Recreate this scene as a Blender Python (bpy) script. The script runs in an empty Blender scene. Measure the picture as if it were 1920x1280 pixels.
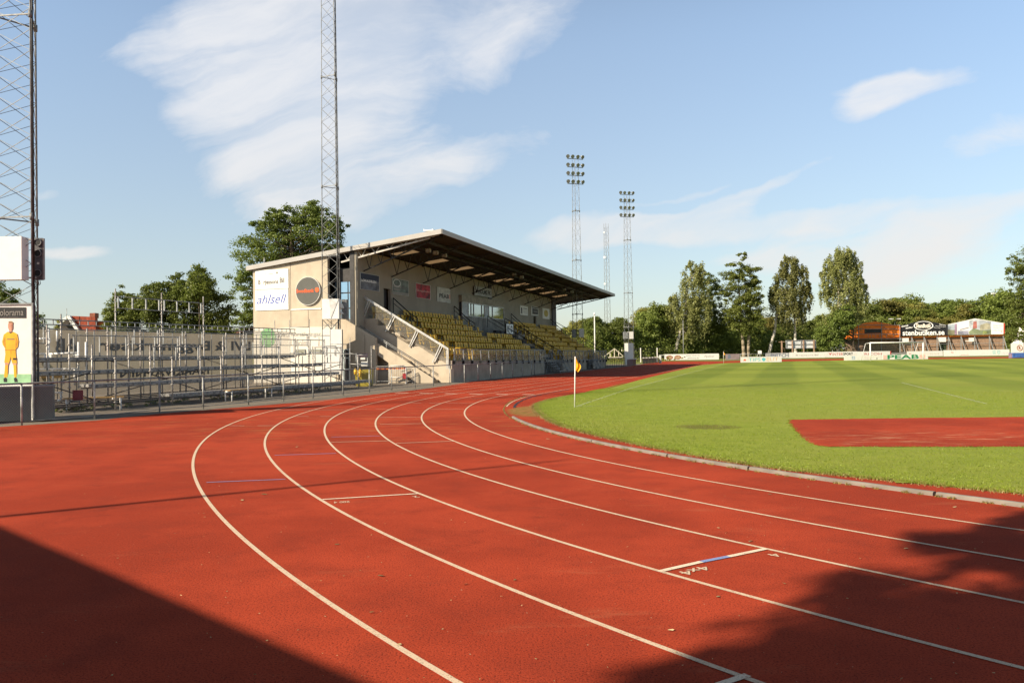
import bpy, bmesh, math, random
import numpy as np
from mathutils import Vector, Matrix

scene = bpy.context.scene
COL = scene.collection
R_ = math.radians

# ------------------------------------------------------------------ camera
F_PX, CAM_H, PITCH, ROLL = 1520.0, 1.75, 0.0146, -0.0140     # focal length in pixels of a 1920 wide picture
cam_d = bpy.data.cameras.new('camera')
cam = bpy.data.objects.new('camera', cam_d)
COL.objects.link(cam)
_F = Vector((0, math.cos(PITCH), math.sin(PITCH)))
_U0 = Vector((0, -math.sin(PITCH), math.cos(PITCH)))
_X0 = Vector((1, 0, 0))
_R = math.cos(ROLL) * _X0 + math.sin(ROLL) * _U0
_U = -math.sin(ROLL) * _X0 + math.cos(ROLL) * _U0
cam.matrix_world = Matrix(((_R.x, _U.x, -_F.x, 0), (_R.y, _U.y, -_F.y, 0), (_R.z, _U.z, -_F.z, CAM_H), (0, 0, 0, 1)))
cam_d.sensor_width = 36.0
cam_d.lens = F_PX / 1920 * 36.0
cam_d.clip_start = 0.05
cam_d.clip_end = 4000
scene.camera = cam

# ------------------------------------------------------------------ light
SHADOW_AZ, SUN_EL = 58.0, 31.0            # where shadows fall (degrees clockwise from +Y), height of the sun
SUN_STRENGTH, SKY_STRENGTH = 5.0, 0.105
sun_d = bpy.data.lights.new('sun', 'SUN')
sun = bpy.data.objects.new('sun', sun_d)
COL.objects.link(sun)
sun_d.energy = SUN_STRENGTH
sun_d.angle = R_(0.53)
sun_d.color = (1.0, 0.86, 0.66)
sv = Vector((math.sin(R_(SHADOW_AZ)) * math.cos(R_(SUN_EL)), math.cos(R_(SHADOW_AZ)) * math.cos(R_(SUN_EL)), -math.sin(R_(SUN_EL))))
sun.rotation_euler = sv.to_track_quat('-Z', 'Y').to_euler()
sun.location = (-60, -40, 60)

world = bpy.data.worlds.new('World')
scene.world = world
world.use_nodes = True
scene.view_settings.view_transform = 'Standard'
scene.view_settings.look = 'None'
scene.view_settings.exposure = 0.75
scene.view_settings.gamma = 1.0
scene.view_settings.use_curve_mapping = False

class NT:
    """small helper round a node tree"""
    def __init__(s, tree):
        s.t = tree; s.n = tree.nodes; s.l = tree.links
    def new(s, kind, **kw):
        nd = s.n.new(kind)
        for k, v in kw.items(): setattr(nd, k, v)
        return nd
    def put(s, sock, v):
        if hasattr(v, 'is_output') or hasattr(v, 'links'): s.l.new(v, sock)
        else: sock.default_value = v
    def math(s, op, a, b=0.0, c=0.0, clamp=False):
        nd = s.new('ShaderNodeMath', operation=op); nd.use_clamp = clamp
        s.put(nd.inputs[0], a); s.put(nd.inputs[1], b); s.put(nd.inputs[2], c)
        return nd.outputs[0]
    def ramp(s, v, lo, hi, a=0.0, b=1.0, smooth=True):
        nd = s.new('ShaderNodeMapRange'); nd.interpolation_type = 'SMOOTHSTEP' if smooth else 'LINEAR'
        s.put(nd.inputs[0], v); s.put(nd.inputs[1], lo); s.put(nd.inputs[2], hi); s.put(nd.inputs[3], a); s.put(nd.inputs[4], b)
        return nd.outputs[0]
    def noise(s, vec, scale, detail=4, rough=0.55, dist=0.0):
        nd = s.new('ShaderNodeTexNoise'); s.put(nd.inputs['Vector'], vec)
        nd.inputs['Scale'].default_value = scale; nd.inputs['Detail'].default_value = detail
        nd.inputs['Roughness'].default_value = rough; nd.inputs['Distortion'].default_value = dist
        return nd.outputs['Fac']
    def mixc(s, f, a, b, mode='MIX'):
        nd = s.new('ShaderNodeMix', data_type='RGBA', blend_type=mode)
        s.put(nd.inputs[0], f)
        s.put(nd.inputs[6], a if not isinstance(a, tuple) else (*a[:3], 1)); s.put(nd.inputs[7], b if not isinstance(b, tuple) else (*b[:3], 1))
        return nd.outputs[2]
    def comb(s, x, y, z):
        nd = s.new('ShaderNodeCombineXYZ'); s.put(nd.inputs[0], x); s.put(nd.inputs[1], y); s.put(nd.inputs[2], z)
        return nd.outputs[0]
    def sep(s, v):
        nd = s.new('ShaderNodeSeparateXYZ'); s.l.new(v, nd.inputs[0]); return nd.outputs

# sky with cirrus: every cloud has its own bearing, height and spread
def build_sky():
    w = NT(world.node_tree); w.n.clear()
    out = w.new('ShaderNodeOutputWorld'); bg = w.new('ShaderNodeBackground')
    sky = w.new('ShaderNodeTexSky', sky_type='NISHITA')
    sky.sun_disc = False; sky.sun_elevation = R_(SUN_EL); sky.sun_rotation = R_(SHADOW_AZ + 180)
    sky.air_density = 1.0; sky.dust_density = 0.6; sky.ozone_density = 2.2; sky.altitude = 50
    g = w.new('ShaderNodeTexCoord').outputs['Generated']
    x, y, z = w.sep(g)
    yy = w.math('MAXIMUM', w.math('ABSOLUTE', y), 0.05)
    u = w.math('DIVIDE', x, yy); v = w.math('DIVIDE', z, yy)
    wx = w.math('MULTIPLY', w.math('SUBTRACT', w.noise(g, 3.2, 5), 0.5), 0.13)
    wy = w.math('MULTIPLY', w.math('SUBTRACT', w.noise(w.comb(z, x, y), 3.6, 5), 0.5), 0.11)
    wu = w.math('ADD', u, wx); wv = w.math('ADD', v, wy)
    # (u, v, half width, half height, tilt deg, density, fibre stretch)
    clouds = [(-0.23, 0.36, 0.17, 0.14, 28, 1.0), (-0.26, 0.24, 0.10, 0.085, -38, .85), (-0.20, 0.46, 0.24, 0.12, 4, .9), (-0.05, 0.25, 0.16, 0.035, 10, .6), (-0.12, 0.20, 0.16, 0.03, 12, .5),
              (0.02, 0.42, 0.12, 0.05, 20, .7), (0.10, 0.155, 0.12, 0.020, 6, 1.15), (0.20, 0.165, 0.16, 0.018, 14, 1.15), (0.30, 0.205, 0.17, 0.011, 15, 1.0), (0.29, 0.150, 0.14, 0.020, 4, 1.1), (0.20, 0.20, 0.10, 0.008, 14, .8),
              (0.455, 0.300, 0.050, 0.024, 20, 1.1), (0.50, 0.315, 0.10, 0.018, 2, .95), (0.46, 0.105, 0.20, 0.050, 4, .95), (0.62, 0.17, 0.16, 0.022, 14, .95), (0.43, 0.170, 0.14, 0.020, 3, 1.0), (0.34, 0.11, 0.12, 0.02, 0, .8),
              (0.62, 0.255, 0.10, 0.04, 20, .6), (-0.53, 0.125, 0.075, 0.010, 8, 1.1), (-0.57, 0.195, 0.05, 0.018, 0, .8), (-0.38, 0.30, 0.05, 0.05, 0, .45), (-0.42, 0.40, 0.10, 0.05, 20, .35)]
    tot = None
    for cu, cv, ru, rv, ang, dens in clouds:
        a = R_(ang)
        du = w.math('SUBTRACT', wu, cu); dv = w.math('SUBTRACT', wv, cv)
        p = w.math('MULTIPLY_ADD', du, math.cos(a) / ru, w.math('MULTIPLY', dv, math.sin(a) / ru))
        q = w.math('MULTIPLY_ADD', dv, math.cos(a) / rv, w.math('MULTIPLY', du, -math.sin(a) / rv))
        r2 = w.math('MULTIPLY_ADD', p, p, w.math('MULTIPLY', q, q))
        m = w.math('MULTIPLY', w.math('EXPONENT', w.math('MULTIPLY', r2, -1.25)), dens)
        tot = m if tot is None else w.math('ADD', tot, m)
    a = R_(12)
    fib = w.comb(w.math('MULTIPLY_ADD', wu, 3.0 * math.cos(a), w.math('MULTIPLY', wv, 3.0 * math.sin(a))),
                 w.math('MULTIPLY_ADD', wv, 13.0 * math.cos(a), w.math('MULTIPLY', wu, -13.0 * math.sin(a))), 0.0)
    n1 = w.noise(fib, 1.0, 7, 0.6, 0.6)
    n2 = w.noise(w.comb(wu, w.math('MULTIPLY', wv, 1.6), 3.0), 6.5, 9, 0.62, 0.25)
    tex = w.math('MULTIPLY_ADD', n1, 0.55, w.math('MULTIPLY', n2, 0.75))
    ero = w.math('MULTIPLY_ADD', w.math('SUBTRACT', tex, 0.62), 1.55, tot)
    dens = w.ramp(ero, 0.14, 1.15)
    dens = w.math('MULTIPLY', dens, w.ramp(tot, 0.02, 0.30))
    haze = w.ramp(v, -0.02, 0.55, 0.36, 0.10, smooth=False)
    dens = w.math('MAXIMUM', w.math('MULTIPLY', dens, w.ramp(n1, 0.30, 0.68, 0.52, 0.93)), haze)
    dens = w.math('MULTIPLY', dens, w.ramp(z, -0.02, 0.0))
    ccol = w.mixc(w.ramp(v, 0.0, 0.35), (4.95, 4.8, 4.6), (4.9, 4.95, 5.1))
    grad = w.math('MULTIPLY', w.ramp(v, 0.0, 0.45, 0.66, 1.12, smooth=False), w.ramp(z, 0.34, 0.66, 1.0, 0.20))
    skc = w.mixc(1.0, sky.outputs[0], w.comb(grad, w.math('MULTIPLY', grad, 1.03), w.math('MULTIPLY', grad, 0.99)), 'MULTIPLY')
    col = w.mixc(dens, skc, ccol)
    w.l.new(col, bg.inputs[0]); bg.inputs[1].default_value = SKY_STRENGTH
    w.l.new(bg.outputs[0], out.inputs[0])
build_sky()

# ------------------------------------------------------------------ frames
TH = 0.32823167
CX, CY, RK = 28.711, 26.190, 29.0        # centre and kerb radius of the near bend
D2 = np.array([math.sin(TH), math.cos(TH)])       # along the home straight, away from the camera
N2 = np.array([math.cos(TH), -math.sin(TH)])      # across it, towards the pitch
def S(s, t, z=0.0):
    "stadium coordinates (along, across, up) -> world"
    return Vector((CX + s * D2[0] + t * N2[0], CY + s * D2[1] + t * N2[1], z))
def ray(px, py):
    u = (px - 960) / F_PX; v = (640 - py) / F_PX
    return _F + u * _R + v * _U
def G(px, py, z=0.0):
    "the spot on the ground (or at height z) met by that line of sight"
    q = ray(px, py); return q * ((z - CAM_H) / q.z) + Vector((0, 0, CAM_H))
def AT(px, py, y):
    q = ray(px, py); return q * (y / q.y) + Vector((0, 0, CAM_H))
def ST(p):
    dx, dy = p[0] - CX, p[1] - CY
    return dx * D2[0] + dy * D2[1], dx * N2[0] + dy * N2[1]

# ------------------------------------------------------------------ materials
def srgb(r, g, b):
    f = lambda c: (c / 255 / 12.92) if c / 255 <= 0.04045 else ((c / 255 + 0.055) / 1.055) ** 2.4
    return (f(r), f(g), f(b))
MATS = {}
def mat(name, col, rough=0.6, metal=0.0, var=0.12, scale=3.0, bump=0.0, bscale=40.0, spec=0.4, col2=None, dirt=None):
    if name in MATS: return MATS[name]
    m = bpy.data.materials.new(name); m.use_nodes = True
    n = NT(m.node_tree); b = n.n['Principled BSDF']
    o = n.new('ShaderNodeTexCoord').outputs['Object']
    f = n.noise(o, scale, 5)
    c2 = col2 or tuple(c * (1 - 2.2 * var) for c in col)
    c1 = tuple(min(1, c * (1 + var)) for c in col)
    c = n.mixc(n.ramp(f, 0.3, 0.7), c1, c2)
    if dirt:
        st = n.new('ShaderNodeMapping'); n.l.new(o, st.inputs[0]); st.inputs['Scale'].default_value = (2.2, 2.2, 0.25)
        c = n.mixc(n.ramp(n.noise(st.outputs[0], 1.0, 6, 0.7), 0.5, 0.8, 0, dirt[3]), c, dirt[:3])
    n.l.new(c, b.inputs['Base Color'])
    b.inputs['Roughness'].default_value = rough; b.inputs['Metallic'].default_value = metal
    b.inputs['Specular IOR Level'].default_value = spec
    if bump:
        bp = n.new('ShaderNodeBump'); bp.inputs['Strength'].default_value = bump; bp.inputs['Distance'].default_value = 0.02
        n.l.new(n.noise(o, bscale, 4), bp.inputs['Height']); n.l.new(bp.outputs[0], b.inputs['Normal'])
    MATS[name] = m
    return m

def track_material():
    m = bpy.data.materials.new('red tartan track'); m.use_nodes = True
    n = NT(m.node_tree); b = n.n['Principled BSDF']
    o = n.new('ShaderNodeTexCoord').outputs['Object']
    gr = n.noise(o, 72, 3, 0.75); gr2 = n.noise(o, 34, 3, 0.7); big = n.noise(o, 0.33, 5, 0.6); mid = n.noise(o, 1.7, 5, 0.6)
    c = n.mixc(n.ramp(big, 0.38, 0.62), (0.43, 0.062, 0.028), (0.32, 0.045, 0.021))
    c = n.mixc(n.ramp(mid, 0.45, 0.75, 0, 0.7), c, (0.27, 0.042, 0.022))
    c = n.mixc(n.ramp(gr, 0.36, 0.50, 0.85, 0), c, (0.09, 0.017, 0.012))
    c = n.mixc(n.ramp(gr2, 0.60, 0.74, 0, 0.35), c, (0.62, 0.13, 0.06))
    # sand and grit blown over the inside of the bend
    pos = n.new('ShaderNodeMapping'); n.l.new(o, pos.inputs[0]); pos.inputs['Rotation'].default_value = (0, 0, -0.1); pos.inputs['Scale'].default_value = (0.35, 1.4, 1)
    sx, sy, sz = n.sep(o)
    dx = n.math('MULTIPLY', n.math('ADD', sx, 4.0), 0.17); dy = n.math('MULTIPLY', n.math('SUBTRACT', sy, 21.0), 0.24)
    mask = n.math('EXPONENT', n.math('MULTIPLY', n.math('MULTIPLY_ADD', dx, dx, n.math('MULTIPLY', dy, dy)), -1.0))
    sand = n.math('MULTIPLY', n.ramp(n.noise(pos.outputs[0], 2.4, 8, 0.72), 0.50, 0.72), mask)
    c = n.mixc(n.math('MULTIPLY', sand, 0.75), c, (0.42, 0.20, 0.075))
    q0 = G(1003, 770); ex = n.math('MULTIPLY', n.math('SUBTRACT', sx, q0.x), 1.0); ey = n.math('MULTIPLY', n.math('SUBTRACT', sy, q0.y), 0.36)
    m2_ = n.math('EXPONENT', n.math('MULTIPLY', n.math('MULTIPLY_ADD', ex, ex, n.math('MULTIPLY', ey, ey)), -1.3))
    sand2 = n.ramp(n.math('MULTIPLY', m2_, n.math('ADD', n.noise(o, 3.0, 6, 0.7), 0.35)), 0.25, 0.5)
    c = n.mixc(n.math('MULTIPLY', sand2, 0.85), c, n.mixc(n.ramp(n.noise(o, 5.0, 4), 0.4, 0.6), (0.30, 0.16, 0.065), (0.17, 0.15, 0.04)))
    dst = n.new('ShaderNodeMapping'); n.l.new(o, dst.inputs[0]); dst.inputs['Rotation'].default_value = (0, 0, 0.5); dst.inputs['Scale'].default_value = (0.5, 1.6, 1)
    c = n.mixc(n.ramp(n.noise(dst.outputs[0], 1.1, 10, 0.78), 0.56, 0.74, 0, 0.38), c, (0.46, 0.16, 0.085))
    c = n.mixc(n.ramp(n.noise(o, 0.9, 9, 0.75), 0.57, 0.70, 0, 0.45), c, (0.15, 0.028, 0.018))
    q1 = G(1700, 822); fx = n.math('MULTIPLY', n.math('SUBTRACT', sx, q1.x), 0.28); fy = n.math('MULTIPLY', n.math('SUBTRACT', sy, q1.y), 0.9)
    m3_ = n.math('EXPONENT', n.math('MULTIPLY', n.math('MULTIPLY_ADD', fx, fx, n.math('MULTIPLY', fy, fy)), -1.0))
    c = n.mixc(n.math('MULTIPLY', n.ramp(n.noise(pos.outputs[0], 3.5, 8, 0.75), 0.50, 0.64), n.math('MULTIPLY', m3_, 0.7)), c, (0.52, 0.30, 0.18))
    spk = n.ramp(n.noise(o, 31, 2, 0.5), 0.745, 0.78)
    c = n.mixc(n.math('MULTIPLY', spk, 0.8), c, (0.55, 0.42, 0.28))
    n.l.new(c, b.inputs['Base Color'])
    b.inputs['Roughness'].default_value = 0.9; b.inputs['Specular IOR Level'].default_value = 0.04
    bp = n.new('ShaderNodeBump'); bp.inputs['Strength'].default_value = 0.8; bp.inputs['Distance'].default_value = 0.006
    n.l.new(gr, bp.inputs['Height']); n.l.new(bp.outputs[0], b.inputs['Normal'])
    return m
def line_material(name, col, worn=0.25):
    m = bpy.data.materials.new(name); m.use_nodes = True
    n = NT(m.node_tree); b = n.n['Principled BSDF']
    o = n.new('ShaderNodeTexCoord').outputs['Object']
    gr = n.noise(o, 95, 2, 0.7); w2 = n.noise(o, 2.2, 6, 0.7)
    c = n.mixc(n.ramp(gr, 0.34, 0.46, 0.7, 0), col, tuple(k * 0.35 for k in col))
    c = n.mixc(n.ramp(w2, 0.50, 0.75, 0, worn * 1.4), c, (0.40, 0.12, 0.06)); c = n.mixc(n.ramp(n.noise(o, 24, 5, 0.75), 0.56, 0.66, 0, 0.6), c, (0.36, 0.10, 0.05))
    n.l.new(c, b.inputs['Base Color']); b.inputs['Roughness'].default_value = 0.8; b.inputs['Specular IOR Level'].default_value = 0.2
    return m
def grass_material():
    m = bpy.data.materials.new('mown pitch grass'); m.use_nodes = True
    n = NT(m.node_tree); b = n.n['Principled BSDF']
    o = n.new('ShaderNodeTexCoord').outputs['Object']       # x = across the pitch, y = along it
    x, y, z = n.sep(o)
    wob = n.math('MULTIPLY', n.math('SUBTRACT', n.noise(o, 0.15, 3), 0.5), 1.2)
    def bands(v, width, sharp=5.0):
        s_ = n.math('SINE', n.math('MULTIPLY', n.math('ADD', v, wob), math.pi / width))
        return n.math('MULTIPLY_ADD', n.math('TANH', n.math('MULTIPLY', s_, sharp)), 0.5, 0.5)
    far = n.ramp(y, -4.0, 14.0)
    st = n.math('MULTIPLY_ADD', bands(x, 2.6), 0.60, n.math('MULTIPLY', bands(y, 9.5), 0.40))
    fine = n.noise(o, 60, 4, 0.7); mid = n.noise(o, 2.2, 5, 0.55); big = n.noise(o, 0.22, 4)
    c = n.mixc(n.ramp(mid, 0.3, 0.7), (0.205, 0.265, 0.028), (0.255, 0.305, 0.040))
    c = n.mixc(n.ramp(big, 0.35, 0.65, 0, 0.5), c, (0.27, 0.285, 0.05))
    c = n.mixc(n.math('MULTIPLY', n.math('MULTIPLY', st, far), 0.72), c, (0.115, 0.165, 0.017))
    c = n.mixc(n.ramp(fine, 0.33, 0.5, 0.3, 0), c, (0.10, 0.14, 0.016))
    dry = n.new('ShaderNodeMapping'); n.l.new(o, dry.inputs[0]); dry.inputs['Scale'].default_value = (1.2, 3.0, 1)
    # bare patch on the edge of the pitch
    p0 = Vector(ST(G(1325, 801)))
    dx = n.math('MULTIPLY', n.math('SUBTRACT', x, p0[1]), 0.85); dy = n.math('MULTIPLY', n.math('SUBTRACT', y, p0[0]), 1.05)
    m1 = n.math('EXPONENT', n.math('MULTIPLY', n.math('MULTIPLY_ADD', dx, dx, n.math('MULTIPLY', dy, dy)), -1.0))
    bare = n.ramp(n.math('MULTIPLY', m1, n.noise(o, 9.0, 6, 0.85)), 0.30, 0.40)
    c = n.mixc(n.math('MULTIPLY', bare, 0.6), c, (0.11, 0.065, 0.028))
    n.l.new(c, b.inputs['Base Color'])
    b.inputs['Roughness'].default_value = 0.9; b.inputs['Specular IOR Level'].default_value = 0.15
    bp = n.new('ShaderNodeBump'); bp.inputs['Strength'].default_value = 0.7; bp.inputs['Distance'].default_value = 0.03
    n.l.new(n.math('ADD', fine, n.math('MULTIPLY', mid, 2.0)), bp.inputs['Height']); n.l.new(bp.outputs[0], b.inputs['Normal'])
    return m
def leaf_material(name, c1, c2, trans=0.42):
    m = bpy.data.materials.new(name); m.use_nodes = True
    n = NT(m.node_tree); n.n.clear()
    out = n.new('ShaderNodeOutputMaterial')
    o = n.new('ShaderNodeTexCoord').outputs['Object']
    f = n.noise(o, 1.1, 4); rnd = n.new('ShaderNodeObjectInfo').outputs['Random']
    isl = n.new('ShaderNodeNewGeometry').outputs['Random Per Island']
    c = n.mixc(n.ramp(f, 0.35, 0.65), c1, c2)
    c = n.mixc(n.math('MULTIPLY', isl, 0.28), c, tuple(k * 1.6 for k in c1))
    hs = n.new('ShaderNodeHueSaturation'); n.l.new(c, hs.inputs['Color'])
    n.put(hs.inputs['Hue'], n.math('MULTIPLY_ADD', rnd, 0.014, 0.488)); n.put(hs.inputs['Value'], n.math('MULTIPLY_ADD', rnd, 0.4, 0.8))
    d = n.new('ShaderNodeBsdfDiffuse'); t = n.new('ShaderNodeBsdfTranslucent'); mx = n.new('ShaderNodeMixShader')
    n.l.new(hs.outputs[0], d.inputs[0]); n.l.new(hs.outputs[0], t.inputs[0]); mx.inputs[0].default_value = trans
    gl = n.new('ShaderNodeBsdfGlossy'); gl.inputs['Roughness'].default_value = 0.45; gl.inputs[0].default_value = (0.6, 0.6, 0.5, 1)
    m2 = n.new('ShaderNodeMixShader'); m2.inputs[0].default_value = 0.03
    n.l.new(d.outputs[0], mx.inputs[1]); n.l.new(t.outputs[0], mx.inputs[2]); n.l.new(mx.outputs[0], m2.inputs[1]); n.l.new(gl.outputs[0], m2.inputs[2])
    n.l.new(m2.outputs[0], out.inputs[0])
    return m
def mesh_material(name, col, cell, wire, plane='yz', tilt=True):
    "chain link or netting: wires with open air between them"
    m = bpy.data.materials.new(name); m.use_nodes = True
    n = NT(m.node_tree); n.n.clear(); out = n.new('ShaderNodeOutputMaterial')
    x, y, z = n.sep(n.new('ShaderNodeTexCoord').outputs['Object'])
    a = y if plane == 'yz' else x
    b = z if plane != 'xy' else y
    if tilt: p, q = n.math('ADD', a, b), n.math('SUBTRACT', a, b)
    else: p, q = a, b
    def w(v): return n.math('LESS_THAN', n.math('PINGPONG', v, cell / 2), wire)
    f = n.math('MAXIMUM', w(p), w(q))
    d = n.new('ShaderNodeBsdfPrincipled'); d.inputs['Base Color'].default_value = (*col, 1); d.inputs['Metallic'].default_value = 0.5; d.inputs['Roughness'].default_value = 0.5
    t = n.new('ShaderNodeBsdfTransparent'); mx = n.new('ShaderNodeMixShader')
    n.l.new(f, mx.inputs[0]); n.l.new(t.outputs[0], mx.inputs[1]); n.l.new(d.outputs[0], mx.inputs[2]); n.l.new(mx.outputs[0], out.inputs[0])
    return m
def seethrough_material(name, col, alpha, rough=0.3, translucent=0.0):
    m = bpy.data.materials.new(name); m.use_nodes = True
    n = NT(m.node_tree); n.n.clear(); out = n.new('ShaderNodeOutputMaterial')
    o = n.new('ShaderNodeTexCoord').outputs['Object']
    d = n.new('ShaderNodeBsdfPrincipled'); d.inputs['Roughness'].default_value = rough
    c = n.mixc(n.noise(o, 2.0, 5), col, tuple(k * 0.75 for k in col)); n.l.new(c, d.inputs['Base Color'])
    sh = d.outputs[0]
    if translucent:
        tr = n.new('ShaderNodeBsdfTranslucent'); n.l.new(c, tr.inputs[0]); m1 = n.new('ShaderNodeMixShader'); m1.inputs[0].default_value = translucent
        n.l.new(sh, m1.inputs[1]); n.l.new(tr.outputs[0], m1.inputs[2]); sh = m1.outputs[0]
    t = n.new('ShaderNodeBsdfTransparent'); mx = n.new('ShaderNodeMixShader'); mx.inputs[0].default_value = alpha
    n.l.new(t.outputs[0], mx.inputs[1]); n.l.new(sh, mx.inputs[2]); n.l.new(mx.outputs[0], out.inputs[0])
    return m

M_TRACK = track_material()
M_LINE = line_material('white track paint', (0.64, 0.50, 0.365))
M_LINE2 = line_material('fresh white track paint', (0.76, 0.64, 0.50), 0.15)
M_BLUE = line_material('blue track paint', (0.22, 0.30, 0.55), 0.2)
M_GRASS = grass_material()
M_ROUGH = mat('rough meadow', (0.10, 0.135, 0.028), 0.95, var=0.25, scale=0.6, bump=0.8, bscale=18, spec=0.1, col2=(0.17, 0.16, 0.05))
M_ASPH = mat('grey asphalt', (0.155, 0.135, 0.11), 0.9, var=0.15, scale=1.2, bump=0.5, bscale=90, spec=0.2, col2=(0.20, 0.17, 0.135))
M_CONC = mat('pale cast concrete', (0.48, 0.41, 0.315), 0.85, var=0.05, scale=1.3, bump=0.25, bscale=60, spec=0.2, dirt=(0.28, 0.23, 0.17, 0.42))
M_CONC_D = mat('grey stand concrete', (0.33, 0.285, 0.225), 0.85, var=0.08, scale=1.8, bump=0.2, bscale=50, spec=0.2, dirt=(0.15, 0.14, 0.13, 0.5))
M_JOINT = mat('joint sealant', (0.20, 0.17, 0.14), 0.9)
M_WALLIN = mat('inner rendered wall', (0.29, 0.265, 0.215), 0.9, var=0.05, scale=0.8, bump=0.15, bscale=60, spec=0.2)
M_DARK = mat('dark steel', (0.035, 0.033, 0.033), 0.6, var=0.2)
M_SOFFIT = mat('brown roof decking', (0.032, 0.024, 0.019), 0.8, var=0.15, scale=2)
M_FASCIA = mat('pale fascia sheet', (0.37, 0.355, 0.33), 0.5, var=0.04, scale=1.0)
M_GALV = mat('galvanised steel', (0.34, 0.345, 0.34), 0.5, 0.35, var=0.2, scale=6)
M_GALV2 = mat('weathered galvanised steel', (0.25, 0.26, 0.26), 0.6, 0.2, var=0.2, scale=5, dirt=(0.22, 0.19, 0.16, 0.3))
M_ALU = mat('brushed aluminium plank', (0.30, 0.29, 0.275), 0.6, 0.1, var=0.2, scale=8)
M_WHITE = mat('white paint', (0.80, 0.79, 0.76), 0.5, var=0.03)
M_OFFW = mat('off white sheet', (0.66, 0.65, 0.60), 0.6, var=0.04)
M_GREYP = mat('grey paint', (0.23, 0.235, 0.24), 0.6, var=0.06, scale=1.5)
M_BLACK = mat('black', (0.015, 0.015, 0.017), 0.5)
M_SEAT = mat('yellow plastic seat', (0.64, 0.41, 0.04), 0.45, var=0.06, scale=1.0)
M_YEL = mat('bright yellow', (0.85, 0.52, 0.03), 0.5, var=0.05)
M_OLIVE = mat('olive yellow steel', (0.36, 0.29, 0.03), 0.6, var=0.1, dirt=(0.15, 0.10, 0.04, 0.5))
M_WOOD = mat('bench wood', (0.42, 0.27, 0.10), 0.7, var=0.15, scale=5, dirt=(0.2, 0.13, 0.07, 0.5))
M_WOODW = mat('brown weathered boarding', (0.27, 0.175, 0.115), 0.85, var=0.12, scale=2.2, dirt=(0.17, 0.12, 0.09, 0.7))
M_RED = mat('red board', (0.42, 0.03, 0.03), 0.5)
M_MAROON = mat('maroon plate', (0.20, 0.012, 0.03), 0.5)
M_ORANGE = mat('orange sheeting', (0.92, 0.22, 0.02), 0.6, var=0.1, scale=1.0)
M_BARK = mat('brown bark', (0.10, 0.075, 0.05), 0.9, var=0.2, scale=6, bump=0.6, bscale=20)
M_BIRCH = mat('white birch bark', (0.55, 0.50, 0.43), 0.8, var=0.1, scale=3, dirt=(0.06, 0.05, 0.04, 0.8), bump=0.3, bscale=15)
M_ROOF_R = mat('red roof tiles', (0.30, 0.055, 0.025), 0.85, var=0.2, scale=4)
M_TARP = seethrough_material('beige tarpaulin', (0.38, 0.33, 0.26), 0.93, 0.8, 0.35)
M_TARP2 = seethrough_material('thin mesh tarpaulin', (0.52, 0.44, 0.36), 0.42, 0.8, 0.3)
M_GLASSB = seethrough_material('smoky barrier glass', (0.30, 0.28, 0.24), 0.22, 0.15)
M_SKYL = seethrough_material('translucent roof light', (0.50, 0.41, 0.30), 1.0, 0.6, 0.85)
M_WINDOW = mat('mirroring window glass', (0.34, 0.37, 0.38), 0.04, 0.95, var=0.02)
M_CHAIN = mesh_material('chain link', (0.26, 0.27, 0.27), 0.075, 0.0026)
M_NET = mesh_material('goal net', (0.75, 0.75, 0.72), 0.14, 0.004, 'yz', False)
M_LEAF_A = leaf_material('dark maple leaves', (0.160, 0.205, 0.045), (0.100, 0.140, 0.030))
M_LEAF_B = leaf_material('birch leaves', (0.28, 0.295, 0.105), (0.18, 0.20, 0.065))
M_LEAF_C = leaf_material('mid green leaves', (0.20, 0.245, 0.055), (0.125, 0.165, 0.036))
M_LEAF_D = leaf_material('yellowish green leaves', (0.29, 0.275, 0.07), (0.17, 0.18, 0.045))
M_BLADE = leaf_material('grass blades', (0.20, 0.26, 0.028), (0.15, 0.205, 0.022), 0.3)
def ink(name, r, g, b, rough=0.6):
    return mat(name, srgb(r, g, b), rough, var=0.03)
I_BLACK = ink('black lettering', 30, 30, 32); I_GREY = ink('grey lettering', 98, 96, 93); I_LGREY = ink('pale grey lettering', 140, 136, 130)
I_BLUE = ink('blue lettering', 40, 75, 165); I_ORANGE = ink('orange lettering', 235, 95, 40); I_RED = ink('red lettering', 190, 40, 35); I_GREEN = ink('green lettering', 20, 130, 80)
I_WHITE = ink('white lettering', 240, 240, 236); I_TEAL = ink('teal lettering', 100, 190, 200); I_LGREEN = ink('pale green lettering', 112, 160, 108); I_BROWN = ink('brown lettering', 150, 70, 35)
I_PINK = ink('faint pink lettering', 225, 170, 160); I_SHADE = ink('grey tarpaulin lettering', 112, 105, 97)

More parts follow.
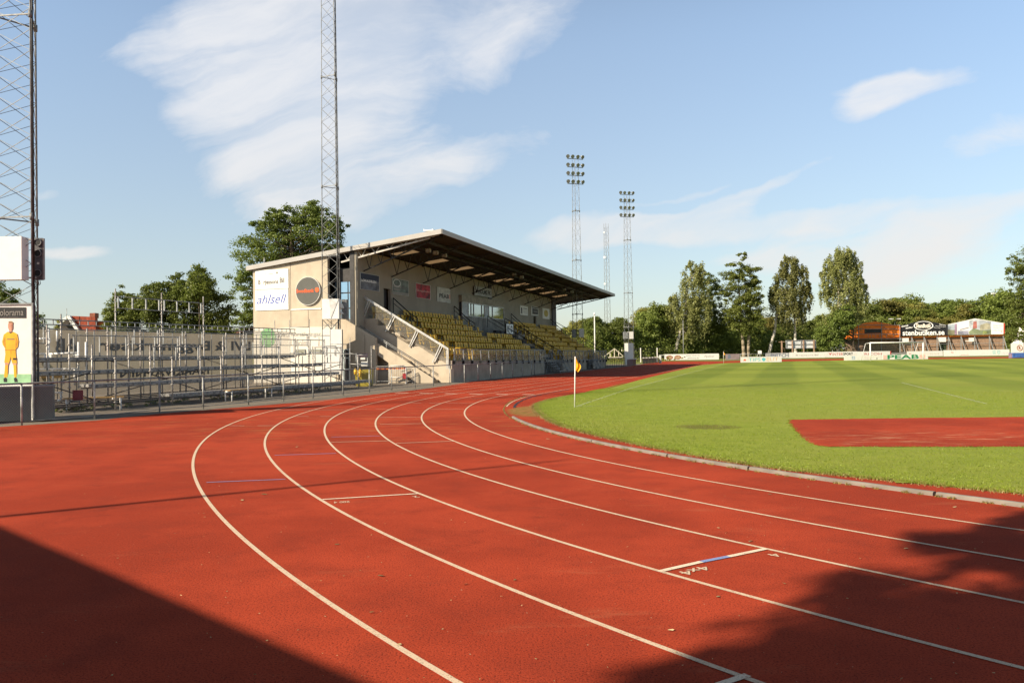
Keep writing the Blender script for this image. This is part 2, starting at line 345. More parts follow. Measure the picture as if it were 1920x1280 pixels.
# ------------------------------------------------------------------ object helpers
def tag(o, label=None, cat=None, group=None, kind=None):
    if label: o['label'] = label
    if cat: o['category'] = cat
    if group: o['group'] = group
    if kind: o['kind'] = kind
    return o
def root(name, loc, label, cat, group=None, rotz=0.0):
    o = bpy.data.objects.new(name, None); COL.objects.link(o)
    o.empty_display_size = 0.3
    o.location = loc; o.rotation_euler = (0, 0, rotz)
    return tag(o, label, cat, group)
def mtx(o):
    m = Matrix.LocRotScale(o.location, o.rotation_euler, None)
    return mtx(o.parent) @ m if o.parent else m
SROT = -TH
class MB:
    """collects shapes given in world ('W') or stadium ('S': along, across, up) coordinates; build() links them as ONE mesh object"""
    def __init__(s, frame='W'): s.bm = bmesh.new(); s.f = frame; s.smooth = []
    def P(s, p): return S(*p) if s.f == 'S' else Vector(p)
    def face(s, pts):
        try: return s.bm.faces.new([s.bm.verts.new(s.P(p)) for p in pts])
        except ValueError: return None
    def hexa(s, a, b):
        "two quads a (bottom) and b (top) -> closed solid"
        va = [s.bm.verts.new(s.P(p)) for p in a]; vb = [s.bm.verts.new(s.P(p)) for p in b]
        k = len(a)
        s.bm.faces.new(va[::-1]); s.bm.faces.new(vb)
        for i in range(k): s.bm.faces.new([va[i], va[(i + 1) % k], vb[(i + 1) % k], vb[i]])
        return s
    def box(s, a, b):
        (x0, y0, z0), (x1, y1, z1) = a, b
        return s.hexa([(x0, y0, z0), (x1, y0, z0), (x1, y1, z0), (x0, y1, z0)], [(x0, y0, z1), (x1, y0, z1), (x1, y1, z1), (x0, y1, z1)])
    def prism(s, poly, off):
        "extrude a polygon (list of points) by the vector off, given in the same frame"
        return s.hexa(poly, [tuple(p[i] + off[i] for i in range(3)) for p in poly])
    def beam(s, p, q, w=0.05, h=None, n=4, r2=None):
        h = h or w
        a, b = s.P(p), s.P(q); d = (b - a)
        if d.length < 1e-6: return s
        d.normalize(); up = Vector((0, 0, 1)) if abs(d.z) < 0.95 else Vector((D2[0], D2[1], 0))
        x = d.cross(up).normalized(); y = x.cross(d).normalized()
        va, vb = [], []
        k2 = (r2 / w) if r2 is not None else 1.0
        for i in range(n):
            if n == 4: cx, cy = [(-.5, -.5), (.5, -.5), (.5, .5), (-.5, .5)][i]
            else: cx, cy = .5 * math.cos(2 * math.pi * i / n), .5 * math.sin(2 * math.pi * i / n)
            o = x * cx * w + y * cy * h
            va.append(s.bm.verts.new(a + o)); vb.append(s.bm.verts.new(b + o * k2))
        s.bm.faces.new(va[::-1]); s.bm.faces.new(vb)
        for i in range(n):
            f = s.bm.faces.new([va[i], va[(i + 1) % n], vb[(i + 1) % n], vb[i]])
            if n > 4: f.smooth = True
        return s
    def tube(s, p, q, dia=0.05, n=8, d2=None): return s.beam(p, q, dia, dia, n, d2)
    def disc(s, c, r, axis, n=32, thick=0.05, ry=None, a0=0, a1=360):
        "flat disc facing axis (a world vector), c in frame"
        ax = Vector(axis).normalized(); up = Vector((0, 0, 1)); x = up.cross(ax).normalized(); y = ax.cross(x)
        c = s.P(c); ry = ry or r
        k = n if a1 - a0 >= 360 else n + 1
        pts = [c + x * r * math.cos(R_(a0 + (a1 - a0) * i / n)) + y * ry * math.sin(R_(a0 + (a1 - a0) * i / n)) for i in range(k)]
        va = [s.bm.verts.new(p - ax * thick / 2) for p in pts]; vb = [s.bm.verts.new(p + ax * thick / 2) for p in pts]
        s.bm.faces.new(va[::-1]); s.bm.faces.new(vb)
        for i in range(k): s.bm.faces.new([va[i], va[(i + 1) % k], vb[(i + 1) % k], vb[i]])
        return s
    def ring(s, c, r0, r1, axis, n=32, thick=0.02, a0=0, a1=360, ky=1.0):
        ax = Vector(axis).normalized(); up = Vector((0, 0, 1)); x = up.cross(ax).normalized(); y = ax.cross(x); c = s.P(c)
        for i in range(n):
            q = []
            for a in (a0 + (a1 - a0) * i / n, a0 + (a1 - a0) * (i + 1) / n):
                cs, sn = math.cos(R_(a)), math.sin(R_(a)) * ky
                q.append((c + (x * cs + y * sn) * r0, c + (x * cs + y * sn) * r1))
            quad = [q[0][0], q[0][1], q[1][1], q[1][0]]
            fr = s.f; s.f = 'W'; s.prism([tuple(p - ax * thick / 2) for p in quad], tuple(ax * thick)); s.f = fr
        return s
    def build(s, name, material, parent=None, label=None, cat=None, group=None, kind=None, rotz=None, origin=None, bevel=0.0):
        me = bpy.data.meshes.new(name)
        bmesh.ops.recalc_face_normals(s.bm, faces=s.bm.faces)
        if parent is not None:
            inv = mtx(parent).inverted(); loc = None
        else:
            if rotz is None: rotz = SROT if s.f == 'S' else 0.0
            vs = [v.co for v in s.bm.verts]
            if origin is None:
                mn = [min(v[i] for v in vs) for i in range(3)]; mx = [max(v[i] for v in vs) for i in range(3)]
                loc = Vector(((mn[0] + mx[0]) / 2, (mn[1] + mx[1]) / 2, mn[2]))
            else: loc = Vector(origin)
            inv = Matrix.LocRotScale(loc, Matrix.Rotation(rotz, 3, 'Z').to_euler(), None).inverted()
        s.bm.transform(inv)
        s.bm.to_mesh(me); s.bm.free()
        me.materials.append(material)
        o = bpy.data.objects.new(name, me); COL.objects.link(o)
        if parent is not None: o.parent = parent
        else: o.location = loc; o.rotation_euler = (0, 0, rotz)
        if bevel:
            bv = o.modifiers.new('bevel', 'BEVEL'); bv.width = bevel; bv.segments = 2; bv.limit_method = 'ANGLE'
        return tag(o, label, cat, group, kind)
def copy_tree(o, loc=None, rotz=None, scale=None, label=None, group=None, parent=None):
    c = o.copy(); COL.objects.link(c)
    if parent is not None: c.parent = parent
    if loc is not None: c.location = loc
    if rotz is not None: c.rotation_euler = (0, 0, rotz)
    if scale is not None: c.scale = scale
    if label: c['label'] = label
    if group: c['group'] = group
    for ch in list(o.children): copy_tree(ch, parent=c)
    return c
def text(parent, txt, ll, right, width, height, material, name='lettering', normal_off=0.006, shear=0.0, bold=0.0, mirror=False, up=Vector((0, 0, 1)), space=1.0):
    "solid lettering on a face: ll is the lower left corner, right a unit vector along the line of writing"
    cu = bpy.data.curves.new('tmp', 'FONT'); cu.body = txt; cu.shear = shear; cu.offset = bold; cu.space_character = space
    cu.resolution_u = 3
    ob = bpy.data.objects.new('tmp', cu); COL.objects.link(ob)
    bpy.context.view_layer.update()
    me = bpy.data.meshes.new_from_object(ob.evaluated_get(bpy.context.evaluated_depsgraph_get()))
    bpy.data.objects.remove(ob); bpy.data.curves.remove(cu)
    n = len(me.vertices); co = np.empty(n * 3); me.vertices.foreach_get('co', co); co = co.reshape(-1, 3)
    mn, mx = co.min(0), co.max(0)
    u = (co[:, 0] - mn[0]) / max(1e-6, mx[0] - mn[0]) * width; v = (co[:, 1] - mn[1]) / max(1e-6, mx[1] - mn[1]) * height
    if mirror: u = width - u
    right = Vector(right).normalized(); up = Vector(up).normalized(); nrm = right.cross(up)
    P = np.array([ll]) + np.outer(u, np.array(right)) + np.outer(v, np.array(up)) + np.array(nrm) * normal_off
    inv = np.array(mtx(parent).inverted())
    P = P @ inv[:3, :3].T + inv[:3, 3]
    me.vertices.foreach_set('co', P.ravel()); me.update()
    me.materials.clear(); me.materials.append(material); me.name = name
    o = bpy.data.objects.new(name, me); COL.objects.link(o); o.parent = parent
    return o
def board(name, label, cat, p0, p1, z0, z1, material, items=(), thick=0.05, group=None, posts=0, back=None):
    """an upright flat board from p0 to p1 (left to right as one reads it); items: (u0, v0, u1, v1, kind, value, material)"""
    p0 = Vector((p0[0], p0[1], 0)); p1 = Vector((p1[0], p1[1], 0)); r = (p1 - p0); W = r.length; r.normalize(); nrm = r.cross(Vector((0, 0, 1))); Hh = z1 - z0
    rt = root(name, (p0 + p1) / 2 + Vector((0, 0, 0 if posts else z0)), label, cat, group, math.atan2(r.y, r.x))
    b = MB(); b.prism([tuple(p0 + Vector((0, 0, z0))), tuple(p1 + Vector((0, 0, z0))), tuple(p1 + Vector((0, 0, z1))), tuple(p0 + Vector((0, 0, z1)))], tuple(-nrm * thick))
    b.build('panel', material, rt)
    for u0, v0, u1, v1, kind, val, m in items:
        ll = p0 + r * (u0 * W) + Vector((0, 0, z0 + v0 * Hh)); w = (u1 - u0) * W; h = (v1 - v0) * Hh
        if kind == 'text': text(rt, val, ll, r, w, h, m)
        elif kind == 'bold': text(rt, val, ll, r, w, h, m, bold=0.03)
        elif kind == 'italic': text(rt, val, ll, r, w, h, m, shear=0.35)
        elif kind in ('rect', 'oval', 'ring'):
            bb = MB(); c = ll + r * w / 2 + Vector((0, 0, h / 2)) + nrm * 0.003 * val
            if kind == 'rect':
                a = ll + nrm * 0.003 * val - nrm * 0.002
                bb.prism([tuple(a), tuple(a + r * w), tuple(a + r * w + Vector((0, 0, h))), tuple(a + Vector((0, 0, h)))], tuple(nrm * 0.002))
            elif kind == 'oval': bb.disc(tuple(c), w / 2, nrm, 28, 0.002, h / 2)
            else: bb.ring(tuple(c), w / 2 * 0.9, w / 2, nrm, 32, 0.002, ky=h / w)
            bb.build('printed_patch', m, rt)
        elif kind == 'poly':
            bb = MB(); pts = [ll + r * (x * w) + Vector((0, 0, y * h)) + nrm * 0.004 for x, y in val]
            bb.prism([tuple(q) for q in pts], tuple(nrm * 0.002)); bb.build('printed_patch', m, rt)
    if posts:
        for i in range(posts):
            c = p0 + r * (W * (i + 0.5) / posts) - nrm * (thick + 0.05)
            bb = MB(); bb.beam(tuple(c), tuple(c + Vector((0, 0, z1 - 0.02))), 0.06); bb.beam(tuple(c + Vector((0, 0, z1 - 0.2))), tuple(c - nrm * 0.6), 0.04)
            bb.build('support_post', M_GALV, rt)
    return rt
# ================================================================== ground, track, pitch
rnd = random.Random(7)
def sheet(name, pts, z, material, frame='S', parent=None, **kw):
    b = MB(frame); b.bm.faces.new([b.bm.verts.new(b.P((p[0], p[1], z))) for p in pts])
    bmesh.ops.triangulate(b.bm, faces=b.bm.faces[:])
    for f in b.bm.faces:
        if f.normal.z < 0: f.normal_flip()
    return b.build(name, material, parent, **kw)
def grid_ground():
    b = MB()
    b.bm.faces.new([b.bm.verts.new(Vector(p)) for p in ((-1500, -1500, -0.03), (1500, -1500, -0.03), (1500, 2500, -0.03), (-1500, 2500, -0.03))])
    return b.build('ground', M_ROUGH, kind='structure', origin=(0, 0, -0.03))
grid_ground()
edge = [ST(G(*q)) for q in ((0, 800), (180, 788), (290, 776), (476, 761), (600, 750.5), (697, 739.5), (779, 731), (884, 716), (985, 706))]
sheet('paved_area', [(-60, -75), (80, -75), (80, -37.6), (60, -36.0)] + [(e[0], e[1] + .6) for e in edge[::-1]] + [(-24, -38.5), (-34, -45), (-60, -50)], -0.012, M_ASPH, kind='structure', origin=S(0, -50, -0.012))
# the bank of grass behind the terrace and the strip of weeds under it
far_edge = [ST(G(*q)) for q in ((1228, 679.5), (1246, 677.2), (1350, 677.0), (1480, 673.6), (1768, 670.0), (1893, 668.8), (1990, 668))]
track_out = [(e[0], e[1]) for e in edge] + [(40, -36.9), (62, -36.9)] + far_edge + [(90, 60), (-60, 60), (-62, -30), (-40, -48), (-27, -42)]
track = sheet('running_track', [(p[0], p[1]) for p in track_out], 0.0, M_TRACK, kind='structure', origin=(0, 0, 0), rotz=0)
inner_far = [ST(G(*q)) for q in ((1120, 734), (1204, 711), (1260, 697), (1313, 684.6), (1357, 680.8), (1389, 679.8), (1466, 677.8), (1583, 675.3), (1740, 673.2), (1895, 671.7), (1990, 670.7))]
near = [(-15.0, -23.5), (-16.1, -22.95), (-17.7, -22.4), (-18.75, -21.7), (-19.64, -20.65), (-20.4, -19.83), (-22.01, -17.85), (-23.74, -15.53), (-25.48, -11.78), (-26.89, -7.36), (-27.0, -3.4)]
def bend(a, r): return (-r * math.sin(R_(a)), -r * math.cos(R_(a)))
gr = []
A = np.linspace(250, 0, 700)
rr = random.Random(3)
for i, a in enumerate(A):
    # radius of the ragged grass edge, as photographed where it is in view
    base = float(np.interp(a, [-7, 0, 15, 25, 33, 41, 48, 55, 62, 250], [27.3, 27.0, 27.9, 28.05, 28.35, 28.5, 28.65, 28.05, 28.0, 28.2]))
    w = 0.07 * math.sin(a * 1.7) + 0.06 * math.sin(a * 4.1 + 1) + 0.05 * math.sin(a * 9.3) + rr.uniform(-.05, .05)
    gr.append(bend(a, base + w))
gr2 = [(2, -27.0), (6, -27.2), (12, -27.5)]
pitch_pts = gr + gr2 + inner_far + [(60, 29)]
pitch = sheet('infield_grass', pitch_pts, 0.012, M_GRASS, kind='structure', origin=S(0, 0, 0.012), rotz=SROT)

# lane lines: true stadium curves with the small wobble they have on the ground
OFF = {0: [(-44, -.26), (-8, -.26), (3, -.13), (17, -.10), (37, .12), (50, .03), (56, -.1), (120, -.1)],
       1: [(-44, -.2), (3, -.15), (15, -.05), (28, .04), (42, .09), (50, .05), (57, -.07), (120, -.1)],
       2: [(-44, -.3), (5, -.2), (14, -.03), (28, .04), (46, .05), (53, 0), (58, -.07), (120, -.1)],
       3: [(-44, -.1), (7, 0), (28, .03), (50, .01), (58, -.07), (120, -.1)],
       4: [(-44, 0), (4, .12), (11, .13), (23, .11), (35, -.03), (50, .03), (59, -.02), (120, 0)],
       5: [(-44, 0), (4, .08), (14, .1), (28, .09), (36, .01), (45, -.04), (54, .02), (58, 0), (120, 0)],
       6: [(-44, 0), (4, .15), (14, .2), (27, .14), (40, -.01), (48, -.03), (56, .02), (120, 0)]}
def lane_radius(i, a):
    xs, ys = zip(*OFF[i]); k = np.arange(-6, 6.1, 1.0)
    return RK + 1.22 * i + float(np.mean(np.interp(a + k, xs, ys)))
def lane_pt(i, a, dr=0.0):
    r = lane_radius(i, a) + dr
    return bend(a, r) if a >= 0 else (-a * 29 / 57.3 * 1.0, -r)
def strip(pts_l, pts_r, z, name, material, parent):
    b = MB('S')
    L = [b.bm.verts.new(b.P((p[0], p[1], z))) for p in pts_l]; Rr = [b.bm.verts.new(b.P((p[0], p[1], z))) for p in pts_r]
    for i in range(len(L) - 1): b.bm.faces.new([L[i], L[i + 1], Rr[i + 1], Rr[i]])
    return b.build(name, material, parent)
angs = list(np.linspace(-150, -2, 60)) + list(np.linspace(0, 130, 300))
for i in range(7):
    aa = [a for a in angs if not (i == 0 and a > 18.2)]
    strip([lane_pt(i, a, -.022) for a in aa], [lane_pt(i, a, .022) for a in aa], 0.004, 'lane_line', M_LINE, track)
aa = list(np.linspace(-150, -2, 60)) + list(np.linspace(0, 14, 30))
# ---- cross marks: given by where they lie in the photograph, laid on the ground
def mark(p, q, w, m, z=0.006, name='cross_mark'):
    a, b_ = Vector(G(*p)), Vector(G(*q)); d = (b_ - a).normalized(); n = Vector((-d.y, d.x, 0)) * w / 2
    b = MB(); up = Vector((0, 0, z))
    b.bm.faces.new([b.bm.verts.new(v + up) for v in (a - n, b_ - n, b_ + n, a + n)])
    return b.build(name, m, track)
mark((605, 936.5), (783, 925.5), .05, M_LINE2)
mark((1234, 1072), (1315, 1053.5), .055, M_LINE2); mark((1315, 1053.5), (1366, 1043.6), .055, M_BLUE); mark((1366, 1043.6), (1436, 1029), .055, M_LINE2)
mark((1345, 1285), (1402, 1266), .05, M_LINE2)
for p, q in (((387, 904.5), (535, 898.5)), ((515, 853.5), (630, 850)), ((621, 819.4), (712, 817.3))): mark(p, q, .035, M_BLUE)
for p, q in (((620, 829), (733, 826.4)), ((743, 831), (850, 827)), ((427, 798), (458, 798.2)), ((483, 798), (515, 798)), ((553, 780.6), (579, 780.6)), ((600, 780.6), (625, 780.6)),
             ((512, 769.5), (668, 767.4)), ((668, 767), (688, 766.8)), ((704, 766.6), (729, 766.8)), ((711, 782.2), (789, 782.4)), ((765, 755.4), (790, 755.6)), ((805, 755.6), (826, 755.6)), ((836, 755.6), (888, 756)), ((872, 747), (905, 747)),
             ((806, 767), (870, 767.2)), ((712, 795.5), (790, 794))): mark(p, q, .04, M_LINE)
for x0, x1, y in ((741, 765, 736), (787, 812, 737), (834, 857, 737.6), (880, 905, 738.2), (930, 953, 738.8), (980, 1002, 739.2)): mark((x0, y), (x1, y + .7), .16, M_LINE2)
def ground_text(txt, p, q, h, m, flip=False):
    a, b_ = Vector(G(*p)), Vector(G(*q)); d = (b_ - a).normalized(); up = Vector((-d.y, d.x, 0))
    if flip: up = -up
    text(track, txt, a + Vector((0, 0, .002)), d, (b_ - a).length, h, m, 'painted_number', normal_off=.003, up=up, bold=0.01)
ground_text('4x4', (1317, 1061), (1270, 1073), .11, M_LINE); ground_text('4', (1447, 1037), (1437, 1040), .11, M_LINE)
ground_text('200 4', (656, 939), (626, 940.5), .12, M_LINE); ground_text('2', (782, 929.5), (772, 930.5), .12, M_LINE)

# ---- aluminium kerb rail on the inside of the bend, in lengths with open joints
kerb = root('track_kerb', S(*lane_pt(0, 40), 0), 'long grey metal kerb rail curving along the inside edge of the red track', 'kerb rail', rotz=SROT)
joints = [18.2, 33.5]
a_ = 49.35 - 33.0
cuts = [18.0, 27.3, 35.6, 43.2, ST(G(1258, 856)), 0]
jt = []
for q in ((960, 783), (1110, 829), (1258, 855.5), (1400, 881), (1755, 929)):
    s_, t_ = ST(G(*q)); jt.append(math.degrees(math.atan2(-s_, -t_)))
jt += [jt[-1] + 8.0 * k for k in range(1, 9)]
for a0, a1 in zip(jt[:-1], jt[1:]):
    b = MB('S'); n_ = 14; rows = []
    for i in range(n_ + 1):
        a = a0 + .035 + (a1 - a0 - .07) * i / n_
        rows.append([b.bm.verts.new(b.P((*lane_pt(0, a, dr), z))) for dr, z in ((-.045, 0.0), (-.045, .036), (-.030, .048), (.018, .048), (.034, .034), (.034, 0.0))])
    for i in range(n_):
        for j in range(5):
            b.bm.faces.new([rows[i][j], rows[i][j + 1], rows[i + 1][j + 1], rows[i + 1][j]])
    b.bm.faces.new(rows[0]); b.bm.faces.new(rows[-1][::-1])
    b.build('rail_length', mat('dull aluminium kerb', (0.235, 0.205, 0.175), 0.65, 0.1, var=0.12, scale=3, dirt=(0.22, 0.16, 0.10, .5)), kerb)

strip([lane_pt(0, a, -.30 + .03 * math.sin(a * 3)) for a in np.linspace(-6, 19, 60)], [lane_pt(0, a, -.22) for a in np.linspace(-6, 19, 60)], 0.006, 'kerb_shadow_gap', M_BLACK, track)  # flat black strip painted as the shadow gap inside the kerb line
# ---- painted pitch lines, faint from here
chalk = seethrough_material('faint chalk line', (0.62, 0.66, 0.42), 0.38, 0.9)
chalk2 = seethrough_material('nearly washed out chalk line', (0.62, 0.66, 0.40), 0.2, 0.9)
def chalk_line(p, q, w=.10, m=chalk):
    a, b_ = Vector(G(*p)), Vector(G(*q)); d = (b_ - a).normalized(); n = Vector((-d.y, d.x, 0)) * w / 2; up = Vector((0, 0, .016))
    b = MB(); b.bm.faces.new([b.bm.verts.new(v + up) for v in (a - n, b_ - n, b_ + n, a + n)]); b.build('pitch_line', m, pitch)
chalk_line((1079, 763), (1180, 729)); chalk_line((1180, 729), (1357, 682.5)); chalk_line((1085, 762.5), (1140, 761), .1); chalk_line((1140, 761), (1700, 757.5), .1, chalk2)
chalk_line((1690, 717.5), (1850, 757.5), .1); chalk_line((1690, 717.5), (1930, 714), .1, chalk2)
# ---- the red run-up of the jumping pit in the grass
pts = [G(*q) for q in ((1480, 787.5), (1479, 793), (1492, 808), (1510, 826), (1530, 836), (1552, 838.5), (1700, 839), (2700, 838), (2600, 776), (1700, 784.5))]
rj = random.Random(5); jp = []
for p, q in zip(pts, pts[1:] + pts[:1]):
    m_ = max(2, int((q - p).length / .12))
    for i in range(m_):
        v = p + (q - p) * (i / m_); jp.append(Vector((v.x + rj.uniform(-.025, .025), v.y + rj.uniform(-.03, .03), 0)))
sheet('jumping_run_up', [(p.x, p.y) for p in jp], 0.016, M_TRACK, 'W', kind='structure', origin=(0, 0, 0.016))

# ---- tufts and blades of grass: near part of the infield and along its ragged edge
def blades(name, region, count, h0, h1, seed, z0=0.012, mat_=None, wid=0.006):
    r = np.random.default_rng(seed); P = region(r, count); n = len(P)
    a = r.uniform(0, 2 * np.pi, n); h = r.uniform(h0, h1, n); w = wid * r.uniform(.7, 1.6, n); l = r.uniform(-.6, .6, (n, 2)) * h[:, None]
    dx = np.c_[np.cos(a) * w, np.sin(a) * w, np.zeros(n)]; base = np.c_[P, np.full(n, z0 - .002)]
    tip = base + np.c_[l, h]
    V = np.stack([base - dx, base + dx, tip], 1).reshape(-1, 3)
    me = bpy.data.meshes.new(name); me.vertices.add(3 * n); me.vertices.foreach_set('co', V.ravel()); me.loops.add(3 * n); me.loops.foreach_set('vertex_index', np.arange(3 * n, dtype=np.int32))
    me.polygons.add(n); me.polygons.foreach_set('loop_start', np.arange(0, 3 * n, 3, dtype=np.int32)); me.update(); me.validate()
    me.materials.append(mat_ or M_BLADE); o = bpy.data.objects.new(name, me); COL.objects.link(o); tag(o, kind='stuff'); return o
def in_view_grass(r, count):
    out = []
    while len(out) < count:
        a = r.uniform(-8, 62, 4000); q = r.random(4000) ** 2.6 * 20.0
        base = np.interp(a, [-7, 0, 15, 25, 33, 41, 48, 55, 62], [27.3, 27.0, 27.9, 28.05, 28.35, 28.5, 28.65, 28.05, 28.0]) + 0.06
        rad = base - q
        s_, t_ = -rad * np.sin(np.radians(a)), -rad * np.cos(np.radians(a))
        X = CX + s_ * D2[0] + t_ * N2[0]; Y = CY + s_ * D2[1] + t_ * N2[1]
        ok = (Y > 6) & (np.abs(X / np.maximum(Y, .1)) < 0.68) & ~((Y < 20.4) & (Y > 14) & (X > 5.3 + (Y - 14.4) * .22))
        out += list(zip(X[ok], Y[ok]))
    return np.array(out[:count])
g_ = blades('grass', in_view_grass, 110000, .008, .026, 5)
g_['label'] = 'short bright green blades of turf along the edge of the pitch'; g_['category'] = 'grass'
def edge_grass(r, count):
    a = r.uniform(5, 60, count); base = np.interp(a, [-7, 0, 15, 25, 33, 41, 48, 55, 62], [27.3, 27.0, 27.9, 28.05, 28.35, 28.5, 28.65, 28.05, 28.0])
    rad = np.where(r.random(count) < .7, base + r.normal(0.02, .07, count), 29.0 + np.interp(a, [17, 37, 50, 56, 120], [-.10, .12, .03, -.1, -.1]) + .055 + np.abs(r.normal(0, .018, count)))
    keep = (rad < 28.9) | (np.sin(a * 7) + np.sin(a * 17.3) > .3)
    a, rad = a[keep], rad[keep]; s_, t_ = -rad * np.sin(np.radians(a)), -rad * np.cos(np.radians(a))
    return np.c_[CX + s_ * D2[0] + t_ * N2[0], CY + s_ * D2[1] + t_ * N2[1]]
def runup_edge(r, count):
    i = r.integers(0, len(jp), count); P = np.array([[p.x, p.y] for p in jp])[i]; return P + r.normal(0, .03, P.shape)
M_DRY = leaf_material('dry grass', (0.30, 0.25, 0.09), (0.20, 0.16, 0.05), .2)
g2 = blades('dry_grass', edge_grass, 26000, .01, .04, 9, 0.002, M_DRY)
g2['label'] = 'dry straw coloured grass along the kerb rail and the ragged turf edge'; g2['category'] = 'dry grass'
g3 = blades('grass_fringe', runup_edge, 5000, .008, .025, 12, 0.012)
g3['label'] = 'grass creeping over the edge of the red run up'; g3['category'] = 'grass'
# ---- leaves, twigs and grit lying on the track
def litter():
    r = random.Random(11); b = MB()
    def leaf(x, y, s_):
        a = r.uniform(0, 6.28); e = r.uniform(.35, .6); z = .006
        pts = []
        for k in range(6):
            an = k / 6 * 2 * math.pi; px, py = math.cos(an) * s_, math.sin(an) * s_ * e
            pts.append(Vector((x + px * math.cos(a) - py * math.sin(a), y + px * math.sin(a) + py * math.cos(a), z + r.uniform(0, .006))))
        b.bm.faces.new([b.bm.verts.new(p) for p in pts])
    for q, s_ in (((714, 1080), .030), ((965, 1088), .016), ((1258, 1182), .022), ((382, 963), .02), ((697, 1149), .018), ((454, 938), .05), ((495, 927), .05), ((872, 1096), .02), ((1407, 1015), .03), ((1694, 888), .02), ((383, 970), .015), ((632, 1021), .025), ((1699, 1029), .03), ((1790, 951), .03), ((557, 838), .05), ((1443, 927), .03), ((1084, 702), .08), ((1027, 823), .05), ((670, 1080), .01), ((830, 1181), .012)):
        p = G(*q); leaf(p.x, p.y, s_)
    for k in range(260):
        q = (r.uniform(0, 1920), 740 + 540 * r.random() ** 1.3); p = G(*q); d = p.y
        if math.hypot(ST(p)[0], ST(p)[1]) > 29.2 or ST(p)[0] > 0: leaf(p.x, p.y, r.uniform(.002, .007) * (1 + d / 15) * (2.2 if r.random() < .07 else 1))
    o = b.build('litter', mat('dry leaf litter', (0.50, 0.38, 0.20), 0.8, var=.3, scale=1.5, col2=(0.12, 0.09, 0.03)), label='scattered dry leaves twigs and grit on the red track', cat='litter', kind='stuff', origin=(0, 0, 0))
litter()

# ---- corner flags
def corner_flag(p, h, label, lean=0.0):
    rt = root('corner_flag', p, label, 'corner flag', 'corner flags of the pitch')
    b = MB(); b.tube(tuple(p), (p.x + lean, p.y, h), .035, 10); b.build('pole', M_WHITE, rt)
    b = MB(); w = .17; zt, zb = h - .01, h - .44; n_ = 8
    V = []
    for i in range(n_ + 1):
        f = i / n_; z = zt + (zb - zt) * f; ext = w * (min(f / .55, 1) if f < .55 else 1 - .55 * ((f - .55) / .45) ** 2)
        row = [Vector((p.x + lean * z / h + .015 + ext * k / 5, p.y + .03 * math.sin(k * 1.6 + f * 3), z - .05 * k / 5)) for k in range(6)]
        V.append([b.bm.verts.new(v) for v in row])
    for i in range(n_):
        for k in range(5): b.bm.faces.new([V[i][k], V[i][k + 1], V[i + 1][k + 1], V[i + 1][k]])
    b.build('flag', mat('yellow flag cloth', (0.90, 0.42, 0.01), .7, var=.05), rt)
corner_flag(G(1077.5, 764), 1.62, 'white corner pole with a limp yellow flag on the near corner of the pitch', .04)
corner_flag(G(1357, 681.5), 1.6, 'small yellow corner flag on a white pole by the far advertising boards')
# ================================================================== grandstand (stadium coordinates: s along, t across, z up)
def ONT(px, py, t):
    q = ray(px, py); n = Vector((N2[0], N2[1], 0)); k = (t + CX * N2[0] + CY * N2[1]) / (q.x * n.x + q.y * n.y)
    p = q * k; s_, _ = ST(p); return s_, p.z + CAM_H
def ONS(px, py, s_):
    q = ray(px, py); k = (s_ + CX * D2[0] + CY * D2[1]) / (q.x * D2[0] + q.y * D2[1])
    p = q * k; _, t_ = ST(p); return t_, p.z + CAM_H
DW = Vector((D2[0], D2[1], 0)); NW = Vector((N2[0], N2[1], 0))
stand = root('grandstand', S(34, -45, 0), 'long concrete grandstand with a sloping cantilever roof over yellow seats', 'grandstand', rotz=SROT)
def zr(s_, t_, dz=0.0): return 9.34 - .0113 * (s_ - 11) + (t_ + 38.5) * .113 + dz
def tz(k, s_): return 1.35 + .46 * k - (s_ - 12) / 44 * (.42 - .06 * k)
TE = [-39.5 - .82 * k for k in range(6)] + [-44.42]
S0, S1 = 12.2, 57.0
# --- roof with holes for the roof lights
SKY_S = [15.85, 20.9, 25.9, 30.85, 35.7, 40.5, 45.4, 50.3, 55.2]
b = MB('S')
def slab(s0, s1, t0, t1, up=-.04, th=.07):
    b.hexa([(s0, t0, zr(s0, t0, up - th)), (s1, t0, zr(s1, t0, up - th)), (s1, t1, zr(s1, t1, up - th)), (s0, t1, zr(s0, t1, up - th))],
           [(s0, t0, zr(s0, t0, up)), (s1, t0, zr(s1, t0, up)), (s1, t1, zr(s1, t1, up)), (s0, t1, zr(s0, t1, up))])
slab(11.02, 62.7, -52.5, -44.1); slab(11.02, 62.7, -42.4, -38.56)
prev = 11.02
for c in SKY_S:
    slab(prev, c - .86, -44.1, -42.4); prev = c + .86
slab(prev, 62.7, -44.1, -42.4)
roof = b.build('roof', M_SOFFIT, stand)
for c in SKY_S:
    b = MB('S'); b.hexa([(c - .86, -44.1, zr(c - .86, -44.1, -.08)), (c + .86, -44.1, zr(c + .86, -44.1, -.08)), (c + .86, -42.4, zr(c + .86, -42.4, -.08)), (c - .86, -42.4, zr(c - .86, -42.4, -.08))],
                        [(c - .86, -44.1, zr(c - .86, -44.1, -.05)), (c + .86, -44.1, zr(c + .86, -44.1, -.05)), (c + .86, -42.4, zr(c + .86, -42.4, -.05)), (c - .86, -42.4, zr(c - .86, -42.4, -.05))])
    b.build('roof_light', M_SKYL, roof)
def fascia(pts, off, name='fascia', h=.29):
    b = MB('S'); (sa, ta), (sb, tb) = pts
    b.prism([(sa, ta, zr(sa, ta, -h)), (sb, tb, zr(sb, tb, -h)), (sb, tb, zr(sb, tb, 0)), (sa, ta, zr(sa, ta, 0))], off); b.build(name, M_FASCIA, roof)
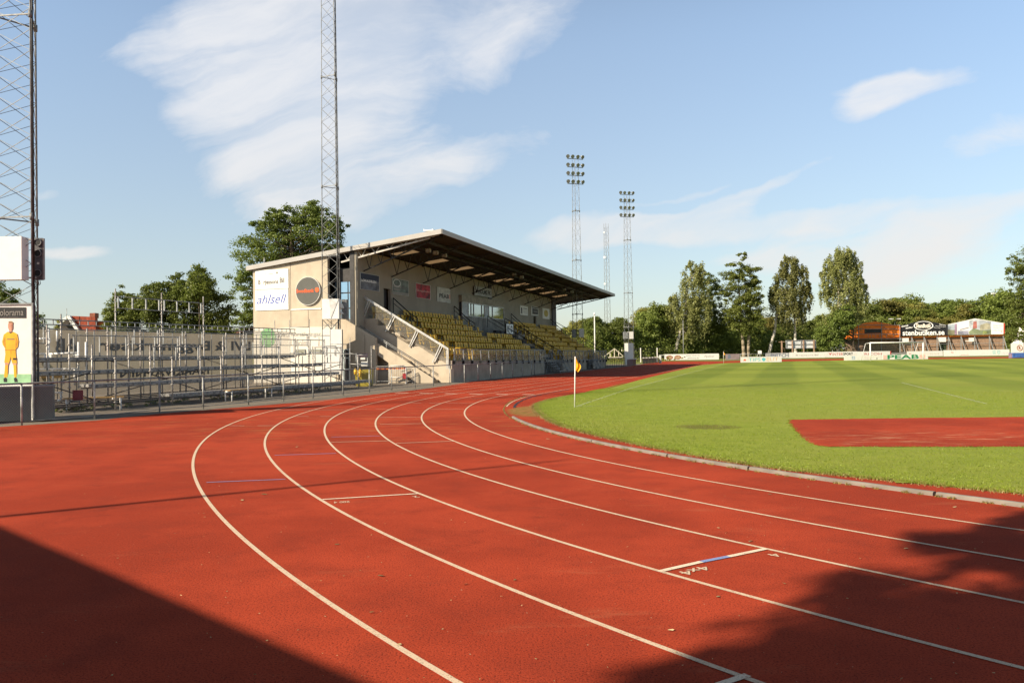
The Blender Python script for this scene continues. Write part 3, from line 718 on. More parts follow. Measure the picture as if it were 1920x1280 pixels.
fascia(((11.0, -52.55), (11.0, -38.5)), (-.03, 0, 0)); fascia(((11.0, -38.5), (62.8, -38.5)), (0, .05, 0)); fascia(((62.73, -52.55), (62.73, -38.55)), (.03, 0, 0)); fascia(((11.0, -52.58), (62.8, -52.58)), (0, -.03, 0))
b = MB('S'); 
for t_ in np.arange(-52.2, -38.7, .3): b.box((11.0, t_, 0), (11.03, t_ + .02, .01)) if False else None
b.bm.free()
# --- steel: trusses of the cantilever roof
def truss(s_, material, name='roof_truss', dp=1.38):
    b = MB('S'); z0 = lambda t_: zr(s_, t_, -.24)
    tA, zA, tB = (-45.6 if dp < 1 else -44.38), zr(s_, -45.6) - dp, -39.4
    bot = lambda t_: zA + (z0(tB) - .1 - zA) * (t_ - tA) / (tB - tA)
    b.beam((s_, tA, zA), (s_, tB, bot(tB)), .10 if dp < 1 else .07); b.beam((s_, -46.4, z0(-46.4)), (s_, -38.8, z0(-38.8)), .10)
    ts = np.linspace(tA, tB + .7, 8)
    for i, t_ in enumerate(ts[:-1]):
        tm = (t_ + ts[i + 1]) / 2
        b.beam((s_, tm, bot(tm)), (s_, tm - .34, z0(tm - .34)), .036); b.beam((s_, tm, bot(tm)), (s_, tm + .30, z0(tm + .30)), .036)
    b.build(name, material, stand)
truss(11.32, mat('sunlit truss steel', (0.50, 0.47, 0.42), .5), dp=.83)  # sunlight put into the colour: end truss paler than the inner ones
for c in [12.0] + SKY_S: truss(c, M_DARK)  # roof shade put into the colour: inner trusses in dark steel
truss(62.2, M_DARK, dp=.9)
for t_ in (-41.4, -40.2): 
    b = MB('S'); b.beam((11.4, t_, zr(11.4, t_, -.27)), (62.5, t_, zr(62.5, t_, -.27)), .14); b.build('purlin', M_DARK, stand)
b = MB('S'); b.beam((11.6, -44.75, zr(11.6, -44.75, -.38)), (57.4, -44.75, zr(57.4, -44.75, -.38)), .2, .3); b.build('purlin', M_DARK, stand)
# --- end wall
ew = []
def poly_s(s0, s1, pts, name, material, parent=stand):
    b = MB('S'); b.prism([(s0, t_, z_) for t_, z_ in pts], (s1 - s0, 0, 0)); return b.build(name, material, parent)
zt_ = lambda t_: zr(11.2, t_, -.2)
end = poly_s(11.2, 11.45, [(-52.2, 0), (-46.55, 0), (-46.55, zt_(-46.55)), (-52.2, zt_(-52.2))], 'end_wall', M_CONC)
par = poly_s(11.2, 11.4, [(-46.54, 0), (-43.15, 0), (-43.15, 2.82), (-45.42, 4.12), (-46.54, 4.2)], 'stair_parapet', M_CONC)
b = MB('S')
tj = ONS(545, 560, 11.2)[0]
b.box((11.19, tj - .015, 3.6), (11.199, tj + .015, zt_(tj) - .03)); t2, z2 = ONS(578, 590, 11.2)
b.box((11.19, t2 - .012, 3.6), (11.199, t2 + .012, ONS(578, 582, 11.2)[1])); t3 = ONS(684, 640, 11.2)[0]
b.box((11.19, t3 - .012, 0), (11.199, t3 + .012, 3.05)); b.build('panel_joint', M_JOINT, end)
ta, za = ONS(546, 580.5, 11.2); tb, zb = ONS(603, 579, 11.2)
b = MB('S'); b.box((11.15, ta, za - .03), (11.199, tb, za + .03)); b.build('ledge', M_WHITE, end)
# whitewashed lower band with its faded sign
b = MB('S'); b.box((11.17, -52.15, .05), (11.196, -46.0, 3.62)); b.build('painted_band', mat('whitewashed band', (0.62, 0.58, 0.50), .8, var=.04, scale=.8), end)
# lower windows and doors in the end wall
for x0, y0, x1, y1 in ((555, 655, 573, 664), (581, 655, 602, 660)):
    ta, za = ONS(x0, y1, 11.2); tb, zb = ONS(x1, y0, 11.2)
    b = MB('S'); b.box((11.14, ta, za), (11.168, tb, zb)); w_ = b.build('window', M_WINDOW, end)
    b = MB('S')
    for p, q in (((ta, za), (tb, za)), ((ta, zb), (tb, zb)), ((ta, za), (ta, zb)), ((tb, za), (tb, zb))): b.beam((11.13, *p), (11.13, *q), .05)
    b.build('frame', M_GREYP, w_)
ta, za = ONS(646, 708, 11.2); tb, zb = ONS(656, 655, 11.2)
b = MB('S'); b.box((11.16, ta, .05), (11.19, tb, zb)); dr = b.build('door', M_BLACK, par)
b = MB('S')
for p, q in (((ta, .05), (ta, zb)), ((tb, .05), (tb, zb)), ((ta, zb), (tb, zb)), ((ta, zb * .75), (tb, zb * .75)), ((ta, .9), (tb, .9))): b.beam((11.14, *p), (11.14, *q), .07)
b.build('frame', mat('pale blue grey frame', (0.45, 0.52, 0.52), .5), dr)
# --- stepped flank wall beside the seats, with the outside stair in front of it
fl = [(-38.45, 0), (-38.45, 1.33)]
for k in range(7):
    z_ = tz(k, 12.2); t0 = (-38.45 if k == 0 else TE[k - 1]); fl += [(t0, z_), (TE[k], z_)]
fl += [(-44.42, 0)]
fl2 = [fl[0]]
for p in fl[1:]:
    if p != fl2[-1]: fl2.append(p)
flank = MB('S'); flank.prism([(S0, t_, z_) for t_, z_ in fl2], (.2, 0, 0))
bmesh.ops.triangulate(flank.bm, faces=[f for f in flank.bm.faces if len(f.verts) > 4])
flank = flank.build('flank_wall', M_CONC, stand)
poly_s(11.62, 12.19, [(-42.55, 0), (-41.2, 0), (-41.2, 1.36), (-42.55, 2.12)], 'stair_cheek', M_CONC)
b = MB('S')
n_ = 19
for i in range(n_):
    t1 = -39.35 - i * .305; z_ = .18 * (i + 1)
    b.box((11.42, t1 - .33, max(0, z_ - .42)), (12.18, t1, z_))
b.build('outer_stair', M_CONC_D, stand)
nz = lambda t_: .30 + (-39.35 - t_) * .59
poly_s(11.36, 11.41, [(-39.35, 0.0), (-39.35, .30), (-45.6, nz(-45.6)), (-45.6, nz(-45.6) - .62), (-40.4, 0.0)][::1], 'stair_stringer', M_CONC)
b = MB('S'); ta, za = ONS(654, 597, 11.5); tb, zb = ONS(797, 686, 11.5)
b.tube((11.5, ta, za), (11.5, tb, zb), .05); b.tube((11.5, ta, za - .10), (11.5, tb, zb - .10), .035)
for f in (.12, .3, .5, .7, .9): t_, z_ = ta + (tb - ta) * f, za + (zb - za) * f; b.tube((11.5, t_, z_), (11.55, t_, z_ - .75), .035)
b.build('stair_handrail', M_GALV, stand)
# glass balustrade along the flank
A_ = ONS(662, 543, 12.1); B_ = ONS(708, 572, 12.1); C_ = ONS(840, 653, 12.1); E_ = ONS(842, 692, 12.1)
b = MB('S')
for dz, w in ((0, .07), (-.09, .045)):
    b.beam((12.1, A_[0], A_[1] + dz), (12.1, C_[0], C_[1] + dz), w); 
b.beam((12.1, C_[0], C_[1] + .02), (12.1, C_[0], E_[1]), .07); b.beam((12.1, C_[0] - .10, C_[1] - .10), (12.1, C_[0] - .10, E_[1]), .045)
for (xa, ya), (xb, yb) in (((692, 561), (679, 595)), ((737, 592), (723, 622)), ((781, 619), (767, 650)), ((826, 646), (811, 680))):
    p, q = ONS(xa, ya, 12.1), ONS(xb, yb, 12.1)
    b.beam((12.1, *p), (12.1, *q), .06); b.beam((12.1, p[0] + .13, p[1] - .08), (12.1, q[0] + .16, q[1] + .06), .05)
b.build('balustrade', mat('bright steel', (0.62, 0.61, 0.58), .35, .35), stand)
b = MB('S'); b.prism([(12.14, A_[0] + .05, A_[1] - 1.05), (12.14, A_[0] + .05, A_[1] - .12), (12.14, C_[0] - .12, C_[1] - .13), (12.14, C_[0] - .12, C_[1] - .95)], (.012, 0, 0)); b.build('glass_panel', M_GLASSB, stand)
# --- terrace steps
PX0, PX1 = ONT(868, 600, -44.1)[0] - .1, ONT(946, 600, -44.1)[0] + .1
b = MB('S')
for k in range(7):
    t0 = (-38.7 if k == 0 else TE[k - 1]); za, zb = tz(k, S0), tz(k, S1)
    for sa, sb in (((S0 + .2, S1),) if k < 4 else ((S0 + .2, PX0), (PX1, S1))):
        if k >= 3: pass
        za, zb = tz(k, sa), tz(k, sb)
        b.hexa([(sa, t0, za - .6), (sb, t0, zb - .6), (sb, TE[k], zb - .6), (sa, TE[k], za - .6)], [(sa, t0, za), (sb, t0, zb), (sb, TE[k], zb), (sa, TE[k], za)])
b.box((PX0, -44.42, 1.9), (PX1, TE[3], 2.05))
b.build('terrace_steps', M_CONC_D, stand)
# front wall, pillar and its rails
zfw = lambda s_: 1.31 - (s_ - 12) / 44 * .45
b = MB('S')
for sa, sb in ((12.4, 32.5), (38.2, 47.6), (50.6, 57.0)):
    b.hexa([(sa, -38.7, 0), (sb, -38.7, 0), (sb, -38.45, 0), (sa, -38.45, 0)], [(sa, -38.7, zfw(sa)), (sb, -38.7, zfw(sb)), (sb, -38.45, zfw(sb)), (sa, -38.45, zfw(sa))])
fw = b.build('front_wall', M_CONC_D, stand)
b = MB('S'); b.box((11.9, -38.72, 0), (12.38, -38.38, .84)); b.build('corner_pillar', M_CONC, stand)
for s_ in np.arange(14.4, 56, 2.4):
    if not (32.5 < s_ < 38.2 or 47.6 < s_ < 50.6): b = MB('S'); b.box((s_ - .012, -38.448, .02), (s_ + .012, -38.443, zfw(s_) - .02)); b.build('panel_joint', M_JOINT, fw)
zrl = lambda s_: 2.05 - (s_ - 12) / 44 * .17
for sa, sb in ((12.45, 32.4), (38.3, 47.5), (50.7, 57.0)):
    rl = MB('S'); rl.beam((sa, -38.4, zrl(sa)), (sb, -38.4, zrl(sb)), .05)
    rl = rl.build('front_rail', M_GREYP, stand)
    n_ = int(round((sb - sa) / 1.54))
    for i in range(n_ + 1):
        s_ = sa + (sb - sa) * i / n_
        b = MB('S'); b.beam((s_, -38.36, zfw(s_) - .12), (s_, -38.4, zrl(s_)), .05); b.build('rail_post', mat('satin steel post', (0.45, 0.45, 0.44), .4, .4), stand)
        b = MB('S'); b.box((s_ - .05, -38.44, zfw(s_) - .22), (s_ + .05, -38.32, zfw(s_) + .04)); b.build('post_foot', M_BLACK, stand)
    b = MB('S'); b.prism([(sa + .05, -38.42, zfw(sa) + .03), (sb - .05, -38.42, zfw(sb) + .03), (sb - .05, -38.42, zrl(sb) - .04), (sa + .05, -38.42, zrl(sa) - .04)], (0, .012, 0)); b.build('glass_panel', M_GLASSB, rl)
# gates in the front with steps down to the track
for c, w in ((34.0, 1.3), (36.7, 1.3), (48.3, 1.2), (49.9, 1.2)):
    g_ = MB('S')
    for i in range(5): g_.box((c - w / 2, -37.35 - .26 * (i + 1), .2 * i + .14), (c + w / 2, -37.35 - .26 * i, .2 * (i + 1)))
    g_ = g_.build('track_steps', M_GALV2, stand)
    b = MB('S')
    for e in (-w / 2, w / 2):
        b.beam((c + e, -37.3, 0), (c + e * .7, -38.35, 1.95), .05); b.beam((c + e, -38.6, 0), (c + e * .7, -38.35, 1.95), .05); b.beam((c + e, -38.4, 1.0), (c + e, -37.3, .9), .04)
    b.beam((c - w * .35, -38.35, 1.95), (c + w * .35, -38.35, 1.95), .06); b.build('side_rails', M_GREYP, g_)
for sa, sb in ((32.5, 38.2), (47.6, 50.6)):
    b = MB('S'); b.hexa([(sa, -38.72, 0), (sb, -38.72, 0), (sb, -38.66, 0), (sa, -38.66, 0)], [(sa, -38.72, .95), (sb, -38.72, .95), (sb, -38.66, .95), (sa, -38.66, .95)])
    b.build('gate_panel', M_DARK, stand)
# black rails of the stair through the seats, and the two upper ones
def srail(pts, name='seat_stair_rail', m=M_BLACK, drop=1.0):
    b = MB('S')
    for p, q in zip(pts[:-1], pts[1:]): b.beam(p, q, .06)
    for p in (pts[0], pts[len(pts) // 2], pts[-1]): b.beam(p, (p[0], p[1], p[2] - drop), .05)
    p, q = pts[0], pts[-1]; b.beam((p[0], p[1], p[2] - .35), (q[0], q[1], q[2] - .35), .035)
    b.build(name, m, stand)
for s_ in (33.2, 37.8): srail([(s_, -43.9, tz(6, s_) + 1.0), (s_, -41.3, tz(3, s_) + .95), (s_, -38.6, 1.95)])
for s_ in (15.9, 26.6, 40.9, 54.6): srail([(s_, -44.3, tz(6, s_) + 1.55), (s_, -43.0, tz(4, s_) + 1.35), (s_, -42.5, tz(4, s_) + 1.05)])
b = MB('S'); b.beam((57.1, -44.3, 5.3), (57.1, -38.5, 1.9), .06); b.beam((57.1, -44.3, 4.9), (57.1, -38.5, 1.5), .04)
for f in np.linspace(0, 1, 6): b.beam((57.1, -44.3 + 5.8 * f, 5.3 - 3.4 * f), (57.1, -44.3 + 5.8 * f, 4.2 - 3.3 * f), .05)
b.build('seat_stair_rail', M_DARK, stand)
b = MB('S'); b.prism([(57.02, -38.45, 0), (57.02, -44.4, 0), (57.02, -44.4, 3.9), (57.02, -38.45, .9)], (.15, 0, 0)); b.build('flank_wall', M_CONC_D, stand)
# aisle steps between the blocks of seats
AISLES = [16.0, 26.7, 40.4, 49.6]
for c in AISLES + [34.2, 35.5, 36.8]:
    b = MB('S')
    for k in range(1, 7):
        if k >= 4 and 24 < c < 34: continue
        b.box((c - .42, TE[k - 1] + .0, tz(k - 1, c) + .002), (c + .42, TE[k - 1] + .30, tz(k - 1, c) + .23))
    b.build('aisle_steps', mat('dark step nosing', (0.06, 0.06, 0.065), .8, var=.15), stand)
# --- back wall, openings, press box
zbt = lambda s_, t_=-44.5: zr(s_, t_, -.19)
def wall_t(s0, s1, z0, t0=-44.42, t1=-44.62, name='back_wall', m=M_WALLIN, ztop=None):
    b = MB('S'); a_, c_ = (ztop or min(zbt(s0), zbt(s0, t1))), (ztop or min(zbt(s1), zbt(s1, t1)))
    b.hexa([(s0, t1, z0), (s1, t1, z0), (s1, t0, z0), (s0, t0, z0)], [(s0, t1, a_), (s1, t1, a_), (s1, t0, c_), (s0, t0, a_)] if False else [(s0, t1, a_), (s1, t1, c_), (s1, t0, c_), (s0, t0, a_)])
    return b.build(name, m, stand)
d0, d1 = 14.75, 15.75
wall_t(11.25, d0, 0); wall_t(d1, 35.2, 0); wall_t(d0, d1, 6.25); wall_t(38.4, 48.6, 0); wall_t(49.6, 55.6, 0); wall_t(48.6, 49.6, 6.0); wall_t(35.2, 38.4, 6.35)
for sa, sb in ((d0, d1), (48.6, 49.6), (35.2, 38.4)): wall_t(sa, sb, 0, name='sill_wall', m=M_CONC_D, ztop=4.1)
for sa, sb in ((d0, d1), (48.6, 49.6), (35.2, 38.4)):
    b = MB('S'); b.box((sa, -44.80, 4.1), (sb, -44.72, 6.3)); dd = b.build('doorway', M_DARK, stand)
    b = MB('S'); b.box((sa + .06, -44.70, 4.15), (sa + .45, -44.69, 5.5)); b.build('pane', M_WINDOW, dd)
b = MB('S'); b.box((37.0, -44.66, 4.1), (37.9, -44.64, 5.9)); b.build('blue_door', mat('blue door', (0.03, 0.14, 0.34), .5), stand)
b = MB('S'); b.box((11.22, -44.95, 0), (11.5, -44.64, zbt(11.5))); b.build('column', M_DARK, stand)
b = MB('S'); b.box((55.6, -44.8, 0), (57.2, -44.3, zbt(57))); b.build('column', M_DARK, stand)
b = MB('S'); b.box((34.8, -44.9, 6.2), (35.6, -44.35, zbt(35))); b.build('column', M_DARK, stand)
# inner corridor behind the wall: rear wall, end glazing
wall_t(11.5, 57.0, 0, -52.1, -52.3, 'rear_wall', M_CONC)
b = MB('S'); b.box((57.0, -52.3, 0), (57.2, -44.8, zbt(57, -51))); b.build('end_wall', M_CONC, stand)
b = MB('S'); b.box((11.46, -52.0, 3.3), (56.9, -44.65, 3.5)); b.build('upper_floor', M_CONC_D, stand)
b = MB('S'); b.box((12.0, -46.5, 3.5), (12.1, -44.97, 7.4)); gz = b.build('corridor_wall', M_DARK, stand)
for i, (ta, tb) in enumerate(((-46.5, -46.1), (-46.02, -45.55), (-45.47, -45.0))):
    for za, zb in ((3.75, 4.75), (4.83, 5.75), (5.83, 6.5)):
        b = MB('S'); b.box((11.96, ta, za), (11.99, tb, zb)); b.build('pane', mat('blue tinted mirror glass', (0.30, 0.45, 0.62), .05, .9, var=.02), gz)
# press box
TB = -44.1
PB = [ONT(868, 600, TB)[0], ONT(946, 600, TB)[0]]
p0, p1 = PB; zb0, zb1, zw0, zw1, zt1 = 2.75, 2.4, 4.92, 6.05, 6.75
clad = mat('grey upright cladding', (0.26, 0.245, 0.215), .8, var=.18, scale=.9, dirt=(.08, .075, .07, .6))
b = MB('S'); b.box((p0, -44.40, 2.0), (p1, TB, zw0)); pb = b.build('press_box', clad, stand)
b = MB('S'); b.box((p0 - .05, -44.41, zw1 + .02), (p1 + .05, TB - .04, zt1 - .1)); b.build('canopy', mat('pale timber lining', (0.30, 0.265, 0.20), .8, dirt=(.19, .16, .11, .6)), pb)
b = MB('S')
for s_ in np.arange(p0 + .25, p1, .42): b.box((s_, TB + .004, 2.1), (s_ + .02, TB + .02, zw0 - .03))
b.build('cladding_batten', M_GREYP, pb)
b = MB('S'); b.box((p0, -44.40, zw0), (p1, TB - .15, zw1)); b.build('dark_interior', M_DARK, pb)
ws = [868, 877, 895, 905, 912, 920, 924, 941]
ss_ = [ONT(x, 580, TB)[0] for x in (868, 880, 885, 890, 905, 910, 918, 925, 946)]
for i in range(len(ss_) - 1):
    b = MB('S'); b.box((ss_[i] + .04, TB - .13, zw0 + .06), (ss_[i + 1] - .04, TB - .10, zw1 - .05)); b.build('window', M_WINDOW if i not in (0, 5) else mat('pale curtain', (.42, .44, .44), .6), pb)
b = MB('S')
for s_ in ss_: b.beam((s_, TB - .08, zw0), (s_, TB - .08, zw1), .06)
b.beam((p0, TB - .06, zw0 + .02), (p1, TB - .06, zw0 + .02), .08); b.beam((p0, TB - .06, zw1 - .01), (p1, TB - .06, zw1 - .01), .07); b.build('window_frame', mat('white window frame', (.55, .55, .52), .5), pb)
# lamps and loudspeakers hung under the roof
def under_roof(px, py, t_, label, kind):
    s_, _ = ONT(px, py, t_); z_ = zr(s_, t_, -.30)
    rt = root(kind, S(s_, t_, z_ - .35), label, kind.replace('_', ' '), 'lamps and speakers under the stand roof', SROT)
    b = MB('S'); b.box((s_ - .13, t_ - .14, z_ - .32), (s_ + .13, t_ + .14, z_ - .06)); b.build('housing', mat('beige housing', (.30, .27, .19), .6), rt, None)
    b = MB('S'); b.disc((s_, t_ + .15, z_ - .19), .10, NW, 20, .03); b.disc((s_ - .14, t_, z_ - .19), .10, -DW, 20, .03); b.build('lens', mat('lamp lens', (.45, .43, .36), .2), rt)
    b = MB('S'); b.beam((s_, t_, z_ - .06), (s_, t_, z_ + .08), .05); b.build('bracket', M_DARK, rt)
for px, lb in ((803, 'square beige box lamp under the near roof, leftmost of its three'), (817, 'round lensed lamp under the near roof, middle of its three'), (833, 'beige lamp under the near roof nearest the front corner')): under_roof(px, 470, -40.9, lb, 'roof_lamp')
for px, lb in ((964, 'dim lamp under the middle of the roof, left one of its pair'), (978, 'dim lamp under the middle of the roof, right one of its pair')): under_roof(px, 515, -40.6, lb, 'roof_lamp')
for px, lb in ((1058, 'lamp hung under the far end of the roof, left one of its pair'), (1072, 'lamp hung under the far end of the roof, right one of its pair')): under_roof(px, 545, -40.4, lb, 'roof_lamp')

# ---- seats: every seat a thing of its own; the farthest ones as one mass
def seat_bm(b, M):
    "one flip seat: pan, curved back, bracket; local x along the row, y forwards"
    def add(pts_a, pts_b):
        va = [b.verts.new(M @ Vector(p)) for p in pts_a]; vb = [b.verts.new(M @ Vector(p)) for p in pts_b]
        b.faces.new(va[::-1]); b.faces.new(vb)
        k = len(va)
        for i in range(k): b.faces.new([va[i], va[(i + 1) % k], vb[(i + 1) % k], vb[i]])
    n_ = 6; prof = [(.44, .02), (.40, .0), (.10, .02), (.02, .07)]
    # back: curved in plan and rolled at the top
    cols = []
    for i in range(n_ + 1):
        x = -.19 + .38 * i / n_; c = -.03 + .075 * (abs(x) / .19) ** 2
        cols.append([(x * .70, c + .0, .30), (x * .78, c - .03, .55), (x, c - .06, .70), (x * .94, c - .085, .785), (x * .9, c - .11, .79), (x * .92, c - .085, .70), (x * .74, c - .055, .55), (x * .68, c - .03, .30)])
    V = [[b.verts.new(M @ Vector(p)) for p in c_] for c_ in cols]
    for i in range(n_):
        for j in range(8): b.faces.new([V[i][j], V[i + 1][j], V[i + 1][(j + 1) % 8], V[i][(j + 1) % 8]])
    b.faces.new(V[0]); b.faces.new(V[-1][::-1])
    add([(-.21, -.02, .37), (.21, -.02, .37), (.19, .36, .395), (-.19, .36, .395)], [(-.21, -.02, .41), (.21, -.02, .41), (.20, .37, .445), (-.20, .37, .445)])
    add([(-.03, -.05, .0), (.03, -.05, .0), (.03, .0, .0), (-.03, .0, .0)], [(-.03, -.05, .38), (.03, -.05, .38), (.03, .12, .38), (-.03, .12, .38)])
bm_ = bmesh.new(); seat_bm(bm_, Matrix.Identity(4)); bmesh.ops.recalc_face_normals(bm_, faces=bm_.faces)
seat_me = bpy.data.meshes.new('stadium_seat'); bm_.to_mesh(seat_me); bm_.free(); seat_me.materials.append(M_SEAT)
spots = []
for k in range(7):
    t_ = (TE[k] + .30) if k else -39.1
    for s_ in np.arange(12.75, 56.6, .5):
        if any(abs(s_ - c) < .55 for c in AISLES): continue
        if 33.3 < s_ < 37.7: continue
        if k >= 4 and p0 - .7 < s_ < p1 + 1.2: continue
        if k == 6 and (d0 - .2 < s_ < d1 + .2 or 48.4 < s_ < 49.8): continue
        if k >= 5 and 16.4 < s_ < 17.2: continue
        blk = 'nearest the end wall' if s_ < 16 else 'left of the press box' if s_ < 26.7 else 'in front of the press box' if s_ < 35 else 'beyond the black stair rails'
        spots.append((s_, t_, tz(k, s_), k, blk))
spots.sort(key=lambda q: (S(q[0], q[1]) - Vector((0, 0, 0))).length)
ROWN = ['front', 'second', 'third', 'fourth', 'fifth', 'sixth', 'topmost']
for i, (s_, t_, z_, k, blk) in enumerate(spots[:300]):
    o = bpy.data.objects.new('stadium_seat', seat_me); COL.objects.link(o)
    o.location = S(s_, t_, z_ + .002); o.rotation_euler = (rnd.uniform(-.05, .05), 0, SROT - math.pi / 2 + rnd.uniform(-.04, .04))
    tag(o, 'yellow plastic seat of the %s row in the block %s' % (ROWN[k], blk), 'seat', 'yellow seats of the %s row, %s' % (ROWN[k], blk))
bm_ = bmesh.new()
for s_, t_, z_, k, blk in spots[300:]:
    seat_bm(bm_, Matrix.LocRotScale(S(s_, t_, z_ + .002), Matrix.Rotation(SROT - math.pi / 2, 3, 'Z').to_euler(), None))
me = bpy.data.meshes.new('distant_seats'); bm_.to_mesh(me); bm_.free(); me.materials.append(M_SEAT)
o = bpy.data.objects.new('distant_seats', me); COL.objects.link(o); tag(o, 'rows of yellow plastic seats in the far half of the grandstand', 'seats', None, 'stuff')

# ---- banners on the back wall (each its own thing)
def banner(label, x0, x1, yt, yb, base, items):
    sa, z1_ = ONT(x0, yt, -44.38); sb, _ = ONT(x1, yt, -44.38); z0_ = ONT(x0, yb, -44.38)[1]
    a, c = S(sa, -44.37), S(sb, -44.37)
    return board('wall_banner', label, 'banner', a, c, z0_, z1_, base, items, .03)
W_ = M_OFFW
banner('dark blue banner with white capitals, nearest the near end of the back wall', 675, 711, 510.5, 542, mat('banner white edge', (.55, .55, .52), .7),
       [(.02, .02, .98, .98, 'rect', 1, mat('banner slate', (.15, .16, .19), .6, var=.3, scale=2)), (.03, .60, .97, .97, 'rect', 2, mat('banner navy', (.02, .025, .06), .6)), (.06, .48, .82, .64, 'bold', 'LOKALDELEN', I_WHITE), (.14, .36, .86, .41, 'text', 'www.lokaldelen.se', I_LGREY)])
banner('grey green banner with a white arch emblem beside the doorway', 735, 766, 521, 551, mat('banner white edge2', (.55, .55, .52), .7),
       [(.02, .02, .98, .98, 'rect', 1, mat('banner green grey', (.16, .20, .18), .6, var=.3, scale=2)), (.06, .50, .50, .96, 'ring', 2, I_WHITE), (.08, .44, .52, .58, 'rect', 2, I_LGREY), (.08, .28, .46, .38, 'rect', 2, I_LGREY), (.03, .04, .97, .18, 'rect', 2, I_LGREY), (.55, .5, .9, .56, 'rect', 2, I_GREY), (.6, .4, .92, .45, 'rect', 2, I_GREY)])
banner('crimson banner with a pale pink word on the back wall', 779, 807, 530, 558, mat('banner white edge3', (.55, .55, .52), .7),
       [(.03, .03, .97, .97, 'rect', 1, mat('banner crimson', (.36, .02, .035), .6, var=.4, scale=2)), (.06, .42, .96, .60, 'text', 'Skogaholm', I_PINK)])
banner('pale banner reading PEAB on the back wall beside the press box', 819, 844, 537.5, 565, mat('banner pale', (.50, .50, .45), .7),
       [(.16, .30, .88, .58, 'bold', 'PEAB', I_BLACK), (.91, .30, .99, .34, 'rect', 1, I_ORANGE), (.91, .38, .99, .42, 'rect', 1, I_ORANGE), (.91, .46, .99, .50, 'rect', 1, I_ORANGE), (.91, .54, .99, .58, 'rect', 1, I_ORANGE)])
banner('white banner with a small figure beyond the press box', 975, 989.5, 572.5, 590, W_, [(.12, .15, .26, .8, 'rect', 1, I_BLACK), (.4, .7, .9, .78, 'rect', 1, I_GREY), (.4, .5, .9, .55, 'rect', 1, I_LGREY), (.4, .3, .9, .35, 'rect', 1, I_LGREY)])
banner('black and white banner on the far part of the back wall', 996, 1009, 574, 592, W_, [(.05, .85, .98, .97, 'rect', 1, I_BLACK), (.12, .2, .95, .8, 'rect', 1, I_BLACK), (.05, .02, .98, .1, 'rect', 1, I_BLACK), (.3, .4, .8, .6, 'rect', 2, I_GREY)])
banner('pale banner with a yellow badge at the far end of the back wall', 1017, 1030, 577, 597, W_, [(.2, .2, .8, .85, 'oval', 1, mat('dull yellow print', (.45, .34, .05), .6))])
# club name above the press box, hung on the wall
sa, za = ONT(889, 553, -44.3); sb, zb = ONT(921, 556, -44.3); zt2 = ONT(889, 534, -44.3)[1]
board('club_sign', 'long pale sign with the club name LAHOLMS FK high above the press box', 'sign', S(sa, -44.25), S(sb, -44.25), za, za + (zt2 - za) * .92, mat('club sign board', (.34, .35, .35), .6), [(.06, .25, .94, .75, 'bold', 'LAHOLMS FK', I_BLACK)], .05)
sa, za = ONT(949, 626, -42.0); sb, _ = ONT(963, 628, -42.0); zt2 = ONT(949, 606, -42.0)[1]
board('score_board', 'black score board with two large white zeros by the press box steps', 'score board', S(sa, -42.0), S(sb, -42.0), za, zt2, M_BLACK,
      [(.06, .05, .47, .95, 'rect', 1, I_WHITE), (.53, .05, .94, .95, 'rect', 1, I_WHITE), (.14, .16, .38, .84, 'bold', '0', I_BLACK), (.61, .16, .85, .84, 'bold', '0', I_BLACK)], .08)
# signs on the end wall
def end_sign(name, label, cat, x0, x1, yt, yb, base, items, thick=.03, off=0.0):
    ta, z1_ = ONS(x0, yt, 11.15); tb, _ = ONS(x1, yt, 11.15); z0_ = ONS(x0, yb, 11.15)[1]
    return board(name, label, cat, S(11.15 - off, ta), S(11.15 - off, tb), z0_, z1_, base, items, thick)
W2 = mat('white sign sheet', (.80, .78, .72), .6, var=.02)
end_sign('wall_sign', 'white sign with small grey emblems over the words Börjessons Bil on the end wall', 'sign', 478.5, 540.5, 507, 543, W2,
         [(.09, .25, .16, .50, 'bold', 'B', I_GREY), (.25, .19, .70, .47, 'bold', 'rjessons', I_GREY), (.74, .29, .88, .56, 'bold', 'Bil', I_GREY), (.08, .70, .18, .88, 'ring', 1, I_LGREY), (.22, .70, .32, .90, 'ring', 1, I_GREY), (.62, .76, .70, .88, 'oval', 1, I_LGREY), (.82, .70, .92, .88, 'ring', 1, I_LGREY), (.40, .76, .54, .79, 'rect', 1, I_LGREY)])
end_sign('wall_sign', 'white sign with the blue slanted word ahlsell on the end wall', 'sign', 478.5, 540.5, 544, 582.5, W2, [(.05, .32, .95, .76, 'italic', 'ahlsell', I_BLUE)])
# round bank sign
tc, zc = ONS(577.5, 545.5, 11.1); r1 = abs(ONS(600, 545.5, 11.1)[0] - tc); r2 = abs(ONS(577.5, 519.5, 11.1)[1] - zc)
rt = root('round_sign', S(11.1, tc, zc - r2), 'large round dark grey sign with the orange word Swedbank on the end wall', 'sign', rotz=SROT)
b = MB('S'); b.disc((11.12, tc, zc), (r1 + r2) / 2, -DW, 48, .1); b.build('disc', mat('dark olive grey disc', (.075, .075, .064), .5, var=.08, scale=1.5), rt)
b = MB('S'); rm = (r1 + r2) / 2; b.ring((11.12, tc, zc), rm, rm + .018, -DW, 48, .10); b.build('rim', M_WHITE, rt)
text(rt, 'Swedbank', S(11.06, tc - rm * .95, zc - .10), NW, rm * 1.48, rm * .27, I_ORANGE, bold=.02)
b = MB('S'); b.disc((11.055, tc + rm * .78, zc + .05), rm * .17, -DW, 24, .01); b.build('emblem', I_ORANGE, rt)
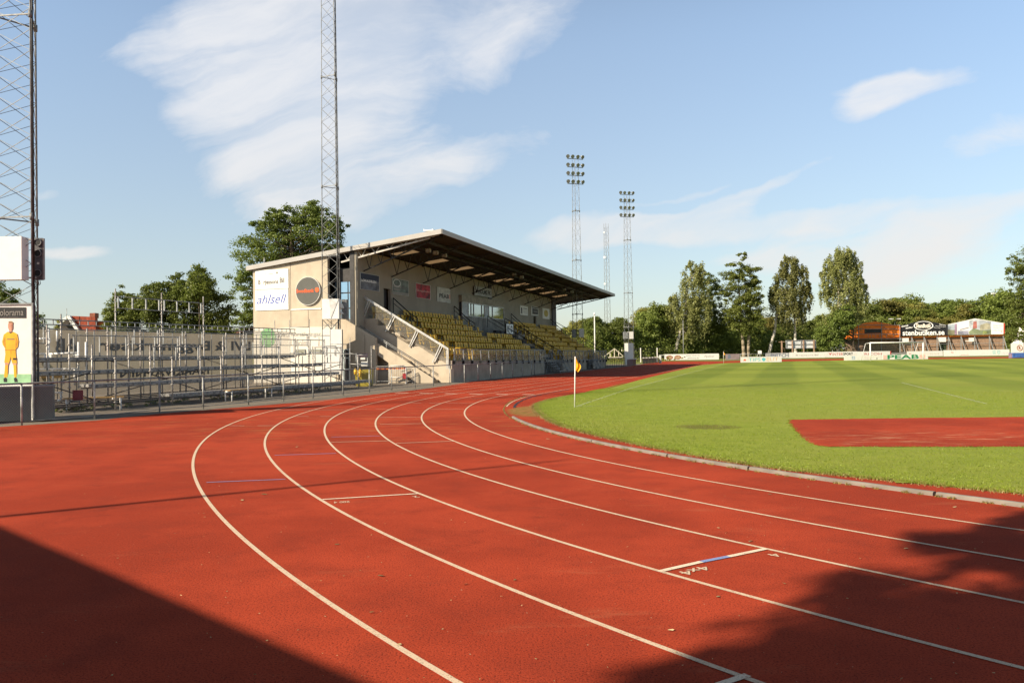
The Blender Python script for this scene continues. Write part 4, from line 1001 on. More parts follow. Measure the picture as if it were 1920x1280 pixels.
# insurance sign on the whitewashed band
rt = root('painted_sign', S(11.16, ONS(540, 635, 11.16)[0], 2.2), 'faded green disc and grey words Dina Försäkringar Laholm low on the end wall', 'sign', rotz=SROT)
tc, zc = ONS(502, 633, 11.16); b = MB('S'); b.disc((11.165, tc, zc), .62, -DW, 32, .01); b.build('green_disc', I_LGREEN, rt)
ta, za = ONS(523, 634, 11.16); tb, _ = ONS(602, 634, 11.16); text(rt, 'Dina Försäkringar', S(11.165, ta, za), NW, tb - ta, .36, I_LGREY)
ta, za = ONS(545, 648, 11.16); tb, _ = ONS(577, 648, 11.16); text(rt, 'Laholm', S(11.165, ta, za), NW, tb - ta, .36, I_LGREY)
# small aerial on the roof edge, small notice, wall plate
rt = root('roof_aerial', S(11.2, -39.0, zr(11.2, -39)), 'small white aerial on the high front corner of the stand roof', 'aerial', rotz=SROT)
b = MB('S'); b.tube((11.25, -39.2, zr(11.2, -39.2) - .02), (11.25, -39.2, zr(11.2, -39) + .14), .04); b.box((11.15, -39.75, zr(11.2, -39) + .02), (11.35, -39.1, zr(11.2, -39) + .09)); b.beam((11.25, -39.6, zr(11.2, -39)), (11.25, -39.8, zr(11.2, -39) + .16), .03); b.build('dish_arm', M_WHITE, rt)
tt_, z_ = ONS(494, 466 + 22, 11.3); rt = root('roof_pipe', S(11.4, tt_, zr(11.4, tt_) - .05), 'thin grey pipe standing up from the low part of the stand roof', 'pipe', rotz=SROT)
b = MB('S'); b.tube((11.4, tt_, zr(11.4, tt_) - .06), (11.4, tt_, zr(11.4, tt_) + .42), .09); b.build('pipe', M_GALV, rt)
ta, z1_ = ONS(751, 671, 11.6); tb, z0_ = ONS(757, 680, 11.6)
board('notice', 'small white notice with red mark on the stair wall', 'notice', S(11.6, ta), S(11.6, tb), z0_, z1_, W2, [(.2, .7, .45, .85, 'rect', 1, I_RED), (.2, .3, .8, .4, 'rect', 1, I_LGREY)], .01)
# ================================================================== masts
def mast(name, base, label, H_, side0, side1, rot, group='lattice floodlight masts', lamps=None, seg=.75, flanges=(8.2, 15.2, 22), w=.06, lamp_dir=None, cat='mast', br=.3):
    rt = root(name, base, label, cat, group)
    def V(i, z): r = (side0 + (side1 - side0) * z / H_) / math.sqrt(3); a = rot + i * 2 * math.pi / 3; return (base.x + r * math.cos(a), base.y + r * math.sin(a), z)
    for i in range(3):
        b = MB(); b.tube(V(i, 0), V(i, H_), w * 1.25, 8, w * .9); b.build('leg', M_GALV2, rt)
    b = MB(); z = .2; k = 0
    while z < H_ - seg:
        for i in range(3):
            j = (i + 1) % 3
            b.beam(V(i, z), V(j, z + seg), w * br); b.beam(V(j, z), V(i, z + seg), w * br)
        z += seg; k += 1
    b.build('lattice', M_GALV2, rt)
    for z in flanges:
        if z < H_:
            b = MB()
            for i in range(3): b.beam(V(i, z), V((i + 1) % 3, z), w * .8); b.tube((V(i, z)[0], V(i, z)[1], z - .1), (V(i, z)[0], V(i, z)[1], z + .1), w * 2.4, 8)
            b.build('flange', M_GALV2, rt)
    if lamps:
        d = Vector(lamp_dir).normalized(); x = Vector((-d.y, d.x, 0))
        for r_ in range(4):
            z = H_ + .1 - lamps * r_
            b = MB(); c = Vector((base.x, base.y, z)); b.beam(tuple(c - x * .95), tuple(c + x * .95), .07); b.build('lamp_bar', M_GALV2, rt)
            for q in (-.85, -.3, .3, .85):
                b = MB(); p = c + x * q + Vector((0, 0, .28)); dd = (d + x * q * .35 + Vector((0, 0, -.45))).normalized()
                b.beam(tuple(p - dd * .22), tuple(p + dd * .12), .14, .14, 12, .40); b.tube(tuple(p + dd * .12), tuple(p + dd * .16), .42, 14); b.beam(tuple(c + x * q), tuple(p), .05)
                b.build('floodlight', mat('floodlight housing', (.28, .30, .30), .35, .5), rt)
    return rt
near_base = AT(41.5, 787, 23.8); near_base.z = 0
m1 = mast('floodlight_mast', near_base, 'tall galvanised lattice mast at the left edge carrying a white cabinet', 30, 1.22, 1.02, R_(204), seg=.62, flanges=(5.9, 11.8, 18), w=.046)
mb2 = AT(626.5, 700, 50.0); mb2.z = 0
m2 = mast('floodlight_mast', mb2, 'lattice mast standing in front of the end wall of the grandstand', 32, 1.22, .84, R_(185.4), seg=.80, flanges=(7.9, 12.2, 19.0), w=.044)
mb3 = G(1180, 684); mb3.z = 0
m3 = mast('floodlight_mast', mb3, 'far floodlight mast with four rows of lamps, nearest the trees', 22.4, 1.35, .70, R_(20), lamps=.98, seg=1.1, flanges=(5, 9.5, 16.5), w=.055, br=.22, lamp_dir=(.25, -.97, 0))
mb4 = G(1084, 690); mb4.z = 0
m4 = mast('floodlight_mast', mb4, 'floodlight mast with four rows of lamps rising behind the far roof of the stand', 23.2, 1.25, .65, R_(20), lamps=.93, seg=1.1, flanges=(6, 12, 17.5), w=.05, br=.22, lamp_dir=(.3, -.95, 0))
mt = AT(1140, 670, 260); mt.z = 0
m5 = mast('radio_mast', mt, 'slender distant radio mast with small dishes beyond the wood', 43, 2.0, 1.4, R_(20), 'radio masts', seg=2.2, flanges=(), w=.12, br=.25, cat='radio mast')
for z, r in ((19.5, 1.0), (23.5, .5), (32, .6), (40, .4)):
    b = MB(); b.disc((mt.x - .8, mt.y - 1.2, z), r * .62, (-.2, -1, 0), 20, .3); b.build('dish', M_WHITE, m5)
def ladder_cable(rt, base, dx, dy):
    b = MB()
    b.tube((base.x + dx, base.y + dy, .3), (base.x + dx * .9, base.y + dy * .9, 24), .05)
    b.build('cable', M_BLACK, rt)
ladder_cable(m1, near_base, .61, -.40); ladder_cable(m2, mb2, .45, -.56)
# mast cabinets, louvred lamps and loudspeaker
def pxbox(rt, name, x0, x1, yt, yb, Y, depth, material, bevel=0):
    a, c = AT(x0, yb, Y), AT(x1, yt, Y)
    b = MB(); b.box((a.x, Y, a.z), (c.x, Y + depth, c.z)); return b.build(name, material, rt, bevel=bevel)
cb = pxbox(m1, 'cabinet', -46, 40, 443, 525, 23.2, .35, mat('white cabinet paint', (.82, .81, .78), .5, var=.02))  # even white paint on the mast cabinet
pxbox(m1, 'cabinet_rail', 38, 66, 447, 450, 23.6, .06, M_GALV); pxbox(m1, 'cabinet_rail', 38, 66, 519, 522, 23.6, .06, M_GALV)
cb2 = MB(); a, c = AT(604, 598, 49.3), AT(635, 560, 49.3)
cb2.box((a.x, 49.3, a.z), (c.x, 50.1, c.z)); cb2.build('cabinet', mat('white cabinet paint', (.82, .81, .78)), m2)
b = MB(); q = [AT(x, y, 49.28) for x, y in ((617, 560), (635, 560), (620, 598))]; b.prism([tuple(v) for v in q], (0, .01, 0)); b.build('cabinet_sheet', mat('creased white sheet', (.72, .71, .68), .6), m2)
for y0, y1 in ((563, 577), (578, 588)):
    q = [AT(x, y, 49.6) for x, y in ((635, y0 + 4), (640, y0 + 6), (643, y1), (635, y1))]; b = MB(); b.prism([tuple(v) for v in q], (0, .4, 0)); b.build('louvre', M_WHITE, m2)
pxbox(m2, 'grey_cabinet', 641, 650, 561, 598, 50.2, .5, M_GALV2)
b = MB(); a = AT(606, 600, 49.6); c = AT(636, 600, 49.6); lo = AT(621, 617, 49.8)
for p in (a, c, AT(621, 600, 49.6)): b.beam(tuple(p), tuple(lo), .04)
b.beam(tuple(AT(606, 610, 49.6)), tuple(AT(636, 610, 49.6)), .04); b.build('cabinet_bracket', M_GALV2, m2)
sp = root('loudspeaker', (AT(72, 525, 23.9)), 'tall grey loudspeaker column with round cones hung on the left mast', 'loudspeaker')
a, c = AT(63.5, 525, 23.9), AT(79, 446, 23.9)
b = MB(); b.box((a.x, 23.9, a.z), (c.x, 24.0, c.z)); b.build('box', mat('speaker grey', (.10, .10, .11), .6), sp, bevel=.01)
b = MB(); b.box((c.x + .002, 23.91, a.z + .01), (c.x + .03, 23.99, c.z - .01)); b.build('side_panel', mat('speaker side', (.33, .30, .28), .6), sp)
for y in (454, 475, 512):
    p = AT(71, y, 23.88); b = MB(); b.disc(tuple(p), .098, (0, -1, 0), 24, .02); cn = b.build('cone', M_BLACK, sp); b = MB(); b.ring((p.x, 23.86, p.z), .095, .112, (0, -1, 0), 24, .02); b.build('cone_rim', M_GREYP, cn)
p = AT(71, 493.5, 23.88); b = MB(); b.box((p.x - .03, 23.88, p.z - .03), (p.x + .03, 23.9, p.z + .03)); b.build('badge', M_OFFW, sp)
b = MB()
for i in range(4):
    pts = [AT(66 + i * 3 + dx, 526 + dy, 24.0) for dx, dy in ((0, 0), (1, 6), (-1 - i, 10), (-3 - i, 14 + i * 3))]
    for p, q in zip(pts[:-1], pts[1:]): b.tube(tuple(p), tuple(q), .018, 6)
b.build('cable', M_BLACK, sp)
pxbox(m3, 'cabinet', 1169.5, 1177, 622, 635, mb3.y - .6, .6, M_GALV2); pxbox(m3, 'cabinet', 1179, 1187.5, 621.5, 635, mb3.y - .7, .8, M_OFFW)
pxbox(m4, 'cabinet', 1073, 1080, 617, 633, mb4.y - .6, .6, M_GALV2); pxbox(m4, 'cabinet', 1086, 1095, 616, 632, mb4.y - .7, .8, M_OFFW)
# advertising boxes round the feet of the masts
def ad_box(label, x0, x1, x2, yt, yb, Y, depth, side=M_GREYP):
    a, c = AT(x0, yb, Y), AT(x1, yt, Y)
    rt = root('advertising_box', ((a.x + c.x) / 2, Y, .05), label, 'advertising box')
    e = AT(x2, yt, Y + depth); b = MB(); z0 = max(.05, a.z)
    b.hexa([(a.x, Y, z0), (c.x, Y, z0), (e.x, Y + depth, z0), (a.x + (e.x - c.x), Y + depth, z0)], [(a.x, Y, c.z), (c.x, Y, c.z), (e.x, Y + depth, c.z), (a.x + (e.x - c.x), Y + depth, c.z)])
    b.build('box', side, rt)
    b = MB(); b.box((a.x, Y - .02, z0), (c.x - .02, Y - .003, c.z)); b.build('poster', mat('poster white', (.80, .78, .73), .6, var=.02), rt)
    return rt
ab = ad_box('white advertising box with a printed footballer in yellow round the left mast', -44, 62.5, 67, 568, 790, 23.05, 1.25, mat('box side grey', (.16, .16, .15), .7))
def flat(rt, pts, Y, m, name='printed_patch'):
    b = MB(); q = [AT(x, y, Y) for x, y in pts]; b.prism([tuple(v) for v in q], (0, .004, 0)); return b.build(name, m, rt)
YP = 23.018
flat(ab, [(-44, 701), (58, 701), (58, 720), (-44, 720)], YP, mat('printed turf green', (.33, .60, .33), .7))
flat(ab, [(-10, 576), (48.5, 576), (48.5, 596), (-10, 596)], YP, I_BLACK, 'printed_band')
p = AT(-6, 592, YP - .006); q = AT(44, 579, YP - .006); text(ab, 'colorama', (p.x, YP - .006, p.z), (1, 0, 0), q.x - p.x, q.z - p.z, I_LGREY, normal_off=.001)
p = AT(5, 595, YP - .006); q = AT(34, 593.7, YP - .006); text(ab, 'www.colorama.se', (p.x, YP - .006, p.z), (1, 0, 0), q.x - p.x, q.z - p.z, I_LGREY, normal_off=.001)
skin = mat('printed skin', (.62, .30, .20), .7); kit = mat('printed yellow kit', (.80, .42, .02), .7, var=.08)
flat(ab, [(15, 608), (17, 604), (21, 603), (24, 606), (24, 614), (22, 619), (21.5, 624), (17.5, 624), (17, 619), (15, 614)], YP - .002, skin, 'printed_head')
flat(ab, [(14, 622), (25, 622), (32, 626), (34.5, 640), (33, 650), (29, 655), (29.5, 664), (31.5, 681), (22.5, 680.5), (20, 668), (17, 680.5), (8, 679.5), (10, 664), (9, 652), (5, 646), (4, 640), (7, 627)], YP - .003, kit, 'printed_kit')
flat(ab, [(9.5, 684), (15, 684), (14, 706), (10.5, 708), (7.5, 706)], YP - .004, kit, 'printed_leg'); flat(ab, [(25, 684), (30.5, 684), (31, 706), (29, 708), (26.5, 706)], YP - .004, kit, 'printed_leg')
flat(ab, [(9, 679.5), (16.5, 680.5), (15.5, 684), (9.5, 684)], YP - .003, skin); flat(ab, [(23, 680.5), (31, 681), (30.5, 684), (24.5, 684)], YP - .003, skin)
flat(ab, [(6.5, 710), (10, 707), (13, 710), (13, 716), (7, 716)], YP - .005, I_BLACK); flat(ab, [(26, 709), (29, 707), (32, 710), (33, 716), (27, 716)], YP - .005, I_BLACK)
kd = mat('printed kit shadow', (.52, .24, .02), .7)
flat(ab, [(5.5, 640), (9.5, 630), (10.5, 652), (9, 652)], YP - .0045, kd); flat(ab, [(33.5, 640), (29.5, 631), (28.5, 652), (30, 654)], YP - .0045, kd); flat(ab, [(9.3, 655), (29, 655), (29.2, 656.6), (9.2, 656.6)], YP - .0045, kd); flat(ab, [(19.5, 657), (21, 657), (20.4, 668)], YP - .0045, kd)
flat(ab, [(15, 604.5), (17, 602.3), (21, 601.8), (24, 604), (24, 607), (22, 605), (17, 605)], YP - .0045, mat('printed fair hair', (.35, .2, .1), .7)); flat(ab, [(21, 608), (23.8, 607), (23.5, 616), (21.5, 619)], YP - .0045, mat('printed skin shade', (.42, .19, .12), .7))
b = MB(); a_, c_ = AT(-44, 718, 23.0), AT(62.5, 568, 23.0)
b.beam((c_.x - .03, 23.02, .1), (c_.x - .03, 23.02, c_.z), .05); b.beam((a_.x, 23.02, c_.z - .02), (c_.x, 23.02, c_.z - .02), .05); b.build('frame', M_GALV2, ab)
flat(ab, [(14.5, 622), (24.5, 622), (20, 625)], YP - .005, I_BLACK); flat(ab, [(24, 671), (30.5, 671), (30.8, 674.5), (24.5, 674.5)], YP - .006, I_BLACK); flat(ab, [(13, 635), (27, 635), (27, 636.6), (13, 636.6)], YP - .006, I_GREY)
ab2 = ad_box('tall white advertising box round the foot of the mast by the end wall', 606, 641.5, 643, 617, 702, 49.3, 1.3)
a, c = AT(1172, 684, mb3.y - .9), AT(1187.5, 643, mb3.y - .9)
ab3 = ad_box('narrow advertising box with a faded printed player round the far mast', 1171.5, 1178, 1187.5, 643, 684, mb3.y - 1.3, 1.0, M_OFFW)
# ================================================================== track fence
FE = [(-27.5, -38.9), (-24.2, -38.7), (-21.5, -38.6), (-17.63, -38.3), (-15.45, -38.05), (-12.9, -38.0), (-11.2, -37.7), (-8.95, -37.55), (-6.9, -37.45), (-4.9, -37.4), (-2.6, -37.35), (-.3, -37.3), (1.95, -37.3), (4.6, -37.3), (6.9, -37.3), (9.2, -37.3), (11.45, -37.3), (13.7, -37.3), (16.0, -37.3), (18.3, -37.3), (20.5, -37.3), (22.7, -37.3), (25.0, -37.3)]
fence = root('track_fence', S(0, -37.4, 0), 'low galvanised tube fence along the outer edge of the track', 'fence', rotz=SROT)
ZF = 1.12
for i, (s_, t_) in enumerate(FE):
    b = MB('S'); b.tube((s_, t_, 0), (s_, t_, ZF - .02), .052, 10); b.build('post', mat('pale galvanised post', (.42, .43, .41), .5, .25, var=.2, scale=7), fence)
b = MB('S')
for p, q in zip(FE[:-1], FE[1:]): b.tube((*p, ZF), (*q, ZF), .05, 8)
b.build('top_rail', M_GALV2, fence)
b = MB('S')
for p, q in zip(FE[:-1], FE[1:]): b.tube((*p, .09), (*q, .09), .025, 6)
b.build('bottom_wire', M_GALV2, fence)
for p, q in zip(FE[:13], FE[1:14]):
    b = MB('S'); b.face([(*p, .10), (*q, .10), (*q, ZF - .03), (*p, ZF - .03)]); b.build('mesh_panel', M_CHAIN, fence)
f2 = root('track_fence', S(32, -37.3, 0), 'thin rail fence before the shaded gates of the grandstand', 'fence', rotz=SROT)
F2 = [(25.6, -37.25), (28.3, -37.25), (31.0, -37.25), (38.6, -37.25), (41.2, -37.25), (44, -37.25), (46.8, -37.25)]
for seg_ in (F2[:3], F2[3:]):
    b = MB('S')
    for p, q in zip(seg_[:-1], seg_[1:]): b.tube((*p, 1.02), (*q, 1.0), .05, 8)
    b.build('top_rail', M_GALV2, f2)
    for p in seg_: b = MB('S'); b.tube((*p, 0), (*p, 1.0), .05); b.build('post', M_GALV2, f2)
rs = root('red_plate', AT(146, 751, 24.2), 'small square maroon plate hung on the track fence', 'plate')
a, c = AT(136.5, 750, 24.15), AT(156, 731, 24.15); b = MB(); b.box((a.x, 24.13, a.z), (c.x, 24.15, c.z)); b.build('plate', M_MAROON, rs)
# grey cabinet behind the fence at the left
gc = root('grey_cabinet', S(-18, -39.2, 0), 'low flat topped grey metal cabinet behind the fence at the left edge', 'cabinet')
p0_, p1_ = AT(-60, 760, 22.5), AT(103, 760, 24.1)
b = MB(); pts = [(p0_.x, 22.2), (AT(100, 780, 23.3).x, 23.3), (AT(103, 780, 24.0).x, 24.0), (p0_.x, 24.0)]
b.hexa([(x, y, .04) for x, y in pts], [(x, y, .98) for x, y in pts]); b.build('body', mat('cabinet grey', (.115, .135, .135), .6, var=.1, scale=1.2, dirt=(.16, .15, .14, .6)), gc)
b = MB(); b.hexa([(x + (.02 if i in (1, 2) else 0), y + (-.02 if i in (0, 1) else .02), .982) for i, (x, y) in enumerate(pts)], [(x + (.02 if i in (1, 2) else 0), y + (-.02 if i in (0, 1) else .02), 1.02) for i, (x, y) in enumerate(pts)]); b.build('lid', M_GREYP, gc)
# ================================================================== open standing terrace of scaffold tubes
ter = root('standing_terrace', S(-3, -43, 0), 'open standing terrace of galvanised scaffold posts planks and rails', 'terrace', rotz=SROT)
BS = [-14.9, -12.2, -9.5, -6.75, -4.05, -1.25, 1.55, 4.3]
M_POST = mat('scaffold post', (.40, .38, .355), .5, .3, var=.25, scale=9, dirt=(.32, .14, .08, .35))
def clamp_post(s_, t_, z0, z1):
    b = MB('S'); b.tube((s_, t_, z0), (s_, t_, z1), .055, 8)
    z = z0 + .25
    while z < z1: b.tube((s_, t_, z - .015), (s_, t_, z + .015), .12, 8); z += .5
    b.build('post', M_POST, ter)
for k in range(5):
    t_ = -40.5 - 1.02 * k; zd = .42 + .47 * k; ztop = zd + (1.38, 1.36, 1.30, 1.15, 1.1)[k]
    for j, s_ in enumerate(BS):
        if k == 0 and j < 1: continue
        if s_ > 3 and k > 3: continue
        clamp_post(s_, t_, .02, ztop if k < 4 else 2.95)
    sA = BS[0] if k > 1 else BS[1] + (2.7 if k == 0 else 0); sB = BS[-1] - .3 + (1.7 if k == 0 else 0) - .9 * max(0, k - 2)
    if k == 4: continue
    b = MB('S')
    for dt in (0, -.27): 
        b.box((sA - .1, t_ - .24 + dt, zd - .10), (sB + .1, t_ + .0 + dt, zd))
    b.build('plank', M_ALU, ter)
    b = MB('S'); b.tube((sA, t_ + .02, zd - .13), (sB, t_ + .02, zd - .13), .045); b.tube((sA, t_ - .5, zd - .15), (sB, t_ - .5, zd - .15), .045)
    n_ = int((sB - sA) / .42)
    for i in range(n_): s_ = sA + .2 + i * .42; b.box((s_, t_ + .0, zd - .13), (s_ + .06, t_ + .03, zd - .045)); b.box((s_, t_ - .5, zd - .15), (s_ + .06, t_ - .47, zd - .045))
    b.build('ledger', M_GALV2, ter)
    if k > 0:
        for j in range(len(BS) - 1):
            s_, e = BS[j], BS[j + 1]
            if (k == 1 and j in (0, 1, 3, 5)) or (k == 2 and j in (0, 3)) or (k == 3 and j in (1, 4)) or (e > 4 and k > 3): continue
            z1_, z0_ = ztop - .06, zd + .50
            b = MB('S')
            b.tube((s_ + .08, t_ + .03, z1_), (e - .08, t_ + .03, z1_), .04); b.tube((s_ + .08, t_ + .03, z0_), (e - .08, t_ + .03, z0_), .035)
            for f in (.06, .48, .94): x = s_ + (e - s_) * f; b.beam((x, t_ + .03, z0_), (x, t_ + .03, z1_), .04, .03)
            b.build('guard_frame', M_GALV, ter)
# rear walkway with ladder beams and tall posts
tb_ = -45.9
for j, s_ in enumerate(BS): clamp_post(s_, tb_, .02, 4.75 if j in (3, 4, 5) else 3.55 if j in (2,) else 3.3)
for z0_, z1_ in ((3.12, 3.32),):
    b = MB('S'); b.tube((BS[0], tb_, z0_), (6.6, tb_, z0_), .045); b.tube((BS[0], tb_, z1_), (6.6, tb_, z1_), .045)
    for s_ in np.arange(BS[0], 6.6, .42): b.beam((s_, tb_, z0_), (s_, tb_, z1_), .03)
    b.build('ladder_beam', M_GALV2, ter)
for j in (3, 4):
    s_, e = BS[j], BS[j + 1]; b = MB('S'); b.tube((s_, tb_, 4.42), (e, tb_, 4.42), .035); b.tube((s_, tb_, 3.92), (e, tb_, 3.92), .035)
    for f in np.linspace(.06, .94, 4): x = s_ + (e - s_) * f; b.beam((x, tb_, 3.92), (x, tb_, 4.42), .05)
    b.build('guard_frame', M_GALV, ter)
b = MB('S'); z_ = 2.3; b.tube((BS[0], tb_, 2.95), (5.6, tb_, 2.95), .04)
for s_ in np.arange(BS[0] + .7, 5.6, .9): b.tube((s_, tb_ + .02, .1), (s_, tb_ + .02, 2.95), .035)
b.build('back_rail', M_GALV2, ter)
b = MB('S')
for j in range(0, 7, 2): b.tube((BS[j], -44.6, .1), (BS[j + 1], -41.5, 1.3), .04); b.tube((BS[j + 1], -40.6, .15), (BS[j], -43.5, 1.7), .04)
for k in range(5): b.tube((BS[0], -40.5 - k, .25), (BS[-1], -40.5 - k, .25), .045); 
b.build('brace', M_DARK, ter)
# tall thin rods in front of the end wall (right part of the terrace)
for px, yt in ((515, 600), (543, 600), (580, 598), (619, 616), (656, 633), (696, 648)):
    p = AT(px, yt, 47.0 - (px - 515) * .012); b = MB(); b.tube((p.x, p.y, .05), tuple(p), .04); b.build('post', M_POST, ter)
b = MB()
for (x0, y0), (x1, y1) in (((543, 613), (580, 613.5)), ((580, 629), (618, 629)), ((619, 645), (656, 645.5)), ((543, 661.5), (656, 662)), ((656, 662), (672, 665)), ((600, 648), (630, 648.5)), ((630, 662), (672, 665)), ((631, 654), (645, 672)), ((672, 665), (690, 665)), ((619, 653), (634, 653)), ((656, 682), (696, 684))):
    b.tube(tuple(AT(x0, y0, 46)), tuple(AT(x1, y1, 46)), .04)
for x, y0, y1 in ((612, 648, 667), (628, 648, 666), (630, 648, 668), (598, 632, 649), (668, 662, 686), (637, 665, 690), (647, 668, 690), (567, 667, 695), (590, 665, 695)): b.tube(tuple(AT(x, y0, 46)), tuple(AT(x, y1, 46)), .045)
b.build('guard_frame', M_GALV, ter)
# sunlit white frames of the stair at the left end
ws_ = root('terrace_stair', AT(105, 760, 31) - Vector((0, 0, AT(105, 760, 31).z)), 'sunlit white tube frames and rails of the short stair beside the left mast', 'stair')
b = MB(); Yq = 30.5
for (x0, y0), (x1, y1) in (((69, 635), (89, 634.5)), ((64, 664), (92, 663)), ((92, 663.5), (146, 661)), ((68, 692), (147, 691.5)), ((100, 736), (117, 736)), ((101, 751), (150, 751))): b.tube(tuple(AT(x0, y0, Yq)), tuple(AT(x1, y1, Yq)), .075)
for x, y0, y1 in ((91, 617, 717), (84, 664, 692), (99, 692, 719), (119, 692, 720), (140, 692, 722), (147, 641, 728), (161, 641, 717), (107, 620, 640), (114, 736, 752), (148, 751, 772)): b.tube(tuple(AT(x, y0, Yq)), tuple(AT(x, y1, Yq)), .07)
b.build('frame', M_WHITE, ws_)
b = MB(); 
for (x0, y0, x1, y1) in ((88, 634, 94, 643), (93, 664, 97, 672), (141, 664, 148, 671)): p, q = AT(x0, y1, Yq), AT(x1, y0, Yq); b.box((p.x, Yq - .03, p.z), (q.x, Yq + .03, q.z))
b.build('gusset', M_WHITE, ws_)
for x0, y0, x1, y1 in ((69, 703, 120, 709), (70, 677, 78, 682)):
    p, q = AT(x0, y1, 31.5), AT(x1, y0, 31.5); b = MB(); b.box((p.x, 31.4, p.z), (q.x, 31.7, q.z)); b.build('plank', M_WOOD, ws_)
# backdrop sheet with lettering seen from behind
tp = root('backdrop_sheet', S(-4.5, -46.15, .3), 'long beige sheet behind the standing terrace, its big lettering showing through reversed', 'tarpaulin', rotz=SROT)
b = MB('S'); ns = 60
for i in range(ns):
    sa, sb = BS[0] - .4 + (2.9 - BS[0] + .4) * i / ns, BS[0] - .4 + (2.9 - BS[0] + .4) * (i + 1) / ns
    f = lambda s_: -46.15 + .02 * math.sin(s_ * 2.3)
    b.face([(sa, f(sa), .25), (sb, f(sb), .25), (sb, f(sb), 2.93), (sa, f(sa), 2.93)])
b.build('sheet', M_TARP, tp)
b = MB('S'); b.face([(2.9, -46.15, .25), (6.3, -46.15, .25), (6.3, -46.15, 2.90), (2.9, -46.15, 2.93)]); b.build('thin_sheet', M_TARP2, tp)
def mirror_text(txt, x_left, x_right, yb, yt, m=I_SHADE, t_=-46.10, bold=.03):
    sa, z0_ = ONT(x_left, yb, t_); sb, _ = ONT(x_right, yb, t_); z1_ = ONT(x_left, yt, t_)[1]
    text(tp, txt, S(sa, t_, z0_), DW, sb - sa, z1_ - z0_, m, mirror=True, bold=bold, normal_off=.0)
mirror_text('LVI & Byggmarkiser', 186, 470, 664, 636); mirror_text('AB', 104, 147, 662, 634); mirror_text('NARKIVAVNIN', 225, 392, 708, 694, I_SHADE)
# ================================================================== things on the paving by the stand
def bench(label, x0, x1, y0, y1, Y0, Y1, h=.46):
    a = G(x0, y0); c = G(x1, y1); d = (c - a); d.z = 0; L = d.length; d.normalize(); n = Vector((-d.y, d.x, 0))
    rt = root('bench', (a + c) / 2, label, 'bench', 'wooden benches with white legs', math.atan2(d.y, d.x))
    b = MB(); b.prism([tuple(a + Vector((0, 0, h - .04))), tuple(c + Vector((0, 0, h - .04))), tuple(c + n * .32 + Vector((0, 0, h - .04))), tuple(a + n * .32 + Vector((0, 0, h - .04)))], (0, 0, .04)); b.build('seat', M_WOOD, rt)
    for e in (a + d * .1, c - d * .1):
        b = MB(); b.tube(tuple(e), tuple(e + Vector((0, 0, h - .04))), .05); b.tube(tuple(e + n * .3), tuple(e + n * .3 + Vector((0, 0, h - .04))), .05); b.beam(tuple(e - d * .25 + Vector((0, 0, h - .06))), tuple(e + n * .3 + Vector((0, 0, h - .06))), .05); b.build('leg', M_WHITE, rt)
bench('long plank bench with white tube legs just behind the track fence', 432, 512, 753, 745, 0, 0)
bench('plank bench with white legs beside the grey cabinet', 118, 232, 772, 768, 0, 0)
sk = root('yellow_container', AT(681, 722, 45.5) - Vector((0, 0, AT(681, 722, 45.5).z)), 'olive yellow steel container standing against the end wall', 'container')
a, c = AT(665.5, 724, 45.6), AT(695, 690, 45.6); b = MB(); b.hexa([(a.x + .05, 45.6, .02), (c.x - .05, 45.6, .02), (c.x - .05, 46.6, .02), (a.x + .05, 46.6, .02)], [(a.x, 45.55, c.z), (c.x, 45.55, c.z), (c.x, 46.65, c.z), (a.x, 46.65, c.z)]); b.build('body', M_OLIVE, sk)
b = MB(); b.box((a.x - .02, 45.52, c.z), (c.x + .02, 46.7, c.z + .08)); b.build('lid', M_BLACK, sk)
for x in (666.5, 675):
    q = AT(x, 700, 45.3); rt = root('yellow_drum', (q.x, 45.3, .5), 'bright yellow cylinder in front of the container, %s one' % ('left' if x < 670 else 'right'), 'drum', 'yellow cylinders')
    b = MB(); z1_ = AT(x, 692, 45.3).z; z0_ = AT(x, 702 if x < 670 else 707, 45.3).z
    b.tube((q.x, 45.3, z0_), (q.x, 45.3, z1_), .17, 16); b.build('body', M_YEL, rt)
    b = MB(); b.tube((q.x, 45.3, z1_), (q.x, 45.3, z1_ + .05), .12, 16, .08); b.tube((q.x, 45.3, (z0_ + z1_) / 2 - .02), (q.x, 45.3, (z0_ + z1_) / 2 + .02), .19, 16); b.build('cap', mat('dull yellow', (.6, .38, .02)), rt)
nb = root('notice_stand', AT(679, 722, 46.2) - Vector((0, 0, AT(679, 722, 46.2).z)), 'notice stand with a dark header and white sheets above the yellow container', 'notice stand')
for x0, y0, x1, y1, m, nm in ((669, 662, 689.5, 669, mat('dark plum header', (.06, .04, .06)), 'header'), (676, 670, 684.5, 674, W2, 'sheet'), (677, 677.5, 689, 686, W2, 'sheet')):
    p, q = AT(x0, y1, 46.5), AT(x1, y0, 46.5); b = MB(); b.box((p.x, 46.5, p.z), (q.x, 46.54, q.z)); b.build(nm, m, nb)
b = MB()
for x in (670, 689): b.tube((AT(x, 690, 46.56).x, 46.56, .05), tuple(AT(x, 662, 46.56)), .05)
b.build('post', M_GALV, nb)
